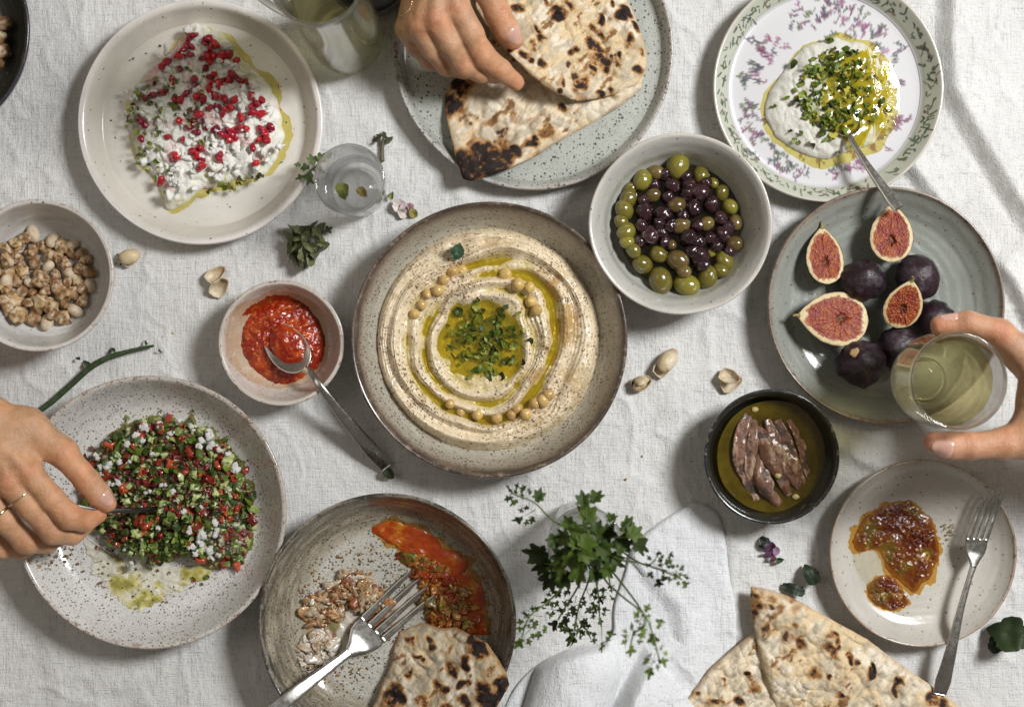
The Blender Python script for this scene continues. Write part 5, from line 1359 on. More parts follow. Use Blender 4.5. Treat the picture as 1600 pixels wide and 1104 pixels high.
# ================================================================== flatbreads
def bread(name, label, outline_px, z, thick, hfun, spots=(), seed=0, nr=110, na=420, center_px=None, burn_edge=0.35, grp=None, tone=1.0, smooth=False, zproj=None):
    zpj = z if zproj is None else zproj
    out = PP(outline_px, zpj)
    ctr = PP([center_px], zpj)[0] if center_px else None
    sp = [(PP([(a, b)], zpj)[0], r * S, k) for a, b, r, k in spots]
    def top(x, y, t):
        e = np.clip(1 - t ** 7, 0, 1) ** 0.55
        f1, f2, _ = worley(x * 62 + 0.7 * vnoise(x * 40, y * 40, seed=seed), y * 62 + 0.7 * vnoise(x * 40 + 9, y * 40, seed=seed), seed=seed + 1)
        bub = np.clip(1 - (f1 / 0.62) ** 2, 0, 1)
        h = 0.0030 * fbm(x * 38, y * 38, octv=4, seed=seed + 2) + 0.0026 * bub + 0.0012 * np.clip(1 - (worley(x * 120, y * 120, seed=seed + 21)[0] / 0.6) ** 2, 0, 1) + 0.0020 * fbm((x * .7 + y * .7) * 42, (y * .7 - x * .7) * 105, octv=4, seed=seed + 13) + 0.0006 * fbm(x * 190, y * 190, octv=3, seed=seed + 7)
        return hfun(x, y) + thick * (0.25 + 0.75 * e) + h * (0.35 + 0.65 * e)
    def col(x, y, t, zv):
        wx = 0.006 * fbm(x * 70, y * 70, octv=2, seed=seed + 11); wy = 0.006 * fbm(x * 70 + 5, y * 70, octv=2, seed=seed + 12)
        n = fbm(x * 24, y * 24, octv=4, seed=seed + 5); n2 = fbm(x * 75 + 4, y * 75, octv=3, seed=seed + 6); n3 = fbm(x * 190, y * 190, octv=4, gain=0.65, seed=seed + 7)
        dr = 0.8
        st = fbm((x * math.cos(dr) + y * math.sin(dr)) * 55, (y * math.cos(dr) - x * math.sin(dr)) * 135, octv=4, gain=0.6, seed=seed + 13)
        c = np.tile(np.array([0.67, 0.52, 0.32]) * tone, (len(x), 1))
        c = mixc(c, np.array([0.74, 0.655, 0.51]) * tone, sstep(-0.05, 0.25, n2))
        c = mixc(c, np.array([0.78, 0.70, 0.56]) * tone, 0.45 * sstep(0.10, 0.42, fbm(x * 17 + 2, y * 17, octv=2, seed=seed + 31) + 0.25 * n3))
        c = mixc(c, np.array([0.47, 0.40, 0.285]) * tone, 0.8 * sstep(0.02, 0.32, -st))
        c = mixc(c, (0.47, 0.31, 0.14), 0.7 * sstep(0.08, 0.40, n * 0.45 + 0.75 * st + 0.2 * n3))
        c = mixc(c, (0.22, 0.10, 0.035), 0.9 * sstep(0.27, 0.44, n * 0.3 + st * 0.75 + 0.35 * n3))
        f1, f2, idv = worley((x + wx) * 88, (y + wy) * 88, seed=seed + 14)
        toast = (idv > 0.72) * (1 - sstep(0.12, 0.52, f1 + 0.25 * n3)) * sstep(-0.25, 0.2, n)
        c = mixc(c, (0.32, 0.16, 0.06), 0.75 * toast)
        c = mixc(c, (0.07, 0.035, 0.02), sstep(0.62, 0.9, toast) * (idv > 0.88))
        c = mixc(c, (0.38, 0.20, 0.07), burn_edge * sstep(0.92, 1.0, t + 0.06 * n2))
        d = np.zeros(len(x))
        rs = np.random.default_rng(seed)
        for (p, r, k) in sp:
            q = rs.uniform(0.2, 1.4) if r < 11 * S else rs.uniform(0, 3); asp = rs.uniform(0.55, 1.0)
            ux = x + wx * 1.0 - p[0]; uy = y + wy * 1.0 - p[1]
            a_ = (ux * math.cos(q) - uy * math.sin(q)); b_ = (ux * math.sin(q) + uy * math.cos(q)) / asp
            dd = np.hypot(a_, b_) / r
            d = np.maximum(d, k * (1 - sstep(0.25, 1.45, dd)))
        d = d * (1.08 + 1.25 * n3 + 0.6 * n2)
        c = mixc(c, (0.50, 0.32, 0.14), sstep(0.01, 0.22, d) * 0.8)
        c = mixc(c, (0.27, 0.115, 0.035), sstep(0.12, 0.50, d)); c = mixc(c, (0.022, 0.015, 0.013), sstep(0.44, 0.80, d))
        return c
    def under(x, y, t, zv): return hfun(x, y) + 0.0004 * vnoise(x * 90, y * 90) + thick * 0.25 * t ** 8 
    v, q, t, c = patch(out, nr, na, top, col, center=ctr, edge=0.006, es=14, seed=seed + 9, under=under, smooth=smooth)
    return tag(obj(name, mesh(name, v, q, t, c), M_BREAD), label, 'flatbread', grp)
B3 = lambda l: zoom(l, 560, 0, 3.2)
zb = 0.0068
# lower layer on the plate
bread('flatbread', 'lower flatbread with a broad charred corner on the grey green plate',
      B3([(430, 470), (432, 540), (440, 600), (462, 690), (480, 760), (500, 830), (525, 900), (570, 912), (640, 890), (740, 855), (870, 790), (980, 720), (1100, 650), (1200, 595), (1320, 525), (1420, 440), (1440, 330), (1400, 150), (1300, -40), (1100, -120), (850, -100), (700, 100), (560, 330), (470, 400)]),
      zb, 0.0075, lambda x, y: zb + 0.0006 * vnoise(x * 20, y * 20) + 0.0145 * sstep(0.70, 0.95, np.hypot(x - D['bread']['c'][0], y - D['bread']['c'][1]) / D['bread']['R']) * (x < 0.02),
      [(722, 262, 26, 1), (750, 255, 30, 1), (770, 262, 26, 1), (735, 275, 22, 1), (790, 246, 16, 1), (760, 238, 20, .9), (715, 137, 24, 1), (705, 160, 20, 1), (728, 124, 14, 1), (805, 240, 12, 1), (832, 222, 13, 1), (838, 212, 8, .9), (783, 262, 14, .9), (883, 170, 9, .8), (745, 232, 14, .8), (858, 205, 12, .6), (790, 228, 12, .6)], seed=500, center_px=(880, 130), zproj=zb + .006)
# upper flap, lifted by the hand along its lower left edge
fl0 = PP([(790, 90)], .03)[0]; fl1 = PP([(900, 165)], .03)[0]
fdir = (fl1 - fl0) / np.linalg.norm(fl1 - fl0); fn = np.array([-fdir[1], fdir[0]])
def flap_h(x, y):
    d = (x - fl0[0]) * fn[0] + (y - fl0[1]) * fn[1]       # distance up and right of the free edge
    along = (x - fl0[0]) * fdir[0] + (y - fl0[1]) * fdir[1]
    lift = 0.030 * np.exp(-np.clip(d, 0, None) / 0.050) * (1 - sstep(0.03, 0.11, along)) * sstep(0.32, 0.02, -along * 1.0 + 0.0)
    return zb + 0.0085 + lift + 0.0012 * fbm(x * 22, y * 22, seed=510) 
bread('flatbread', 'upper flatbread with brown blisters pinched up by the hand',
      B3([(672, 205), (700, 245), (770, 312), (850, 395), (930, 460), (1000, 490), (1090, 512), (1170, 500), (1290, 470), (1400, 415), (1442, 330), (1438, 230), (1400, 120), (1345, 0), (1290, -120), (1150, -260), (900, -280), (700, -180), (560, -60), (590, 60), (640, 160)]),
      zb, 0.0055, flap_h,
      [(926, 78, 15, 1), (934, 100, 13, 1), (945, 108, 12, 1), (922, 115, 8, .8), (870, 30, 13, 1), (876, 40, 9, 1), (862, 22, 9, .8), (888, 12, 10, .8), (980, 22, 13, 1), (970, 30, 9, 1), (985, 68, 10, 1), (1000, 110, 8, .9), (838, 55, 9, .9), (845, 68, 8, .8), (942, 38, 9, .9), (932, 52, 9, .8), (812, 20, 8, 1), (818, 94, 9, .9), (826, 100, 9, .9), (800, 88, 6, .9),
       (848, 108, 8, .8), (880, 132, 7, .8), (908, 132, 9, 1), (936, 144, 8, 1), (955, 140, 9, .7), (893, 88, 8, .8), (832, 82, 8, .8), (990, 45, 9, 1), (968, 100, 8, .8), (790, 30, 9, .9), (955, 10, 8, .9), (875, 145, 6, .9), (972, 85, 7, .7), (905, -10, 10, 1), (1003, 83, 6, 1), (850, 8, 7, .8)], seed=520, center_px=(905, 40), zproj=.02, nr=130, na=520)
# bread in the used bowl: leans from the floor onto the rim
bu0 = PP([(660, 985)], .02)[0]; bu1 = PP([(760, 1085)], .05)[0]
bud = (bu1 - bu0) / np.linalg.norm(bu1 - bu0)
def ub_h(x, y):
    s = ((x - bu0[0]) * bud[0] + (y - bu0[1]) * bud[1]) / np.linalg.norm(bu1 - bu0)
    return 0.014 + 0.036 * np.clip(s, -0.2, 1.6) + 0.001 * fbm(x * 25, y * 25, seed=530)
bread('torn_flatbread', 'torn flatbread piece leaning on the rim of the used bowl',
      zoom([(730, 770), (700, 850), (690, 930), (650, 1010), (630, 1070), (600, 1130), (560, 1250), (900, 1300), (1130, 1180), (1200, 1080), (1262, 975), (1250, 925), (1200, 850), (1155, 795), (1080, 765), (1010, 735), (930, 742), (850, 722), (790, 745)], 380, 740, KU),
      .03, 0.0065, ub_h, [(735, 1000, 12, 1), (745, 1012, 14, 1), (757, 1010, 10, .9), (706, 1040, 10, 1), (720, 1062, 12, 1), (755, 1072, 16, 1), (770, 1085, 16, 1), (783, 1060, 13, 1), (785, 1075, 10, 1), (622, 1085, 16, 1), (612, 1092, 12, 1), (650, 1028, 8, .9), (662, 1038, 8, 1), (640, 1005, 9, .8), (690, 1070, 8, .9), (660, 1098, 9, .8), (700, 1098, 10, 1), (730, 1035, 9, .9), (636, 1050, 7, .8), (675, 1005, 8, .8), (725, 1088, 10, 1)], seed=540, zproj=.035, burn_edge=0.8, tone=0.86, center_px=(690, 1070))
# two wedges at the lower right
BR = lambda l: zoom(l, 1060, 560, 2.03)
bread('flatbread_wedge', 'left flatbread wedge half tucked under the other at the bottom edge',
      BR([(242, 868), (180, 915), (100, 985), (50, 1050), (10, 1110), (-60, 1200), (120, 1330), (420, 1330), (420, 1000), (300, 900)]), .009, 0.006, lambda x, y: 0.0070 + 0.0005 * vnoise(x * 30, y * 30),
      [(1118, 1094, 10, 1), (1125, 1092, 7, 1), (1162, 1052, 6, 1), (1166, 1060, 6, .9), (1095, 1085, 5, .8), (1152, 1090, 10, .7), (1175, 1075, 9, .6), (1128, 1060, 6, .6)], seed=560, zproj=.012, burn_edge=0.6, center_px=(1170, 1090))
bread('flatbread_wedge', 'large flatbread wedge with a burnt tip beside the small plate',
      BR([(232, 724), (262, 728), (300, 738), (345, 752), (400, 778), (500, 835), (600, 890), (700, 965), (800, 1035), (900, 1110), (1000, 1200), (800, 1330), (380, 1330), (340, 1210), (312, 1110), (290, 1050), (268, 975), (252, 905), (240, 840), (228, 780)]), .018, 0.0070, lambda x, y: 0.0142 + 0.0010 * vnoise(x * 24, y * 24, seed=3),
      [(1177, 930, 9, 1), (1178, 945, 9, 1), (1176, 958, 7, .9), (1298, 995, 8, 1), (1293, 1012, 10, 1), (1302, 1005, 6, 1), (1322, 1020, 8, 1), (1323, 1028, 7, .9), (1357, 1048, 8, 1), (1360, 1042, 6, 1), (1402, 1065, 8, 1), (1400, 1074, 8, 1), (1452, 1092, 11, 1), (1470, 1098, 10, .9), (1335, 1030, 6, .7), (1245, 1000, 9, .6), (1270, 1050, 10, .6), (1238, 975, 7, .6), (1310, 1085, 9, .6), (1290, 1060, 6, .7)], seed=580, zproj=.020, burn_edge=0.35, center_px=(1290, 1080), nr=130, na=520)

# ================================================================== cutlery
M_STEEL = m_metal('steel')
M_STEELD = m_metal('dark_steel', (0.16, 0.15, 0.14), 0.3)
def swp(name, parent, mat, *a, **k):
    v, q, t = sweep(*a, **k)
    return obj(name, mesh(name, v, q, t), mat, parent)
def fork(label, tipL, tipR, shoulder, neck, pts, hw, zs_, wpx, mat=M_STEEL):
    """tipL/tipR: outer tine tips; shoulder: where tines meet the head; pts: handle points; px with z"""
    tl, tr, sh, nk = P(*tipL), P(*tipR), P(*shoulder), P(*neck)
    base = P(*pts[-1])
    root = thing('fork', label, 'fork', (base[0], base[1], base[2]))
    off = base
    ax = norm(nk - (tl + tr) / 2); side = norm(tr - tl); up = norm(np.cross(side, ax)); up = up if up[2] > 0 else -up
    w = wpx
    # head: shoulder to neck
    m1 = sh * 0.5 + nk * 0.5
    swp('head', root, mat, [sh - off, sh * 0.75 + nk * 0.25 - off - up * 0.0008, m1 - off - up * 0.0012, sh * .22 + nk * .78 - off - up * .0004, nk - off], [w * .94, w * 1.0, w * 0.90, w * 0.52, hw[0]], [0.0018, 0.0022, 0.0024, 0.0028, 0.0032], 40, 16, up=tuple(up), power=2.6)
    for i in range(4):
        f = i / 3
        tip = tl * (1 - f) + tr * f
        b = sh + side * (f - 0.5) * w * 0.80
        midp = (tip + b) / 2 - up * 0.0030
        swp('tine', root, mat, [b - ax * -0.002 - off, (b * .7 + tip * .3) - up * .0018 - off, midp - off, (b * .25 + tip * .75) - up * .0016 - off, tip - off], [w * 0.215, w * 0.185, w * 0.165, w * 0.15, w * 0.05], [0.0020, 0.0019, 0.0018, 0.0016, 0.0008], 24, 10, up=tuple(up), power=3)
    hp = [nk] + [P(*p) for p in pts]
    swp('handle', root, mat, [p - off for p in hp], hw, [0.0030, 0.0034, 0.0034, 0.0030, 0.0026, 0.0022][:len(hw)], 60, 16, power=2.8)
    return root
fork('steel fork lying across the small cream plate', (1549, 763, .032), (1573, 764, .030), (1527, 842, .0245), (1521, 884, .0255), [(1514, 905, .0262), (1500, 955, .027), (1485, 1020, .0268), (1474, 1062, .0225), (1468, 1084, .0195)], [0.0062, 0.0050, 0.0068, 0.0112, 0.0150, 0.0125], None, W(37, .02))
fork('steel fork smeared with sauce in the used bowl', (644, 890, .0150), (682, 927, .0150), (583, 982, .0165), (546, 1017, .0250), [(534, 1027, .0290), (500, 1053, .042), (462, 1082, .0545), (425, 1112, .062), (370, 1152, .070)], [0.0095, 0.0085, 0.0105, 0.0130, 0.0140, 0.0150], None, W(56, .02))
def spoon(label, bowl_c, bowl_l, bowl_w, ang, tilt, pts, hw, mat=M_STEEL, fill=None):
    base = P(*pts[-1]); off = base
    root = thing('spoon', label, 'spoon', tuple(base))
    th = np.linspace(0, 2 * PI, 48, endpoint=False); t = np.linspace(0, 1, 14)[1:]
    Tm, TH = np.meshgrid(t, th, indexing='ij')
    ex = bowl_l / 2 * np.cos(TH) * Tm; ey = bowl_w / 2 * np.sin(TH) * Tm * (1 + 0.14 * np.cos(TH))
    zz = -0.0075 * (1 - Tm ** 2)
    v = np.concatenate([[[0, 0, -0.0075]], np.stack([ex, ey, zz], -1).reshape(-1, 3)])
    k = np.arange(48); q = grid_quads(13, 48, wrap_v=True, off=1); tr = np.stack([np.zeros(48, int), 1 + k, 1 + (k + 1) % 48], 1)
    vb = v - np.array([0, 0, 0.0011]); n0 = len(v)
    e1 = n0 - 48 + k; e2 = n0 - 48 + (k + 1) % 48
    V = np.vstack([v, vb]); Q = np.vstack([q, q[:, ::-1] + n0, np.stack([e1, e1 + n0, e2 + n0, e2], 1)]); TR = np.vstack([tr, tr[:, ::-1] + n0])
    Rm = rotm(0, 0, ang) @ rotm(0, tilt, 0)
    bc = P(*bowl_c)
    obj('bowl', mesh('bowl', V @ Rm.T + bc - off, Q, TR), mat, root)
    end = bc + Rm @ np.array([bowl_l / 2 * 0.97, 0, -0.0004])
    hp = [end] + [P(*p) for p in pts]
    swp('handle', root, mat, [p - off for p in hp], hw, [0.0024, 0.0034, 0.0036, 0.0032, 0.0026, 0.0022][:len(hw)], 60, 16, power=2.6)
    return root
spoon('steel spoon resting in the red pepper paste with its handle on the cloth', (446, 541, .0235), W(98, .02), W(62, .02), -0.84, -0.25, [(486, 583, .037), (503, 607, .0425), (540, 655, .030), (580, 702, .014), (604, 730, .0035)], [0.0078, 0.0062, 0.0068, 0.0105, 0.0140, 0.0115])
# paste heaped in that spoon
scp = PP([(425, 512), (450, 508), (474, 530), (480, 560), (468, 572), (440, 566), (420, 540)], .024)
v, q, t, c = patch(scp, 40, 140, lambda x, y, t: 0.0195 + np.clip(1 - t ** 3, 0, 1) ** .6 * (0.0065 + 0.003 * fbm(x * 80, y * 80, seed=131)), pst_c, edge=0.05, es=7, seed=132, under=lambda x, y, t, z: np.full_like(x, .0185))
tag(obj('pepper_paste', mesh('pepper_paste', v, q, t, c), M_SAUCE), 'scoop of red pepper paste heaped in the spoon', 'paste')
spoon('thin steel spoon leaning from the yogurt dip over the plate edge', (1318, 186, .0150), W(66, .02), W(42, .02), -1.12, -0.42, [(1330, 217, .024), (1345, 243, .030), (1368, 277, .038), (1394, 312, .0465), (1405, 326, .050)], [0.0050, 0.0052, 0.0056, 0.0080, 0.0115, 0.0105])
# ================================================================== people: hands and forearms
def surface_nets(F, origin, h):
    """smooth iso-surface of a sampled field (negative inside)"""
    nx, ny, nz = F.shape
    inside = F < 0
    c = np.zeros((nx - 1, ny - 1, nz - 1), np.int8)
    for dx in (0, 1):
        for dy in (0, 1):
            for dz_ in (0, 1):
                c += inside[dx:nx - 1 + dx, dy:ny - 1 + dy, dz_:nz - 1 + dz_]
    act = (c > 0) & (c < 8)
    idx = -np.ones(act.shape, np.int64); ids = np.argwhere(act); idx[act] = np.arange(len(ids))
    acc = np.zeros((len(ids), 3)); cnt = np.zeros(len(ids))
    corners = [(a, b, d) for a in (0, 1) for b in (0, 1) for d in (0, 1)]
    val = {k: F[ids[:, 0] + k[0], ids[:, 1] + k[1], ids[:, 2] + k[2]] for k in corners}
    for a in corners:
        for ax in range(3):
            if a[ax] == 0:
                b = list(a); b[ax] = 1; b = tuple(b)
                fa, fb = val[a], val[b]
                m = (fa < 0) != (fb < 0)
                t = np.where(m, fa / np.where(m, fa - fb, 1), 0)
                p = np.tile(np.array(a, float), (len(ids), 1)); p[:, ax] = t
                acc[m] += p[m]; cnt[m] += 1
    v = (ids + acc / cnt[:, None]) * h + origin
    quads = []
    for ax in range(3):
        sl0 = [slice(None)] * 3; sl1 = [slice(None)] * 3
        sl0[ax] = slice(0, -1); sl1[ax] = slice(1, None)
        s0, s1 = inside[tuple(sl0)], inside[tuple(sl1)]
        e = np.argwhere(s0 != s1)
        flip = s0[s0 != s1]
        u, w = (ax + 1) % 3, (ax + 2) % 3
        ok = (e[:, u] > 0) & (e[:, w] > 0) & (e[:, u] < F.shape[u] - 1) & (e[:, w] < F.shape[w] - 1)
        e = e[ok]; flip = flip[ok]
        def ci(du, dw):
            k = e.copy(); k[:, u] -= du; k[:, w] -= dw
            return idx[k[:, 0], k[:, 1], k[:, 2]]
        q = np.stack([ci(1, 1), ci(0, 1), ci(0, 0), ci(1, 0)], 1)
        q = np.where(flip[:, None], q, q[:, ::-1])
        quads.append(q[(q >= 0).all(1)])
    return v, np.vstack(quads)

def smin(a, b, k):
    h = np.clip(0.5 + 0.5 * (b - a) / k, 0, 1)
    return b * (1 - h) + a * h - k * h * (1 - h)

class Hand:
    def __init__(s): s.groups = []   # list of (list of capsules, k inside, k to the rest)
    def chain(s, pts, k=0.004, kout=0.004, flat=1.0, up=(0, 0, 1)):
        """pts: (px, py, z, radius m)"""
        caps = []
        P3 = [np.array(P(a, b, z)) for a, b, z, r in pts]; R = [p[3] for p in pts]
        for i in range(len(pts) - 1): caps.append((P3[i], P3[i + 1], R[i], R[i + 1], flat, np.array(up, float)))
        s.groups.append((caps, k, kout))
        return P3
    def field(s, X, origin, h, shape):
        tot = np.full(shape, 0.5, np.float32)
        for caps, k, kout in s.groups:
            g = np.full(shape, 0.5, np.float32)
            for (a, b, ra, rb, flat, up) in caps:
                m = max(ra, rb) * 1.3 + 0.022
                lo = np.maximum(((np.minimum(a, b) - m - origin) / h).astype(int), 0)
                hi = np.minimum(((np.maximum(a, b) + m - origin) / h).astype(int) + 2, np.array(shape))
                if (hi <= lo).any(): continue
                sl = tuple(slice(l, q) for l, q in zip(lo, hi))
                gx_ = origin[0] + np.arange(lo[0], hi[0]) * h; gy_ = origin[1] + np.arange(lo[1], hi[1]) * h; gz_ = origin[2] + np.arange(lo[2], hi[2]) * h
                px = gx_[:, None, None] - a[0]; py = gy_[None, :, None] - a[1]; pz = gz_[None, None, :] - a[2]
                d = b - a; L2 = d @ d + 1e-12
                t = np.clip((px * d[0] + py * d[1] + pz * d[2]) / L2, 0, 1)
                ex, ey, ez = px - t * d[0], py - t * d[1], pz - t * d[2]
                if flat != 1.0:
                    w = ex * up[0] + ey * up[1] + ez * up[2]
                    f = 1 / flat - 1
                    ex = ex + up[0] * w * f; ey = ey + up[1] * w * f; ez = ez + up[2] * w * f
                dd = np.sqrt(ex * ex + ey * ey + ez * ez) - (ra + t * (rb - ra))
                g[sl] = smin(g[sl], dd.astype(np.float32), k)
            tot = smin(tot, g, kout)
        return tot

M_SKIN = None
def m_skin(name, c):
    k = NT(name)
    at = k.new('ShaderNodeVertexColor', layer_name='Col').outputs['Color']
    co = k.coord()
    n = k.noise(co, 90, 5, 0.65); n2 = k.noise(co, 22, 3, 0.5)
    cc = k.mix(1.0, at, k.ramp(n, [(0.3, (0.84, 0.78, 0.75)), (0.7, (1.10, 1.08, 1.06))]), 'MULTIPLY')
    cc = k.mix(k.ramp(n2, [(0.45, 0.0), (0.75, 0.15)]), cc, (c[0] * 1.0, c[1] * 0.72, c[2] * 0.66))
    d, _ = k.voro(k.map(co, (1, 1, 1)), 900)
    h = k.math('ADD', k.math('MULTIPLY', d, 0.6), k.math('MULTIPLY', k.noise(co, 420, 5, 0.7), 0.8))
    k.set(Base_Color=cc, Roughness=k.ramp(n, [(0.3, 0.36), (0.7, 0.52)]), Subsurface_Weight=0.22, Subsurface_Scale=0.006, Normal=k.bump(h, 0.6, 0.0009), Specular_IOR_Level=0.45)
    k.b.inputs['Subsurface Radius'].default_value = (1.0, 0.32, 0.16)
    return k.m
M_NAIL = m_plain('fingernail', (0.62, 0.36, 0.28), rough=0.18, var=0.06, vscale=200, coat=0.6, sss=0.2)

def build_hand(name, label, hand, c, creases=(), nails=(), lo_px=None, h=0.00125, redden=()):
    pts = np.array([p for g in hand.groups for cp in g[0] for p in (cp[0], cp[1])]); rr = max(max(cp[2], cp[3]) for g in hand.groups for cp in g[0])
    lo = pts.min(0) - rr - 0.008; hi = pts.max(0) + rr + 0.008
    shape = tuple(((hi - lo) / h).astype(int) + 2)
    F = hand.field(None, lo, h, shape)
    v, q = surface_nets(F, lo, h)
    # smooth once, then skin folds at the joints and tendons on the back of the hand
    e = np.vstack([q[:, [0, 1]], q[:, [1, 2]], q[:, [2, 3]], q[:, [3, 0]]])
    for _ in range(3):
        acc = np.zeros_like(v); cnt = np.zeros(len(v))
        np.add.at(acc, e[:, 0], v[e[:, 1]]); np.add.at(acc, e[:, 1], v[e[:, 0]]); np.add.at(cnt, e[:, 0], 1); np.add.at(cnt, e[:, 1], 1)
        v = v * 0.5 + 0.5 * acc / cnt[:, None]
    fn_ = np.cross(v[q[:, 2]] - v[q[:, 0]], v[q[:, 3]] - v[q[:, 1]])
    nrm = np.zeros_like(v)
    for i in range(4): np.add.at(nrm, q[:, i], fn_)
    nrm = norm(nrm)
    disp = 0.00045 * fbm(v[:, 0] * 130, v[:, 1] * 90, v[:, 2] * 90, octv=3, seed=7)
    col = np.tile(np.array(c, float), (len(v), 1))
    for (px, py, z, tx, ty, R, depth) in creases:     # joint position, finger direction in the picture, reach, depth
        p = P(px, py, z); a = np.array([tx, -ty, 0.0]); a = a / np.linalg.norm(a)
        d = v - p
        s_ = d @ a; lat = np.linalg.norm(d - s_[:, None] * a, axis=1)
        w = (1 - sstep(R * 0.7, R * 1.15, lat)) * sstep(0.15, 0.6, nrm[:, 2])
        wob = 0.0005 * fbm(lat * 300, lat * 0 + px, seed=2)
        for o_, k_ in ((-0.0032, 0.55), (-0.0012, 1.0), (0.0011, 0.9), (0.0031, 0.5)):
            gsh = np.exp(-(((s_ - o_ + wob) / 0.0007) ** 2))
            disp = disp - depth * k_ * gsh * w
            col = mixc(col, (c[0] * 0.62, c[1] * 0.50, c[2] * 0.45), 0.45 * k_ * gsh * w)
        col = mixc(col, (c[0] * 1.02, c[1] * 0.80, c[2] * 0.74), 0.5 * np.exp(-(np.linalg.norm(d, axis=1) / (R * 1.1)) ** 2))
    for (px, py, z, R) in redden:
        d = np.linalg.norm(v - P(px, py, z), axis=1)
        col = mixc(col, (c[0] * 1.04, c[1] * 0.74, c[2] * 0.70), 0.65 * np.exp(-(d / R) ** 2))
    blot = fbm(v[:, 0] * 45, v[:, 1] * 45, v[:, 2] * 45, octv=3, seed=17); fine = fbm(v[:, 0] * 210, v[:, 1] * 210, v[:, 2] * 210, octv=3, seed=18)
    col = col * (1 + 0.16 * blot + 0.10 * fine)[:, None] * np.stack([np.ones(len(v)), 1 - 0.10 * blot, 1 - 0.16 * blot], 1)
    disp = disp + 0.00018 * fine
    v = v + nrm * disp[:, None]
    base = P(*lo_px)
    o = obj(name, mesh(name, v - base, q, col=col), M_SKINS[0], loc=base)
    tag(o, label, 'person')
    # nails: curved plates lying on the fingertips
    def sdf_at(p):
        ii = (p - lo) / h; i0 = np.clip(ii.astype(int), 0, np.array(shape) - 2); f = ii - i0
        out = 0
        for dx in (0, 1):
            for dy in (0, 1):
                for dz_ in (0, 1):
                    w = (f[:, 0] if dx else 1 - f[:, 0]) * (f[:, 1] if dy else 1 - f[:, 1]) * (f[:, 2] if dz_ else 1 - f[:, 2])
                    out = out + w * F[i0[:, 0] + dx, i0[:, 1] + dy, i0[:, 2] + dz_]
        return out
    for (a, b, dors, wid, lenf) in nails:    # axis from a to b (tip), direction the nail faces
        A, B = P(*a), P(*b); T = norm(B - A); dv = np.array(dors, float); dv = norm(dv - T * (dv @ T)); sd = np.cross(T, dv)
        nu, nv_ = 12, 13
        uu = np.linspace(0, 1, nu); ww = np.linspace(-1, 1, nv_)
        V = []
        for u in uu:
            for w in ww:
                taper = (1 - 0.55 * max(0, (u - 0.72) / 0.28) ** 2) * (1 - 0.45 * max(0, (0.25 - u) / 0.25) ** 2)
                ang = w * wid * taper
                axp = A + (B - A) * (u * lenf + (1 - lenf) * 0.5 + 0.05 * (1 - w * w) * (1 if u > 0.5 else -1))
                dr = dv * math.cos(ang) + sd * math.sin(ang)
                V.append((axp, dr, abs(w), u))
        ax_ = np.array([x[0] for x in V]); dr = np.array([x[1] for x in V]); t_ = np.full(len(V), 0.0)
        for _ in range(40):
            t_ = t_ - sdf_at(ax_ + dr * t_[:, None]) * 0.8
        ed = np.array([max(x[2] ** 4, ((0.5 - x[3]) * 2) ** 6 if x[3] < .5 else 0) for x in V])
        pv = ax_ + dr * (t_ + 0.0004 - 0.0008 * ed)[:, None]
        obj('fingernail', mesh('fingernail', pv - base, grid_quads(nu, nv_)), M_NAIL, o)
    return o, base
SKIN = (0.56, 0.325, 0.18)
M_SKINS = [m_skin('skin', SKIN)]

# ---- left: a hand reaching in from the left edge, thumb and forefinger on a spoon handle
H = Hand()
H.chain([(-420, 520, .10, .040), (-160, 590, .098, .036), (-45, 655, .096, .029)], k=.01, kout=.012, flat=0.8)          # forearm and wrist
for mx, my, mz, r in ((44, 738, .103, .0125), (14, 752, .104, .0125), (-16, 778, .098, .0120), (-42, 802, .088, .0115)):
    H.chain([(-45, 655, .094, .020), ((mx - 45) / 2 + 8, (my + 655) / 2 + 2, mz - .004, .0145), (mx, my, mz - .004, r)], k=.010, kout=.010)
    H.chain([(-40, 662, .112, .0035), ((mx - 45) / 2 + 8, (my + 655) / 2 + 2, mz + .0095, .0030), (mx, my, mz + .0050, .0046)], k=.003, kout=.0045)
H.chain([(-30, 650, .088, .018), (42, 668, .088, .0165), (98, 706, .086, .0125)], k=.01, kout=.012)                     # thumb base
H.chain([(98, 706, .086, .0122), (137, 752, .079, .0108), (154, 772, .0755, .0104), (168, 786, .0725, .0082)], k=.005, kout=.006)   # thumb
H.chain([(44, 738, .100, .0122), (80, 778, .098, .0108), (107, 806, .092, .0112), (132, 813, .079, .0096), (153, 804, .0685, .0078)], k=.004, kout=.0022)   # forefinger
H.chain([(14, 752, .101, .0122), (50, 795, .097, .0106), (82, 830, .086, .0108), (112, 834, .070, .0094), (134, 820, .062, .0078)], k=.004, kout=.0022)   # middle
H.chain([(-16, 778, .095, .0118), (10, 815, .091, .0104), (40, 846, .078, .0105), (72, 848, .063, .0090), (98, 838, .056, .0076)], k=.004, kout=.0022)    # ring finger
H.chain([(-42, 802, .085, .0110), (-25, 835, .080, .0095), (4, 856, .066, .0093), (34, 858, .054, .0080), (58, 850, .049, .0068)], k=.004, kout=.0022)    # little
oL, bL = build_hand('person', 'hand reaching in from the left edge with thin rings, pinching a dark handle', H, SKIN,
    creases=[(135, 750, .088, .72, .70, .013, .0006), (108, 806, .100, .8, .55, .012, .0007), (82, 829, .094, .7, .7, .012, .0006), (133, 813, .086, .9, -.1, .011, .0004), (42, 846, .086, .7, .5, .011, .0005), (98, 704, .096, .7, .6, .014, .0004)],
    nails=[((155, 773, .0755), (171, 789, .0725), (0.55, 0.45, 1.0), 0.85, 0.95)], lo_px=(0, 720, .10),
    redden=[(44, 738, .11, .010), (14, 752, .112, .010), (168, 786, .075, .009), (153, 804, .07, .009)])
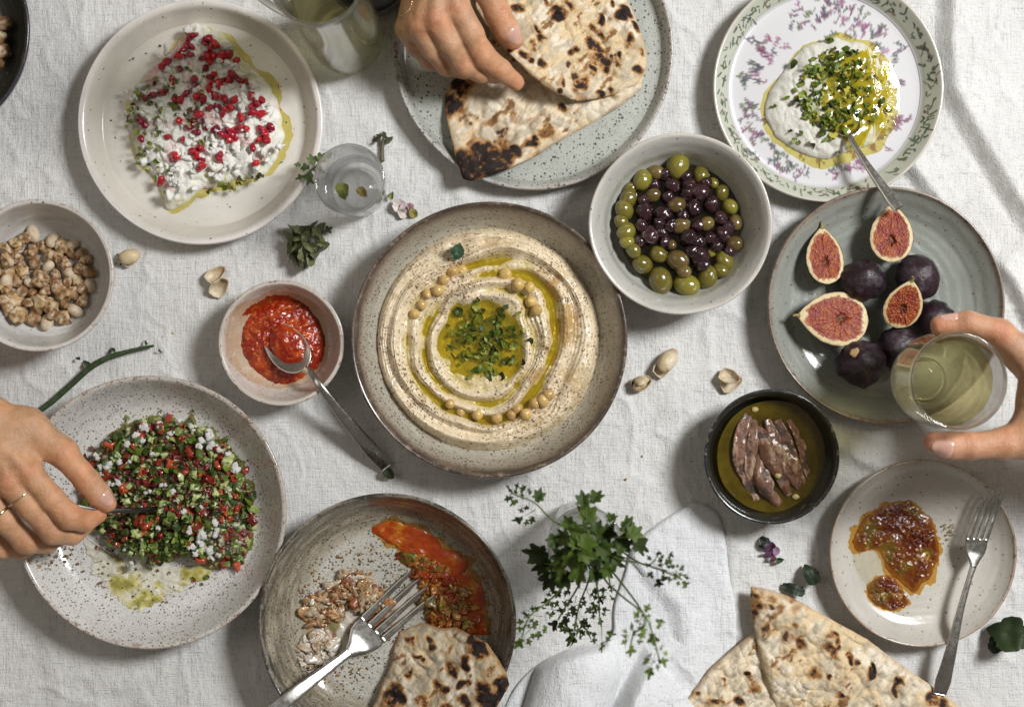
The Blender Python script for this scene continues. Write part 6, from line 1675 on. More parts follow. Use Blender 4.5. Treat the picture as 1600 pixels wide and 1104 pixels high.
M_GOLD = m_metal('gold', (0.80, 0.62, 0.34), 0.2)
def ring(parent, base, px, py, z, axis, R, r, mat, name='ring', stone=None):
    a = norm(np.array([axis[0], -axis[1], axis[2]], float)); e1 = norm(np.cross(a, (0.1, 0.2, 1))); e2 = np.cross(a, e1)
    th = np.linspace(0, 2 * PI, 48, endpoint=False)
    p = P(px, py, z) + (np.cos(th)[:, None] * e1 + np.sin(th)[:, None] * e2) * R - base
    ph = np.linspace(0, 2 * PI, 8, endpoint=False)
    rad = np.cos(th)[:, None] * e1 + np.sin(th)[:, None] * e2
    v = p[:, None, :] + r * (np.cos(ph)[None, :, None] * rad[:, None, :] + np.sin(ph)[None, :, None] * a[None, None, :] * 1.3)
    o = obj(name, mesh(name, v.reshape(-1, 3), grid_quads(48, 8, True, True)), mat, parent)
    return o
ring(oL, bL, -1, 803, .093, (.62, .78, -.12), .0113, .0011, M_GOLD)
ring(oL, bL, 34, 776, .0985, (.62, .76, -.1), .0117, .0006, M_GOLD)
# the utensil it holds
hx = [P(112, 790, .0865), P(150, 797, .0755), P(192, 797, .059), P(226, 796, .040), P(246, 797, .026)]
root = thing('spoon', 'slim dark spoon handle held in the left hand, dipping into the salad', 'spoon', tuple(hx[-1]))
v, q, t = sweep([p - hx[-1] for p in hx], [.0058, .0052, .0046, .0048, .0060], [.0022] * 5, 40, 12, power=2.6)
obj('handle', mesh('handle', v, q, t), M_STEELD, root)
v, q = ellipsoid(10, 20, .021, .0125, .0035)
obj('bowl', mesh('bowl', v @ rotm(0, .45, 0).T + np.array([.015, -.0006, -.0095]), q), M_STEELD, root)

# ---- top: a hand coming down from the top edge, pinching up the flatbread
H = Hand()
H.chain([(655, -420, .135, .040), (672, -190, .115, .034), (684, -95, .104, .0285)], k=.01, kout=.012, flat=0.82)
for mx, my, mz, r in ((712, 8, .0955, .0125), (680, 28, .0955, .0125), (654, 40, .088, .0118), (636, 44, .077, .0108)):
    H.chain([(684, -95, .100, .020), ((mx + 684) / 2, (my - 95) / 2, mz - .001, .0145), (mx, my, mz - .004, r)], k=.010, kout=.010)
    H.chain([(684, -85, .118, .0035), ((mx + 684) / 2, (my - 95) / 2, mz + .0125, .0030), (mx, my, mz + .0050, .0046)], k=.003, kout=.0045)
H.chain([(700, -95, .092, .018), (735, -60, .090, .0165), (756, -24, .085, .0128)], k=.01, kout=.012)
H.chain([(756, -24, .085, .0125), (778, 22, .073, .0113), (792, 47, .066, .0108), (803, 64, .060, .0083)], k=.005, kout=.006)            # thumb
H.chain([(712, 8, .092, .0122), (735, 52, .083, .0112), (751, 84, .071, .0114), (782, 110, .055, .0098), (806, 129, .0425, .0078)], k=.004, kout=.0022)  # forefinger
H.chain([(680, 28, .092, .0122), (702, 68, .082, .0108), (724, 100, .066, .0108), (752, 113, .050, .0094), (776, 118, .039, .0078)], k=.004, kout=.0022)
H.chain([(654, 40, .085, .0115), (676, 76, .074, .0102), (698, 101, .057, .0100), (724, 108, .043, .0088), (745, 110, .034, .0074)], k=.004, kout=.0022)
H.chain([(636, 44, .074, .0106), (652, 72, .062, .0092), (672, 94, .047, .0090), (694, 100, .036, .0078), (712, 103, .030, .0066)], k=.004, kout=.0022)
oT, bT = build_hand('person', 'hand coming down from the top edge with a thin bracelet, lifting the flatbread', H, (0.56, 0.325, 0.185),
    creases=[(779, 24, .083, .5, .86, .013, .0007), (751, 84, .081, .72, .7, .013, .0008), (783, 110, .064, .78, .62, .011, .0004), (724, 100, .075, .7, .7, .011, .0006), (699, 101, .066, .8, .6, .010, .0005)],
    nails=[((791, 45, .066), (805, 68, .0600), (0.15, 0.30, 1.0), 0.95, 0.95)], lo_px=(690, 20, .10),
    redden=[(712, 8, .103, .010), (680, 28, .103, .010), (803, 64, .065, .009), (806, 129, .045, .010), (654, 40, .096, .009)])
# bracelet: fine chain with beads
bt = obj('bracelet', None, parent=oT)
def torus_chain():
    mb = MB()
    c0 = P(668, -18, .091); ax = norm(P(684, -95, .100) - P(668, 30, .091)); e1 = norm(np.cross(ax, (0, 0, 1))); e2 = np.cross(ax, e1)
    th = np.linspace(0, 2 * PI, 120, endpoint=False)
    return c0, ax, e1, e2, th
c0, ax_, e1, e2, th_ = torus_chain()
mb = MB()
for i, (px, py, z) in enumerate([(628, 24, .084), (631, 22, .087), (634, 20, .0895), (637, 18, .091), (640, 15, .0928), (642, 11, .0942), (643, 7, .0955), (644, 3, .0965), (646, -1, .0975), (648, -5, .098), (651, -9, .0985), (655, -13, .099), (660, -17, .100)]):
    v, q = ellipsoid(6, 8, .0011, .0011, .0011)
    mb.add(v + P(px, py, z + .0075) - bT, q)
bm_ = mb.mesh('bead_chain')
bpy.data.objects.remove(bt)
obj('bracelet', bm_, M_GOLD, oT)

# ---- right: a hand holding the glass of wine
H = Hand()
H.chain([(2120, 700, .150, .042), (1860, 665, .150, .036), (1740, 645, .150, .030)], k=.01, kout=.012, flat=0.9)
H.chain([(1740, 640, .150, .026), (1670, 615, .152, .0215), (1622, 582, .158, .0140)], k=.012, kout=.012)                 # palm to forefinger knuckle
H.chain([(1740, 640, .140, .026), (1668, 620, .138, .020), (1624, 596, .136, .0140)], k=.012, kout=.012)
H.chain([(1740, 650, .125, .024), (1668, 630, .120, .018), (1628, 606, .116, .0130)], k=.012, kout=.012)
H.chain([(1740, 655, .145, .024), (1676, 668, .150, .0205), (1610, 684, .155, .0160), (1570, 692, .157, .0128)], k=.012, kout=.013)   # thumb base
H.chain([(1640, 570, .152, .020), (1622, 622, .150, .0150), (1612, 668, .152, .0150)], k=.012, kout=.012)
H.chain([(1570, 692, .157, .0125), (1513, 697, .159, .0112), (1484, 696, .159, .0112), (1460, 691, .158, .0092)], k=.005, kout=.006)
H.chain([(1622, 582, .158, .0130), (1592, 545, .163, .0118), (1563, 519, .164, .0108), (1512, 503, .162, .0090), (1468, 507, .158, .0076)], k=.004, kout=.003)  # forefinger
H.chain([(1624, 596, .136, .0128), (1590, 553, .137, .0112), (1558, 524, .137, .0104), (1508, 508, .135, .0088), (1468, 511, .132, .0076)], k=.004, kout=.0022)
H.chain([(1628, 606, .116, .0120), (1590, 560, .113, .0108), (1556, 532, .112, .0100), (1506, 515, .110, .0085), (1470, 520, .108, .0074)], k=.004, kout=.0022)
oR, bR = build_hand('person', 'hand from the right edge curled around the glass of pale wine', H, (0.50, 0.285, 0.165),
    creases=[(1513, 697, .170, -1, .05, .013, .0007), (1564, 519, .175, -.9, -.35, .012, .0006), (1512, 503, .171, -1, .0, .010, .0004), (1571, 692, .169, -1, .1, .014, .0004)],
    nails=[((1488, 697, .159), (1453, 691, .158), (0.0, -0.35, 1.0), 0.9, 0.85), ((1500, 504, .161), (1466, 506, .158), (0.05, 0.95, 0.6), 0.8, 0.75)], lo_px=(1640, 620, .15),
    redden=[(1460, 691, .163, .010), (1468, 507, .162, .010), (1563, 519, .172, .010)])

# ================================================================== glasses
M_GLASS = m_glass('glass', (0.998, 1.0, 0.999), bend=0.32)
M_RIM = m_glass('glass_rim', (0.97, 0.985, 0.97), bend=0.92)
M_GLASSG = m_glass('carafe_glass', (0.985, 0.993, 0.97), wav=0.15, bend=0.6)
def vessel(name, label, cat, c, prof_out, th, zbase, mat, bottom=0.006, seg=128):
    """prof_out: (r, z) from the base edge to the lip"""
    o = catmull([(0, 0)] + [(prof_out[0][0] * .8, 0)] + list(prof_out), 70)
    inn = catmull([(max(r - th, .001), z) for r, z in prof_out if z > bottom * 1.3] + [], 40)[::-1]
    r0 = np.interp(bottom * 1.3, [z for r, z in prof_out], [r for r, z in prof_out]) - th
    fl = np.array([(r0 * 0.95, bottom * 1.05), (r0 * .86, bottom * .85), (r0 * .74, bottom * .72), (r0 * .62, bottom * .85), (r0 * .5, bottom * 1.05), (r0 * .25, bottom * 1.2), (0, bottom * 1.22)])
    lip = np.array([(o[-1, 0] - th * .25, o[-1, 1] + th * .35), (o[-1, 0] - th * .75, o[-1, 1] + th * .35)])
    p = np.vstack([o, lip, inn, fl])
    v, q, _ = lathe(p, seg, len(p), smooth_prof=False)
    ob = obj(name, mesh(name, v, q), mat, loc=(c[0], c[1], zbase))
    a_ = np.linspace(0, 2 * PI, seg, endpoint=False); b_ = np.linspace(0, 2 * PI, 12, endpoint=False)
    A_, B_ = np.meshgrid(a_, b_, indexing='ij')
    for nm, R_, r_, z_ in (('rim', prof_out[-1][0] - th * .5, th * .72, prof_out[-1][1] + th * .2), ('base_ring', prof_out[0][0] * .80, .0016, .0022)):
        tv = np.stack([(R_ + r_ * np.cos(B_)) * np.cos(A_), (R_ + r_ * np.cos(B_)) * np.sin(A_), z_ + r_ * np.sin(B_)], -1).reshape(-1, 3)
        obj(nm, mesh(nm, tv, grid_quads(seg, 12, True, True)), M_RIM, ob)
    return tag(ob, label, cat)
def liquid(name, label, cat, c, prof_out, th, zbase, level, mat, bottom=0.006, seg=128):
    zz = np.linspace(bottom + .0004, level, 30)
    rr = np.interp(zz, [z for r, z in prof_out], [r for r, z in prof_out]) - th + 0.00025
    p = np.vstack([[(0, bottom - .0003), (rr[0] * .85, bottom - .0003)], np.stack([rr, zz], 1), [(rr[-1] - .0004, level - .0003), (rr[-1] - .0012, level - .0008), (rr[-1] * .9, level - .0010), (rr[-1] * .4, level - .0010), (0, level - .0010)]])
    v, q, _ = lathe(p, seg, len(p), smooth_prof=False)
    ob = obj(name, mesh(name, v, q), mat, loc=(c[0], c[1], zbase))
    return tag(ob, label, cat, kind='thing')
M_WATER = m_glass('water', (1, 1, 1), 1.33)
M_WINE = m_glass('pale_wine', (1.0, 0.945, 0.68), 1.34, bend=0.18)
M_YELLOW = m_glass('yellow_drink', (0.99, 0.96, 0.74), 1.34, bend=0.2)
# held wine glass
gp = [(.0215, .0004), (.0250, .004), (.0330, .018), (.0385, .036), (.0402, .055), (.0400, .075), (.0396, .090), (.0394, .101)]
gc = P(1497, 595, .190)
vessel('wine_glass', 'stemless glass of pale wine held above the fig plate', 'glass', gc, gp, .0021, .089, M_GLASS, bottom=.007)
liquid('wine', 'pale golden wine half filling the held glass', 'wine', gc, gp, .0021, .089, .070, M_WINE, bottom=.007)
# water glass
wp = [(.0235, .0004), (.0255, .003), (.0270, .020), (.0290, .050), (.0305, .080), (.0308, .088)]
wc = P(546, 280, .088)
vessel('water_glass', 'small clear tumbler of water beside the cream dinner plate', 'glass', wc, wp, .0018, 0.0004, M_GLASS, bottom=.010)
liquid('water', 'clear water in the small tumbler', 'water', wc, wp, .0018, 0.0004, .046, M_WATER, bottom=.010)
# carafe at the top edge
cpf = [(.0300, .0004), (.0330, .006), (.0350, .030), (.0352, .075), (.0345, .12), (.0335, .17), (.0345, .21), (.0375, .235)]
cc0 = P(545, 64, 0)
vessel('glass_carafe', 'tall clear glass carafe of yellow drink at the top edge', 'carafe', cc0, cpf, .0017, 0.0004, M_GLASSG, bottom=.008)
car = bpy.data.objects['glass_carafe']
liquid('yellow_drink', 'yellow drink in the glass carafe', 'drink', cc0, cpf, .0017, 0.0004, .165, M_YELLOW, bottom=.008)
v, q, t = sweep([(-.0335, .006, .205), (-.050, .010, .202), (-.062, .012, .175), (-.064, .012, .130), (-.052, .009, .085), (-.0345, .005, .070)], [.010, .009, .0085, .0085, .009, .010], [.007, .0065, .006, .006, .0065, .007], 60, 14, up=(0.2, 1, 0))
obj('handle', mesh('handle', v, q, t), M_GLASSG, car)
# ================================================================== napkin
nap_px = [(1003, 838), (1026, 818), (1049, 803), (1072, 790), (1090, 784), (1110, 792), (1124, 806), (1133, 840), (1140, 900), (1150, 960), (1150, 1060), (1150, 1220), (1000, 1240), (790, 1240), (772, 1150), (790, 1100), (812, 1064), (842, 1036), (880, 1016), (912, 1008), (940, 1005), (958, 985), (960, 945), (975, 900), (985, 865)]
nlA = PP([(905, 1044), (890, 1090), (868, 1160), (850, 1300)])
nlE = PP([(1010, 900), (1050, 950), (1060, 1000), (1012, 1014), (988, 1062), (962, 1110), (900, 1250)])
def nap_h(x, y, t):
    soft = 0.0012 * fbm(x * 34, y * 34, octv=3, seed=141)
    z = 0.0030 + cloth_z(x, y) * 0.5 + soft
    s, al = poly_sd(x, y, nlA)
    puff = np.clip(1 - (np.abs(s) / W(66)) ** 2, 0, 1) ** 0.55
    s2, al2 = poly_sd(x, y, nlE)
    s2 = -s2
    pl = sstep(-0.007, 0.008, s2) * (0.006 + 0.026 * sstep(0.30, 0.60, al2)) * (0.45 + 0.55 * np.exp(-np.clip(s2, 0, None) / 0.06))
    rip = 0.0020 * np.clip(1 - np.abs(fbm(x * 20, y * 46, octv=2, seed=143)) * 4, 0, 1) * sstep(-.25, -.30, y) * sstep(0.12, 0.16, x)
    damp = 1 - 0.9 * sstep(W(1075 - 800), W(1125 - 800), x) * sstep(W(-340), W(-400), y)
    z = z + (np.maximum(0.034 * puff, pl) + rip) * damp
    e = np.clip(1 - t ** 40, 0, 1) ** 0.5
    return z * e + 0.0003
v, q, t, _ = patch(PP(nap_px), 200, 460, nap_h, center=PP([(1010, 1075)])[0], under=lambda x, y, t, z: np.maximum(cloth_z(x, y) - 0.0008, z - 0.02) * 0 + 0.0002)
tag(obj('linen_napkin', mesh('linen_napkin', v, q, t), m_linen('napkin_linen', (0.68, 0.685, 0.69), 0.9)), 'rumpled pale linen napkin folded at the bottom edge between the breads', 'napkin')

# ================================================================== herb bunch in a glass
hg = [(.0250, .0004), (.0275, .004), (.0290, .03), (.0305, .07), (.0320, .105), (.0325, .115)]
hgc = P(914, 850, .112)
vessel('herb_glass', 'clear glass holding the parsley bunch', 'glass', hgc, hg, .0016, .0006, M_GLASS, bottom=.008)
liquid('water', 'water around the parsley stems in its glass', 'water', hgc, hg, .0016, .0006, .055, M_WATER, bottom=.008)
M_LEAF = m_food('parsley_leaf', rough=0.5, spec=0.25, var=0.3, vscale=160, bump=0.3, bscale=240, sss=0.0)
M_STEM = m_plain('green_stem', (0.085, 0.13, 0.035), rough=0.45, var=0.3)
bunch = thing('parsley_bunch', 'bunch of parsley standing in a glass in front of the hummus bowl', 'herbs', (hgc[0], hgc[1], .010))
B0 = np.array([hgc[0], hgc[1], .010])
rg = np.random.default_rng(71)
GR = [(0.022, 0.036, 0.006), (0.036, 0.060, 0.008), (0.062, 0.098, 0.013)]
LEAFM = []
def frond(rg, col, seed):
    """a divided parsley leaf: toothed leaflets on thin stalks, unit length along +x"""
    mb = MB()
    spec = [(0.42, 0.60, 0.0)] + [(0.16 + 0.22 * i + rg.uniform(-.04, .04), rg.uniform(0.34, 0.46) * (1 - .16 * i), s_ * rg.uniform(0.7, 1.15)) for i in (0, 1) for s_ in (-1, 1)]
    for j, (x0, L, a) in enumerate(spec):
        v, q, t = leaf_geo(rg, L, lobes=3, fold=rg.uniform(.0, .7), curl=rg.uniform(-.2, 1.1), nr=3, na=26, deep=0.50, narrow=0.80, seed=seed + j)
        v = v @ rotm(rg.normal() * .35, rg.normal() * .25, a).T + np.array([x0, 0.10 * np.sign(a) * (a != 0), 0])
        mb.add(v, q, t, np.array(col) * rg.uniform(.75, 1.3))
    v, q, t = sweep([(0, 0, 0), (.25, 0.01, .01), (.5, 0, 0)], [.03, .025, .015], [.03, .025, .015], 6, 5)
    mb.add(v, q, t, np.array(col) * 1.2)
    return mb.mesh('leaf')
for i in range(6):
    for g in GR + [(0.13, 0.185, 0.035)]:
        LEAFM.append(frond(np.random.default_rng(600 + len(LEAFM)), g, 600 + i))
def stem_to(pts, r0=.0011, r1=.0006):
    p = [np.array([hgc[0] + rg.normal() * .006, hgc[1] + rg.normal() * .006, .02]), np.array([hgc[0] + rg.normal() * .010, hgc[1] + rg.normal() * .010, .085])] + [P(*a) for a in pts]
    v, q, t = sweep([x - B0 for x in p], np.linspace(r0, r1, len(p)) * 2, np.linspace(r0, r1, len(p)) * 2, 36, 7)
    obj('stem', mesh('stem', v, q, t), M_STEM, bunch)
BROADM = []
for i in range(4):
    for g in GR + [(0.13, 0.185, 0.035)]:
        v, q, t = leaf_geo(np.random.default_rng(640 + i), 1.0, lobes=4, fold=.12 + .12 * i, curl=.25 * i, nr=4, na=56, deep=.34, narrow=.9, seed=640 + i)
        BROADM.append(mesh('leaf', v, q, t, np.tile(np.array(g), (len(v), 1)) * (0.8 + 0.5 * np.abs(v[:, 1:2]) / .4)))
def leaf_at(px, py, z, L, ang, shade, tiltx=None, tilty=None):
    p = P(px, py, z) - B0
    tx = rg.normal() * .35 if tiltx is None else tiltx; ty = rg.normal() * .35 if tilty is None else tilty
    Lw = W(L, z) * 1.22
    Rz = rotm(tx, ty, -math.radians(ang))
    broad = py < 905 and 1000 > px > 835
    if broad: Lw *= 0.84
    o = obj('leaf', (BROADM[rg.integers(4) * 4 + shade] if broad else LEAFM[rg.integers(6) * 4 + shade]), M_LEAF, bunch, rot=Matrix(Rz.tolist()).to_euler(), scale=Lw)
    o.location = [float(a) for a in (p - Rz @ np.array([0.5, 0, 0]) * Lw)]
# (px, py, z, length px, direction deg clockwise from right, shade)
LV = [(802, 768, .165, 34, 215, 1), (820, 767, .165, 20, 250, 0), (841, 776, .16, 30, 290, 1), (819, 806, .158, 34, 150, 0), (800, 777, .165, 24, 170, 1), (911, 783, .17, 36, 265, 1), (930, 778, .17, 34, 300, 1), (917, 806, .16, 46, 275, 2),
      (955, 809, .165, 26, 300, 1), (977, 822, .17, 40, 320, 1), (988, 833, .17, 40, 330, 2), (996, 850, .165, 44, 20, 0), (968, 850, .16, 46, 350, 1), (945, 835, .155, 46, 320, 1), (906, 834, .165, 40, 200, 2), (884, 840, .16, 40, 180, 1), (915, 846, .172, 44, 60, 2), (940, 856, .165, 44, 30, 1),
      (926, 872, .168, 44, 100, 2), (896, 873, .168, 42, 150, 2), (880, 868, .155, 44, 170, 1), (872, 888, .15, 40, 140, 1), (958, 872, .155, 40, 45, 1), (905, 892, .155, 44, 110, 2), (930, 893, .15, 40, 80, 1), (884, 902, .145, 40, 120, 1), (900, 850, .175, 30, 230, 2), (930, 828, .168, 36, 300, 1), (890, 820, .155, 34, 240, 2), (868, 845, .15, 34, 190, 1),
      (843, 866, .13, 48, 190, 0), (861, 902, .125, 50, 125, 0), (850, 882, .128, 44, 160, 0), (876, 884, .16, 36, 150, 2), (948, 888, .158, 34, 60, 2), (912, 866, .178, 34, 20, 2), (895, 858, .16, 40, 210, 1), (920, 858, .158, 40, 330, 0), (905, 875, .15, 44, 100, 0), (938, 870, .15, 44, 10, 0),  # first three: dark leaves drawn for the bunch's shadow at left
      (1024, 873, .185, 30, 280, 0), (1042, 873, .188, 26, 300, 0), (1049, 894, .19, 36, 20, 1), (1066, 906, .195, 30, 55, 2), (1028, 902, .185, 34, 80, 0), (1060, 890, .192, 22, 340, 1),
      (861, 936, .115, 30, 160, 1), (878, 920, .118, 30, 130, 1), (871, 967, .11, 42, 120, 0), (897, 944, .115, 34, 100, 1), (923, 938, .115, 34, 70, 1), (936, 930, .118, 28, 60, 0), (951, 928, .12, 26, 40, 1), (896, 984, .11, 46, 100, 0), (911, 980, .11, 36, 60, 1), (900, 995, .11, 32, 100, 1), (830, 960, .13, 30, 190, 1), (842, 984, .14, 26, 100, 2), (817, 994, .15, 38, 130, 2), (820, 970, .14, 22, 170, 2), (936, 962, .12, 28, 85, 1), (886, 950, .115, 30, 160, 0), (855, 950, .12, 24, 190, 1),
      (1007, 957, .225, 28, 300, 3), (1018, 985, .225, 44, 80, 3), (987, 1004, .22, 40, 95, 3), (1031, 1026, .23, 38, 60, 3), (1018, 1040, .23, 34, 110, 2), (1000, 965, .225, 22, 220, 3), (985, 985, .22, 24, 280, 3), (940, 1000, .16, 36, 90, 1), (926, 950, .12, 26, 140, 1)]
for L in LV: leaf_at(*L)
for pts in ([(868, 815, .15), (835, 785, .165), (798, 770, .168)], [(915, 820, .155), (916, 785, .17)], [(950, 840, .155), (990, 840, .17)], [(960, 870, .16), (1000, 879, .175), (1040, 893, .188), (1066, 905, .195)], [(1000, 879, .175), (1025, 874, .185)], [(908, 905, .125), (885, 945, .115), (872, 968, .112)],
            [(920, 905, .125), (905, 945, .115), (898, 985, .112)], [(930, 905, .13), (936, 940, .12), (937, 975, .125)], [(890, 900, .125), (860, 936, .12), (828, 962, .132), (815, 995, .15)], [(940, 895, .14), (965, 925, .18), (1005, 958, .225), (1020, 990, .226), (1030, 1030, .231)], [(1005, 958, .225), (990, 990, .222), (985, 1008, .22)],
            [(875, 880, .13), (850, 880, .128)], [(945, 880, .15), (956, 925, .125)], [(918, 860, .165)], [(900, 866, .168)], [(932, 862, .165)]):
    stem_to(pts)

# ================================================================== small things on the cloth
def shell_half(L, w, d, seed, th=0.0011):
    nu, nv = 18, 24
    u = np.linspace(0.02, PI / 2, nu); a = np.linspace(0, 2 * PI, nv, endpoint=False)
    U, A = np.meshgrid(u, a, indexing='ij')
    def lay(k):
        r = np.sin(U); point = 1 + 0.25 * np.cos(A) * (np.abs(np.cos(A)) > .8) * np.sin(U) ** 3
        x = r * np.cos(A) * (L - k) * point; y = r * np.sin(A) * (w - k); z = -np.cos(U) * (d - k)
        n = 1 + .05 * vnoise(x * 300 + seed, y * 300, seed=seed)
        return np.stack([x * n, y * n, z], -1).reshape(-1, 3)
    o, i = lay(0), lay(th)
    n0 = len(o)
    k = np.arange(nv); e = (nu - 1) * nv
    q = np.vstack([grid_quads(nu, nv, wrap_v=True)[:, ::-1], grid_quads(nu, nv, wrap_v=True) + n0, np.stack([e + k, e + (k + 1) % nv, e + (k + 1) % nv + n0, e + k + n0], 1)])
    v = np.vstack([o, i])
    c = np.tile(np.array([0.60, 0.51, 0.37]), (len(v), 1))
    c = mixc(c, (0.42, 0.30, 0.15), sstep(0.0, 0.4, fbm(v[:, 0] * 120, v[:, 1] * 120, v[:, 2] * 120, seed=seed)) * .8)
    c = mixc(c, (0.34, 0.22, 0.10), sstep(.6, .95, v[:, 0] / L) * .6)
    return v, q, c
M_SHELL = m_food('nut_shell', rough=0.45, var=0.15, vscale=150, bump=0.3, bscale=300, bdist=.0006, sss=0.1)
def nut_pieces(px, py, L, ang, label, parts, cat='pistachio', name='pistachio'):
    c = P(px, py, 0)
    root = thing(name, label, cat, tuple(c))
    for i, (kind, dx, dy, z, sc, rot) in enumerate(parts):
        Lw = L * S * sc
        off = np.array([dx * S, -dy * S, z])
        if kind == 's':
            v, q, cc = shell_half(Lw, Lw * .72, Lw * .62, px + i)
            nm = 'shell'
        else:
            v, q = ellipsoid(14, 18, Lw, Lw * .72, Lw * .62, .10, 1.5, px + i)
            cc = np.tile(np.array([0.56, 0.44, 0.26]), (len(v), 1)); cc = mixc(cc, (0.36, 0.24, 0.10), sstep(0.05, .4, fbm(v[:, 0] * 150, v[:, 1] * 150, v[:, 2] * 150, seed=i)))
            nm = 'kernel'
        v = v @ rotm(*rot).T + off
        obj(nm, mesh(nm, v, q, col=cc), M_SHELL, root)
A = math.radians
nut_pieces(998, 600, 17, 0, 'open pistachio close to the hummus bowl, left of the pair', [('s', 0, 0, .0068, 1.0, (.2, -.25, .5)), ('k', 1, 1, .0068, .72, (.2, 0, .6)), ('s', 2, -4, .0085, .8, (2.2, .3, .4))])
nut_pieces(1037, 568, 19, 0, 'pistachio with its kernel showing, right of the pair', [('s', -4, 8, .0062, .95, (.3, .1, .9)), ('k', 3, -3, .0088, .95, (.1, .3, 1.0)), ('s', 4, -3, .0075, 1.05, (PI - .5, .25, 1.0))])
nut_pieces(1136, 591, 18, 0, 'two stacked empty nut shells above the black bowl', [('s', 2, 9, .0062, 1.0, (.25, .1, .4)), ('s', -2, -5, .0115, .98, (-.3, -.5, -.4))], 'nut shells', 'nut_shells')
nut_pieces(340, 443, 18, 0, 'pair of curled empty nut shells above the small sauce bowl', [('s', -4, -12, .0075, 1.0, (-.4, .3, .7)), ('s', 3, 10, .0065, 1.05, (.5, -.3, .9))], 'nut shells', 'nut_shells')
nut_pieces(205, 402, 16, 0, 'lone pale nut on the cloth right of the nut bowl', [('k', 0, 0, .0068, 1.05, (.2, .1, .3)), ('s', -2, 3, .006, 1.0, (.3, .2, .8))], 'nut', 'loose_nut')
# dried herb crumbs next to that nut
herb_bits('dry_crumbs', 'brown herb crumbs between the nut bowl and the lone nut', 'crumbs', [PP([p])[0] for p in [(182, 412), (186, 406), (178, 414), (190, 413), (184, 398)]], (.003, .006), [(0.20, 0.16, 0.06)], lambda x, y: .0008, rg=rg, tilt=.3)
def leaf_thing(px, py, L, ang, label, cat='leaf', name='herb_leaf', shade=(0.05, 0.085, 0.025), z=.003, lobes=3, fold=.4, curl=.5, tilt=(0.2, 0.1), mat=None, deep=.45, narrow=.8, seed=0):
    v, q, t = leaf_geo(np.random.default_rng(seed + 5), L * S, lobes=lobes, fold=fold, curl=curl, nr=6, na=44, deep=deep, narrow=narrow, seed=seed)
    v = v - np.array([L * S / 2, 0, 0])
    v = v @ rotm(tilt[0], tilt[1], -A(ang)).T
    v[:, 2] -= v[:, 2].min()
    c = np.tile(np.array(shade), (len(v), 1)) * (0.8 + .5 * fbm(v[:, 0] * 150, v[:, 1] * 150, seed=seed)[:, None])
    p = P(px, py, z)
    return tag(obj(name, mesh(name, v, q, t, c), mat or M_LEAF, loc=tuple(p)), label, cat)
# crumpled dark leaf ball
cr = thing('crumpled_leaf', 'crumpled dark green leaf ball beside the water glass', 'leaf', tuple(P(478, 381, 0)))
v, q = ellipsoid(12, 18, .015, .016, .009, .25, 2, 3)
obj('core', mesh('core', v + np.array([0, 0, .009]), q, col=np.tile((.022, .026, .010), (len(v), 1))), M_HERB, cr)
rgl = np.random.default_rng(77)
for i in range(17):
    a_ = i * 2.4; rr_ = 0.0030 + 0.0140 * math.sqrt(i / 17)
    el = rr_ / 0.021
    L = rgl.uniform(24, 33) * S
    v, q, t = leaf_geo(rgl, L, lobes=1, fold=rgl.uniform(.1, .6), curl=1.1, nr=6, na=34, deep=.03, narrow=1.25, seed=700 + i)
    v = (v - np.array([L * .45, 0, 0])) @ rotm(rgl.normal() * .3, .75 * el, a_ + rgl.normal() * .5).T
    c = np.tile(np.array([(0.060, 0.072, 0.022), (0.105, 0.118, 0.040), (0.16, 0.165, 0.065)][rgl.integers(3)]), (len(v), 1)) * (0.75 + .6 * fbm(v[:, 0] * 160, v[:, 1] * 160, seed=i)[:, None])
    obj('leaf', mesh('leaf', v + np.array([rr_ * math.cos(a_), rr_ * math.sin(a_), .0185 - .012 * el * el]), q, t, c), M_HERB, cr)
leaf_thing(512, 360, 20, 330, 'small loose leaf tip at the right of the crumpled leaf', shade=(.05, .06, .02), seed=3)
# herbs behind and inside the water glass
spr = thing('herb_sprig', 'soft green herb sprig between the cream plate and the water glass', 'herbs', tuple(P(490, 268, .03)))
for i, (px, py, L, ang) in enumerate([(500, 248, 26, 320), (488, 250, 24, 250), (478, 262, 22, 180), (484, 277, 28, 120), (470, 277, 16, 170), (466, 258, 14, 200), (494, 284, 20, 90), (512, 243, 18, 330), (496, 266, 24, 20)]):
    v, q, t = leaf_geo(np.random.default_rng(i + 40), L * S, lobes=3, fold=.4, curl=.5, nr=4, na=30, seed=i)
    v = (v - np.array([L * S / 2, 0, 0])) @ rotm(.3, .2 * math.sin(i), -A(ang)).T + (P(px, py, .034) - P(490, 268, .03))
    obj('leaf', mesh('leaf', v, q, t, np.tile(np.array([(.07, .11, .03), (.10, .14, .05)][i % 2]), (len(v), 1))), M_LEAF, spr)
v, q, t = sweep([P(a, b, z) - P(490, 268, .03) for a, b, z in ((512, 243, .034), (495, 258, .034), (480, 272, .033), (462, 280, .030))], [.0016] * 4, [.0016] * 4, 20, 7)
obj('stem', mesh('stem', v, q, t), M_STEM, spr)
leaf_thing(538, 297, 34, 100, 'yellow green leaf sunk at the left in the water glass', shade=(.22, .24, .05), z=.014, deep=.15, lobes=2, curl=1.0, seed=21)
leaf_thing(566, 300, 24, 60, 'amber leaf sunk at the right in the water glass', shade=(.26, .20, .05), z=.014, deep=.15, lobes=2, curl=1.0, seed=22)
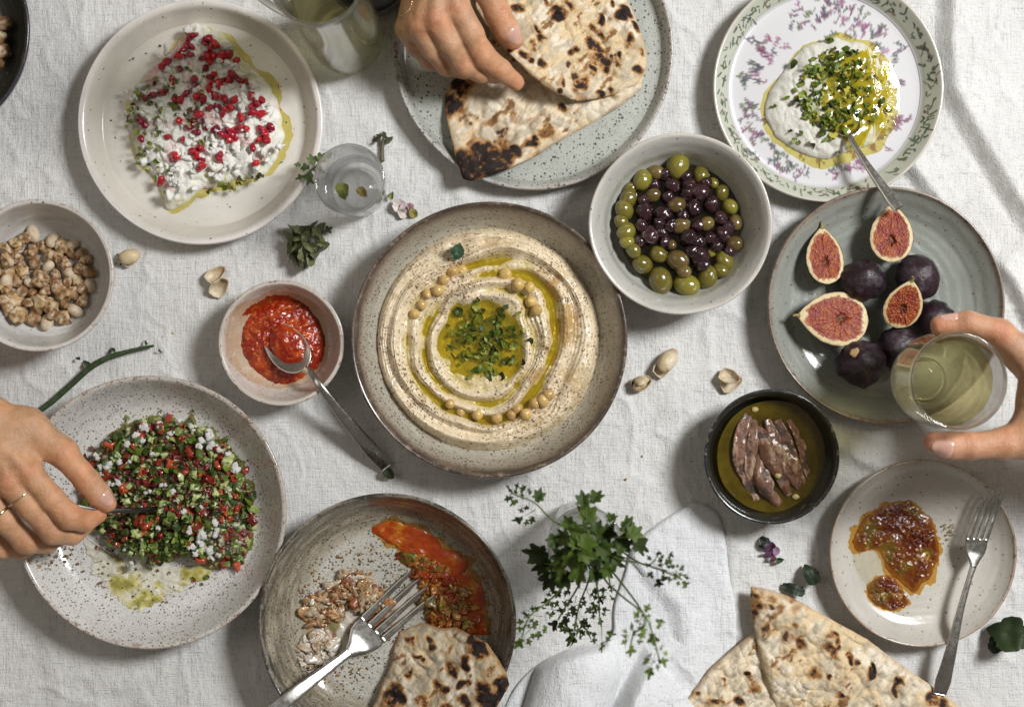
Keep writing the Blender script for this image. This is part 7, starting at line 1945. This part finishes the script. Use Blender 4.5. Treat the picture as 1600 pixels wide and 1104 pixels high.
# twig above the glass, petals to its right
tw = thing('herb_twig', 'small dark herb twig above the water glass', 'twig', tuple(P(597, 230, 0)))
v, q, t = sweep([P(a, b, z) - P(597, 230, 0) for a, b, z in ((597, 252, .003), (597, 236, .004), (598, 222, .005), (600, 214, .006))], [.0048, .0038, .0028, .002], [.004, .003, .003, .002], 20, 8)
obj('stem', mesh('stem', v, q, t), m_plain('dry_stem', (.10, .09, .045), rough=.6, var=.4), tw)
for i, (px, py, L, ang) in enumerate([(589, 219, 20, 190), (606, 219, 20, 340), (600, 212, 18, 280), (592, 213, 14, 230)]):
    v, q, t = leaf_geo(np.random.default_rng(i + 60), L * S, lobes=2, fold=.6, curl=.8, nr=3, na=20, seed=i)
    obj('leaf', mesh('leaf', (v - np.array([L * S / 2, 0, 0])) @ rotm(.4, .2, -A(ang)).T + P(px, py, .006) - P(597, 230, 0), q, t, np.tile((.055, .06, .03), (len(v), 1))), M_LEAF, tw)
pf = thing('flower_petals', 'pale pink petals with a yellow green tip beside the hummus bowl', 'petals', tuple(P(632, 325, 0)))
for i, (px, py, L, ang, c) in enumerate([(622, 320, 34, 40, (.62, .54, .52)), (634, 325, 34, 60, (.58, .46, .47)), (628, 332, 26, 20, (.60, .53, .48)), (645, 331, 22, 70, (.34, .28, .08)), (640, 322, 18, 50, (.42, .22, .26)), (612, 307, 18, 250, (.20, .24, .07))]):
    v, q, t = leaf_geo(np.random.default_rng(i + 80), L * S, lobes=1, fold=.5, curl=.6, nr=4, na=26, deep=.1, narrow=.75, seed=i)
    obj('petal', mesh('petal', (v - np.array([L * S / 2, 0, 0])) @ rotm(.4 * math.sin(i), .3, -A(ang)).T + P(px, py, .006) - P(632, 325, 0), q, t, np.tile(c, (len(v), 1))), M_LEAF, pf)
# long green stem above the salad bowl
gs = thing('green_stem', 'long green herb stem on the cloth above the salad bowl', 'stem', tuple(P(150, 590, 0)))
pp_ = [(52, 648, .006), (80, 628, .005), (112, 600, .005), (140, 575, .006), (165, 560, .006), (195, 550, .006), (224, 543, .005), (240, 540, .005)]
v, q, t = sweep([P(*a) - P(150, 590, 0) for a in pp_], [.0050, .0056, .0056, .0058, .0055, .0042, .0034, .0024], [.0046, .005, .005, .0052, .005, .004, .003, .002], 70, 10)
n_ = fbm(v[:, 0] * 260, v[:, 1] * 260, v[:, 2] * 200, octv=3, seed=9)
v = v + 0.0005 * n_[:, None]
obj('stem', mesh('stem', v, q, t), m_plain('dark_green_stem', (.036, .062, .022), rough=.45, var=.4, vscale=140), gs)
for i, (px, py, L, ang) in enumerate([(177, 547, 18, 230), (172, 549, 14, 160), (228, 536, 14, 250), (136, 568, 26, 215), (122, 560, 16, 200), (250, 548, 12, 60)]):
    v, q, t = leaf_geo(np.random.default_rng(i + 90), L * S, lobes=2, fold=.7, curl=.9, nr=3, na=20, narrow=.5, seed=i)
    obj('leaf', mesh('leaf', (v - np.array([L * S / 2, 0, 0])) @ rotm(.3, .2, -A(ang)).T + P(px, py, .004) - P(150, 590, 0), q, t, np.tile((.05, .085, .03), (len(v), 1))), M_LEAF, gs)
leaf_thing(608, 737, 26, 70, 'small dark leaf at the end of the spoon handle', shade=(.05, .065, .03), deep=.15, lobes=2, seed=31)
leaf_thing(1574, 986, 72, 200, 'dark green leaf on the cloth at the right edge below the fork', shade=(.032, .050, .018), z=.004, lobes=3, deep=.16, curl=.9, narrow=.95, fold=.3, seed=32)
leaf_thing(1556, 998, 44, 120, 'second dark leaf tucked under the leaf at the right edge', shade=(.024, .040, .020), z=.002, lobes=2, deep=.2, narrow=.9, seed=33)
leaf_thing(1266, 900, 44, 250, 'dark bluish leaf between the flatbread wedge and the small plate', shade=(.022, .034, .018), z=.003, lobes=2, deep=.2, narrow=.75, fold=.5, seed=34)
leaf_thing(1243, 920, 50, 200, 'slender dark shape added for the shading against the flatbread wedge', shade=(.035, .048, .030), z=.002, lobes=2, deep=.1, narrow=.45, seed=38)  # leaf-shaped mesh put in for blue-grey shading beside the wedge
fl_ = thing('purple_flower', 'dark purple flower with green leaflets below the black bowl', 'flower', tuple(P(1204, 858, 0)))
for i, (px, py, L, ang, c) in enumerate([(1196, 846, 24, 220, (.05, .065, .055)), (1204, 852, 30, 60, (.12, .045, .10)), (1200, 864, 22, 120, (.16, .07, .14)), (1212, 860, 22, 20, (.26, .15, .24)), (1218, 874, 22, 30, (.05, .08, .03)), (1207, 872, 18, 90, (.14, .05, .10)), (1192, 852, 16, 160, (.045, .05, .05))]):
    v, q, t = leaf_geo(np.random.default_rng(i + 110), L * S, lobes=2, fold=.6, curl=.7, nr=4, na=26, deep=.2, narrow=.8, seed=i)
    obj('petal', mesh('petal', (v - np.array([L * S / 2, 0, 0])) @ rotm(.4 * math.sin(i * 2), .3, -A(ang)).T + P(px, py, .007) - P(1204, 858, 0), q, t, np.tile(c, (len(v), 1))), M_LEAF, fl_)
# food in the dark corner bowl
for i, (px, py, s, cidx) in enumerate([(2, 36, 13, 0), (-6, 58, 14, 1), (1, 80, 12, 0), (-14, 30, 14, 1), (-16, 76, 15, 0), (-4, 98, 10, 1)]):
    c = P(px, py, .028)
    o = obj('nut', NUTM[[1, 3][cidx]], M_NUT, loc=(c[0], c[1], .024), rot=tuple(rg.uniform(0, 6, 3)), scale=s * S)
    tag(o, 'brown morsel in the dark bowl at the upper left corner', 'nut', 'brown morsels in the dark corner bowl')

# crumbs dropped on the cloth
rg = np.random.default_rng(91)
mb = MB()
for i in range(90):
    px, py = [(1150, 960), (1240, 1000), (700, 330), (1075, 620), (330, 470), (830, 745), (1020, 720), (880, 960)][rg.integers(8)] + rg.normal(size=2) * 46
    x, y = PP([(px, py)])[0]
    s_ = 0.0003 + 0.0010 * rg.random() ** 3
    v, q = ellipsoid(6, 8, 1.2, .9, .6, .8, 1.6, int(rg.integers(999)))
    mb.add(v * s_ @ rotm(0, 0, rg.uniform(0, 6)).T + np.array([x, y, float(cloth_z(np.array([x]), np.array([y]))[0]) - .002 + s_ * .4]), q, None, np.array([(.48, .36, .2), (.22, .13, .06), (.10, .12, .04), (.55, .47, .34)][rg.integers(4)]))
tag(obj('bread_crumbs', mb.mesh('bread_crumbs'), M_BREAD), 'fine crumbs scattered over the tablecloth', 'crumbs', kind='stuff')
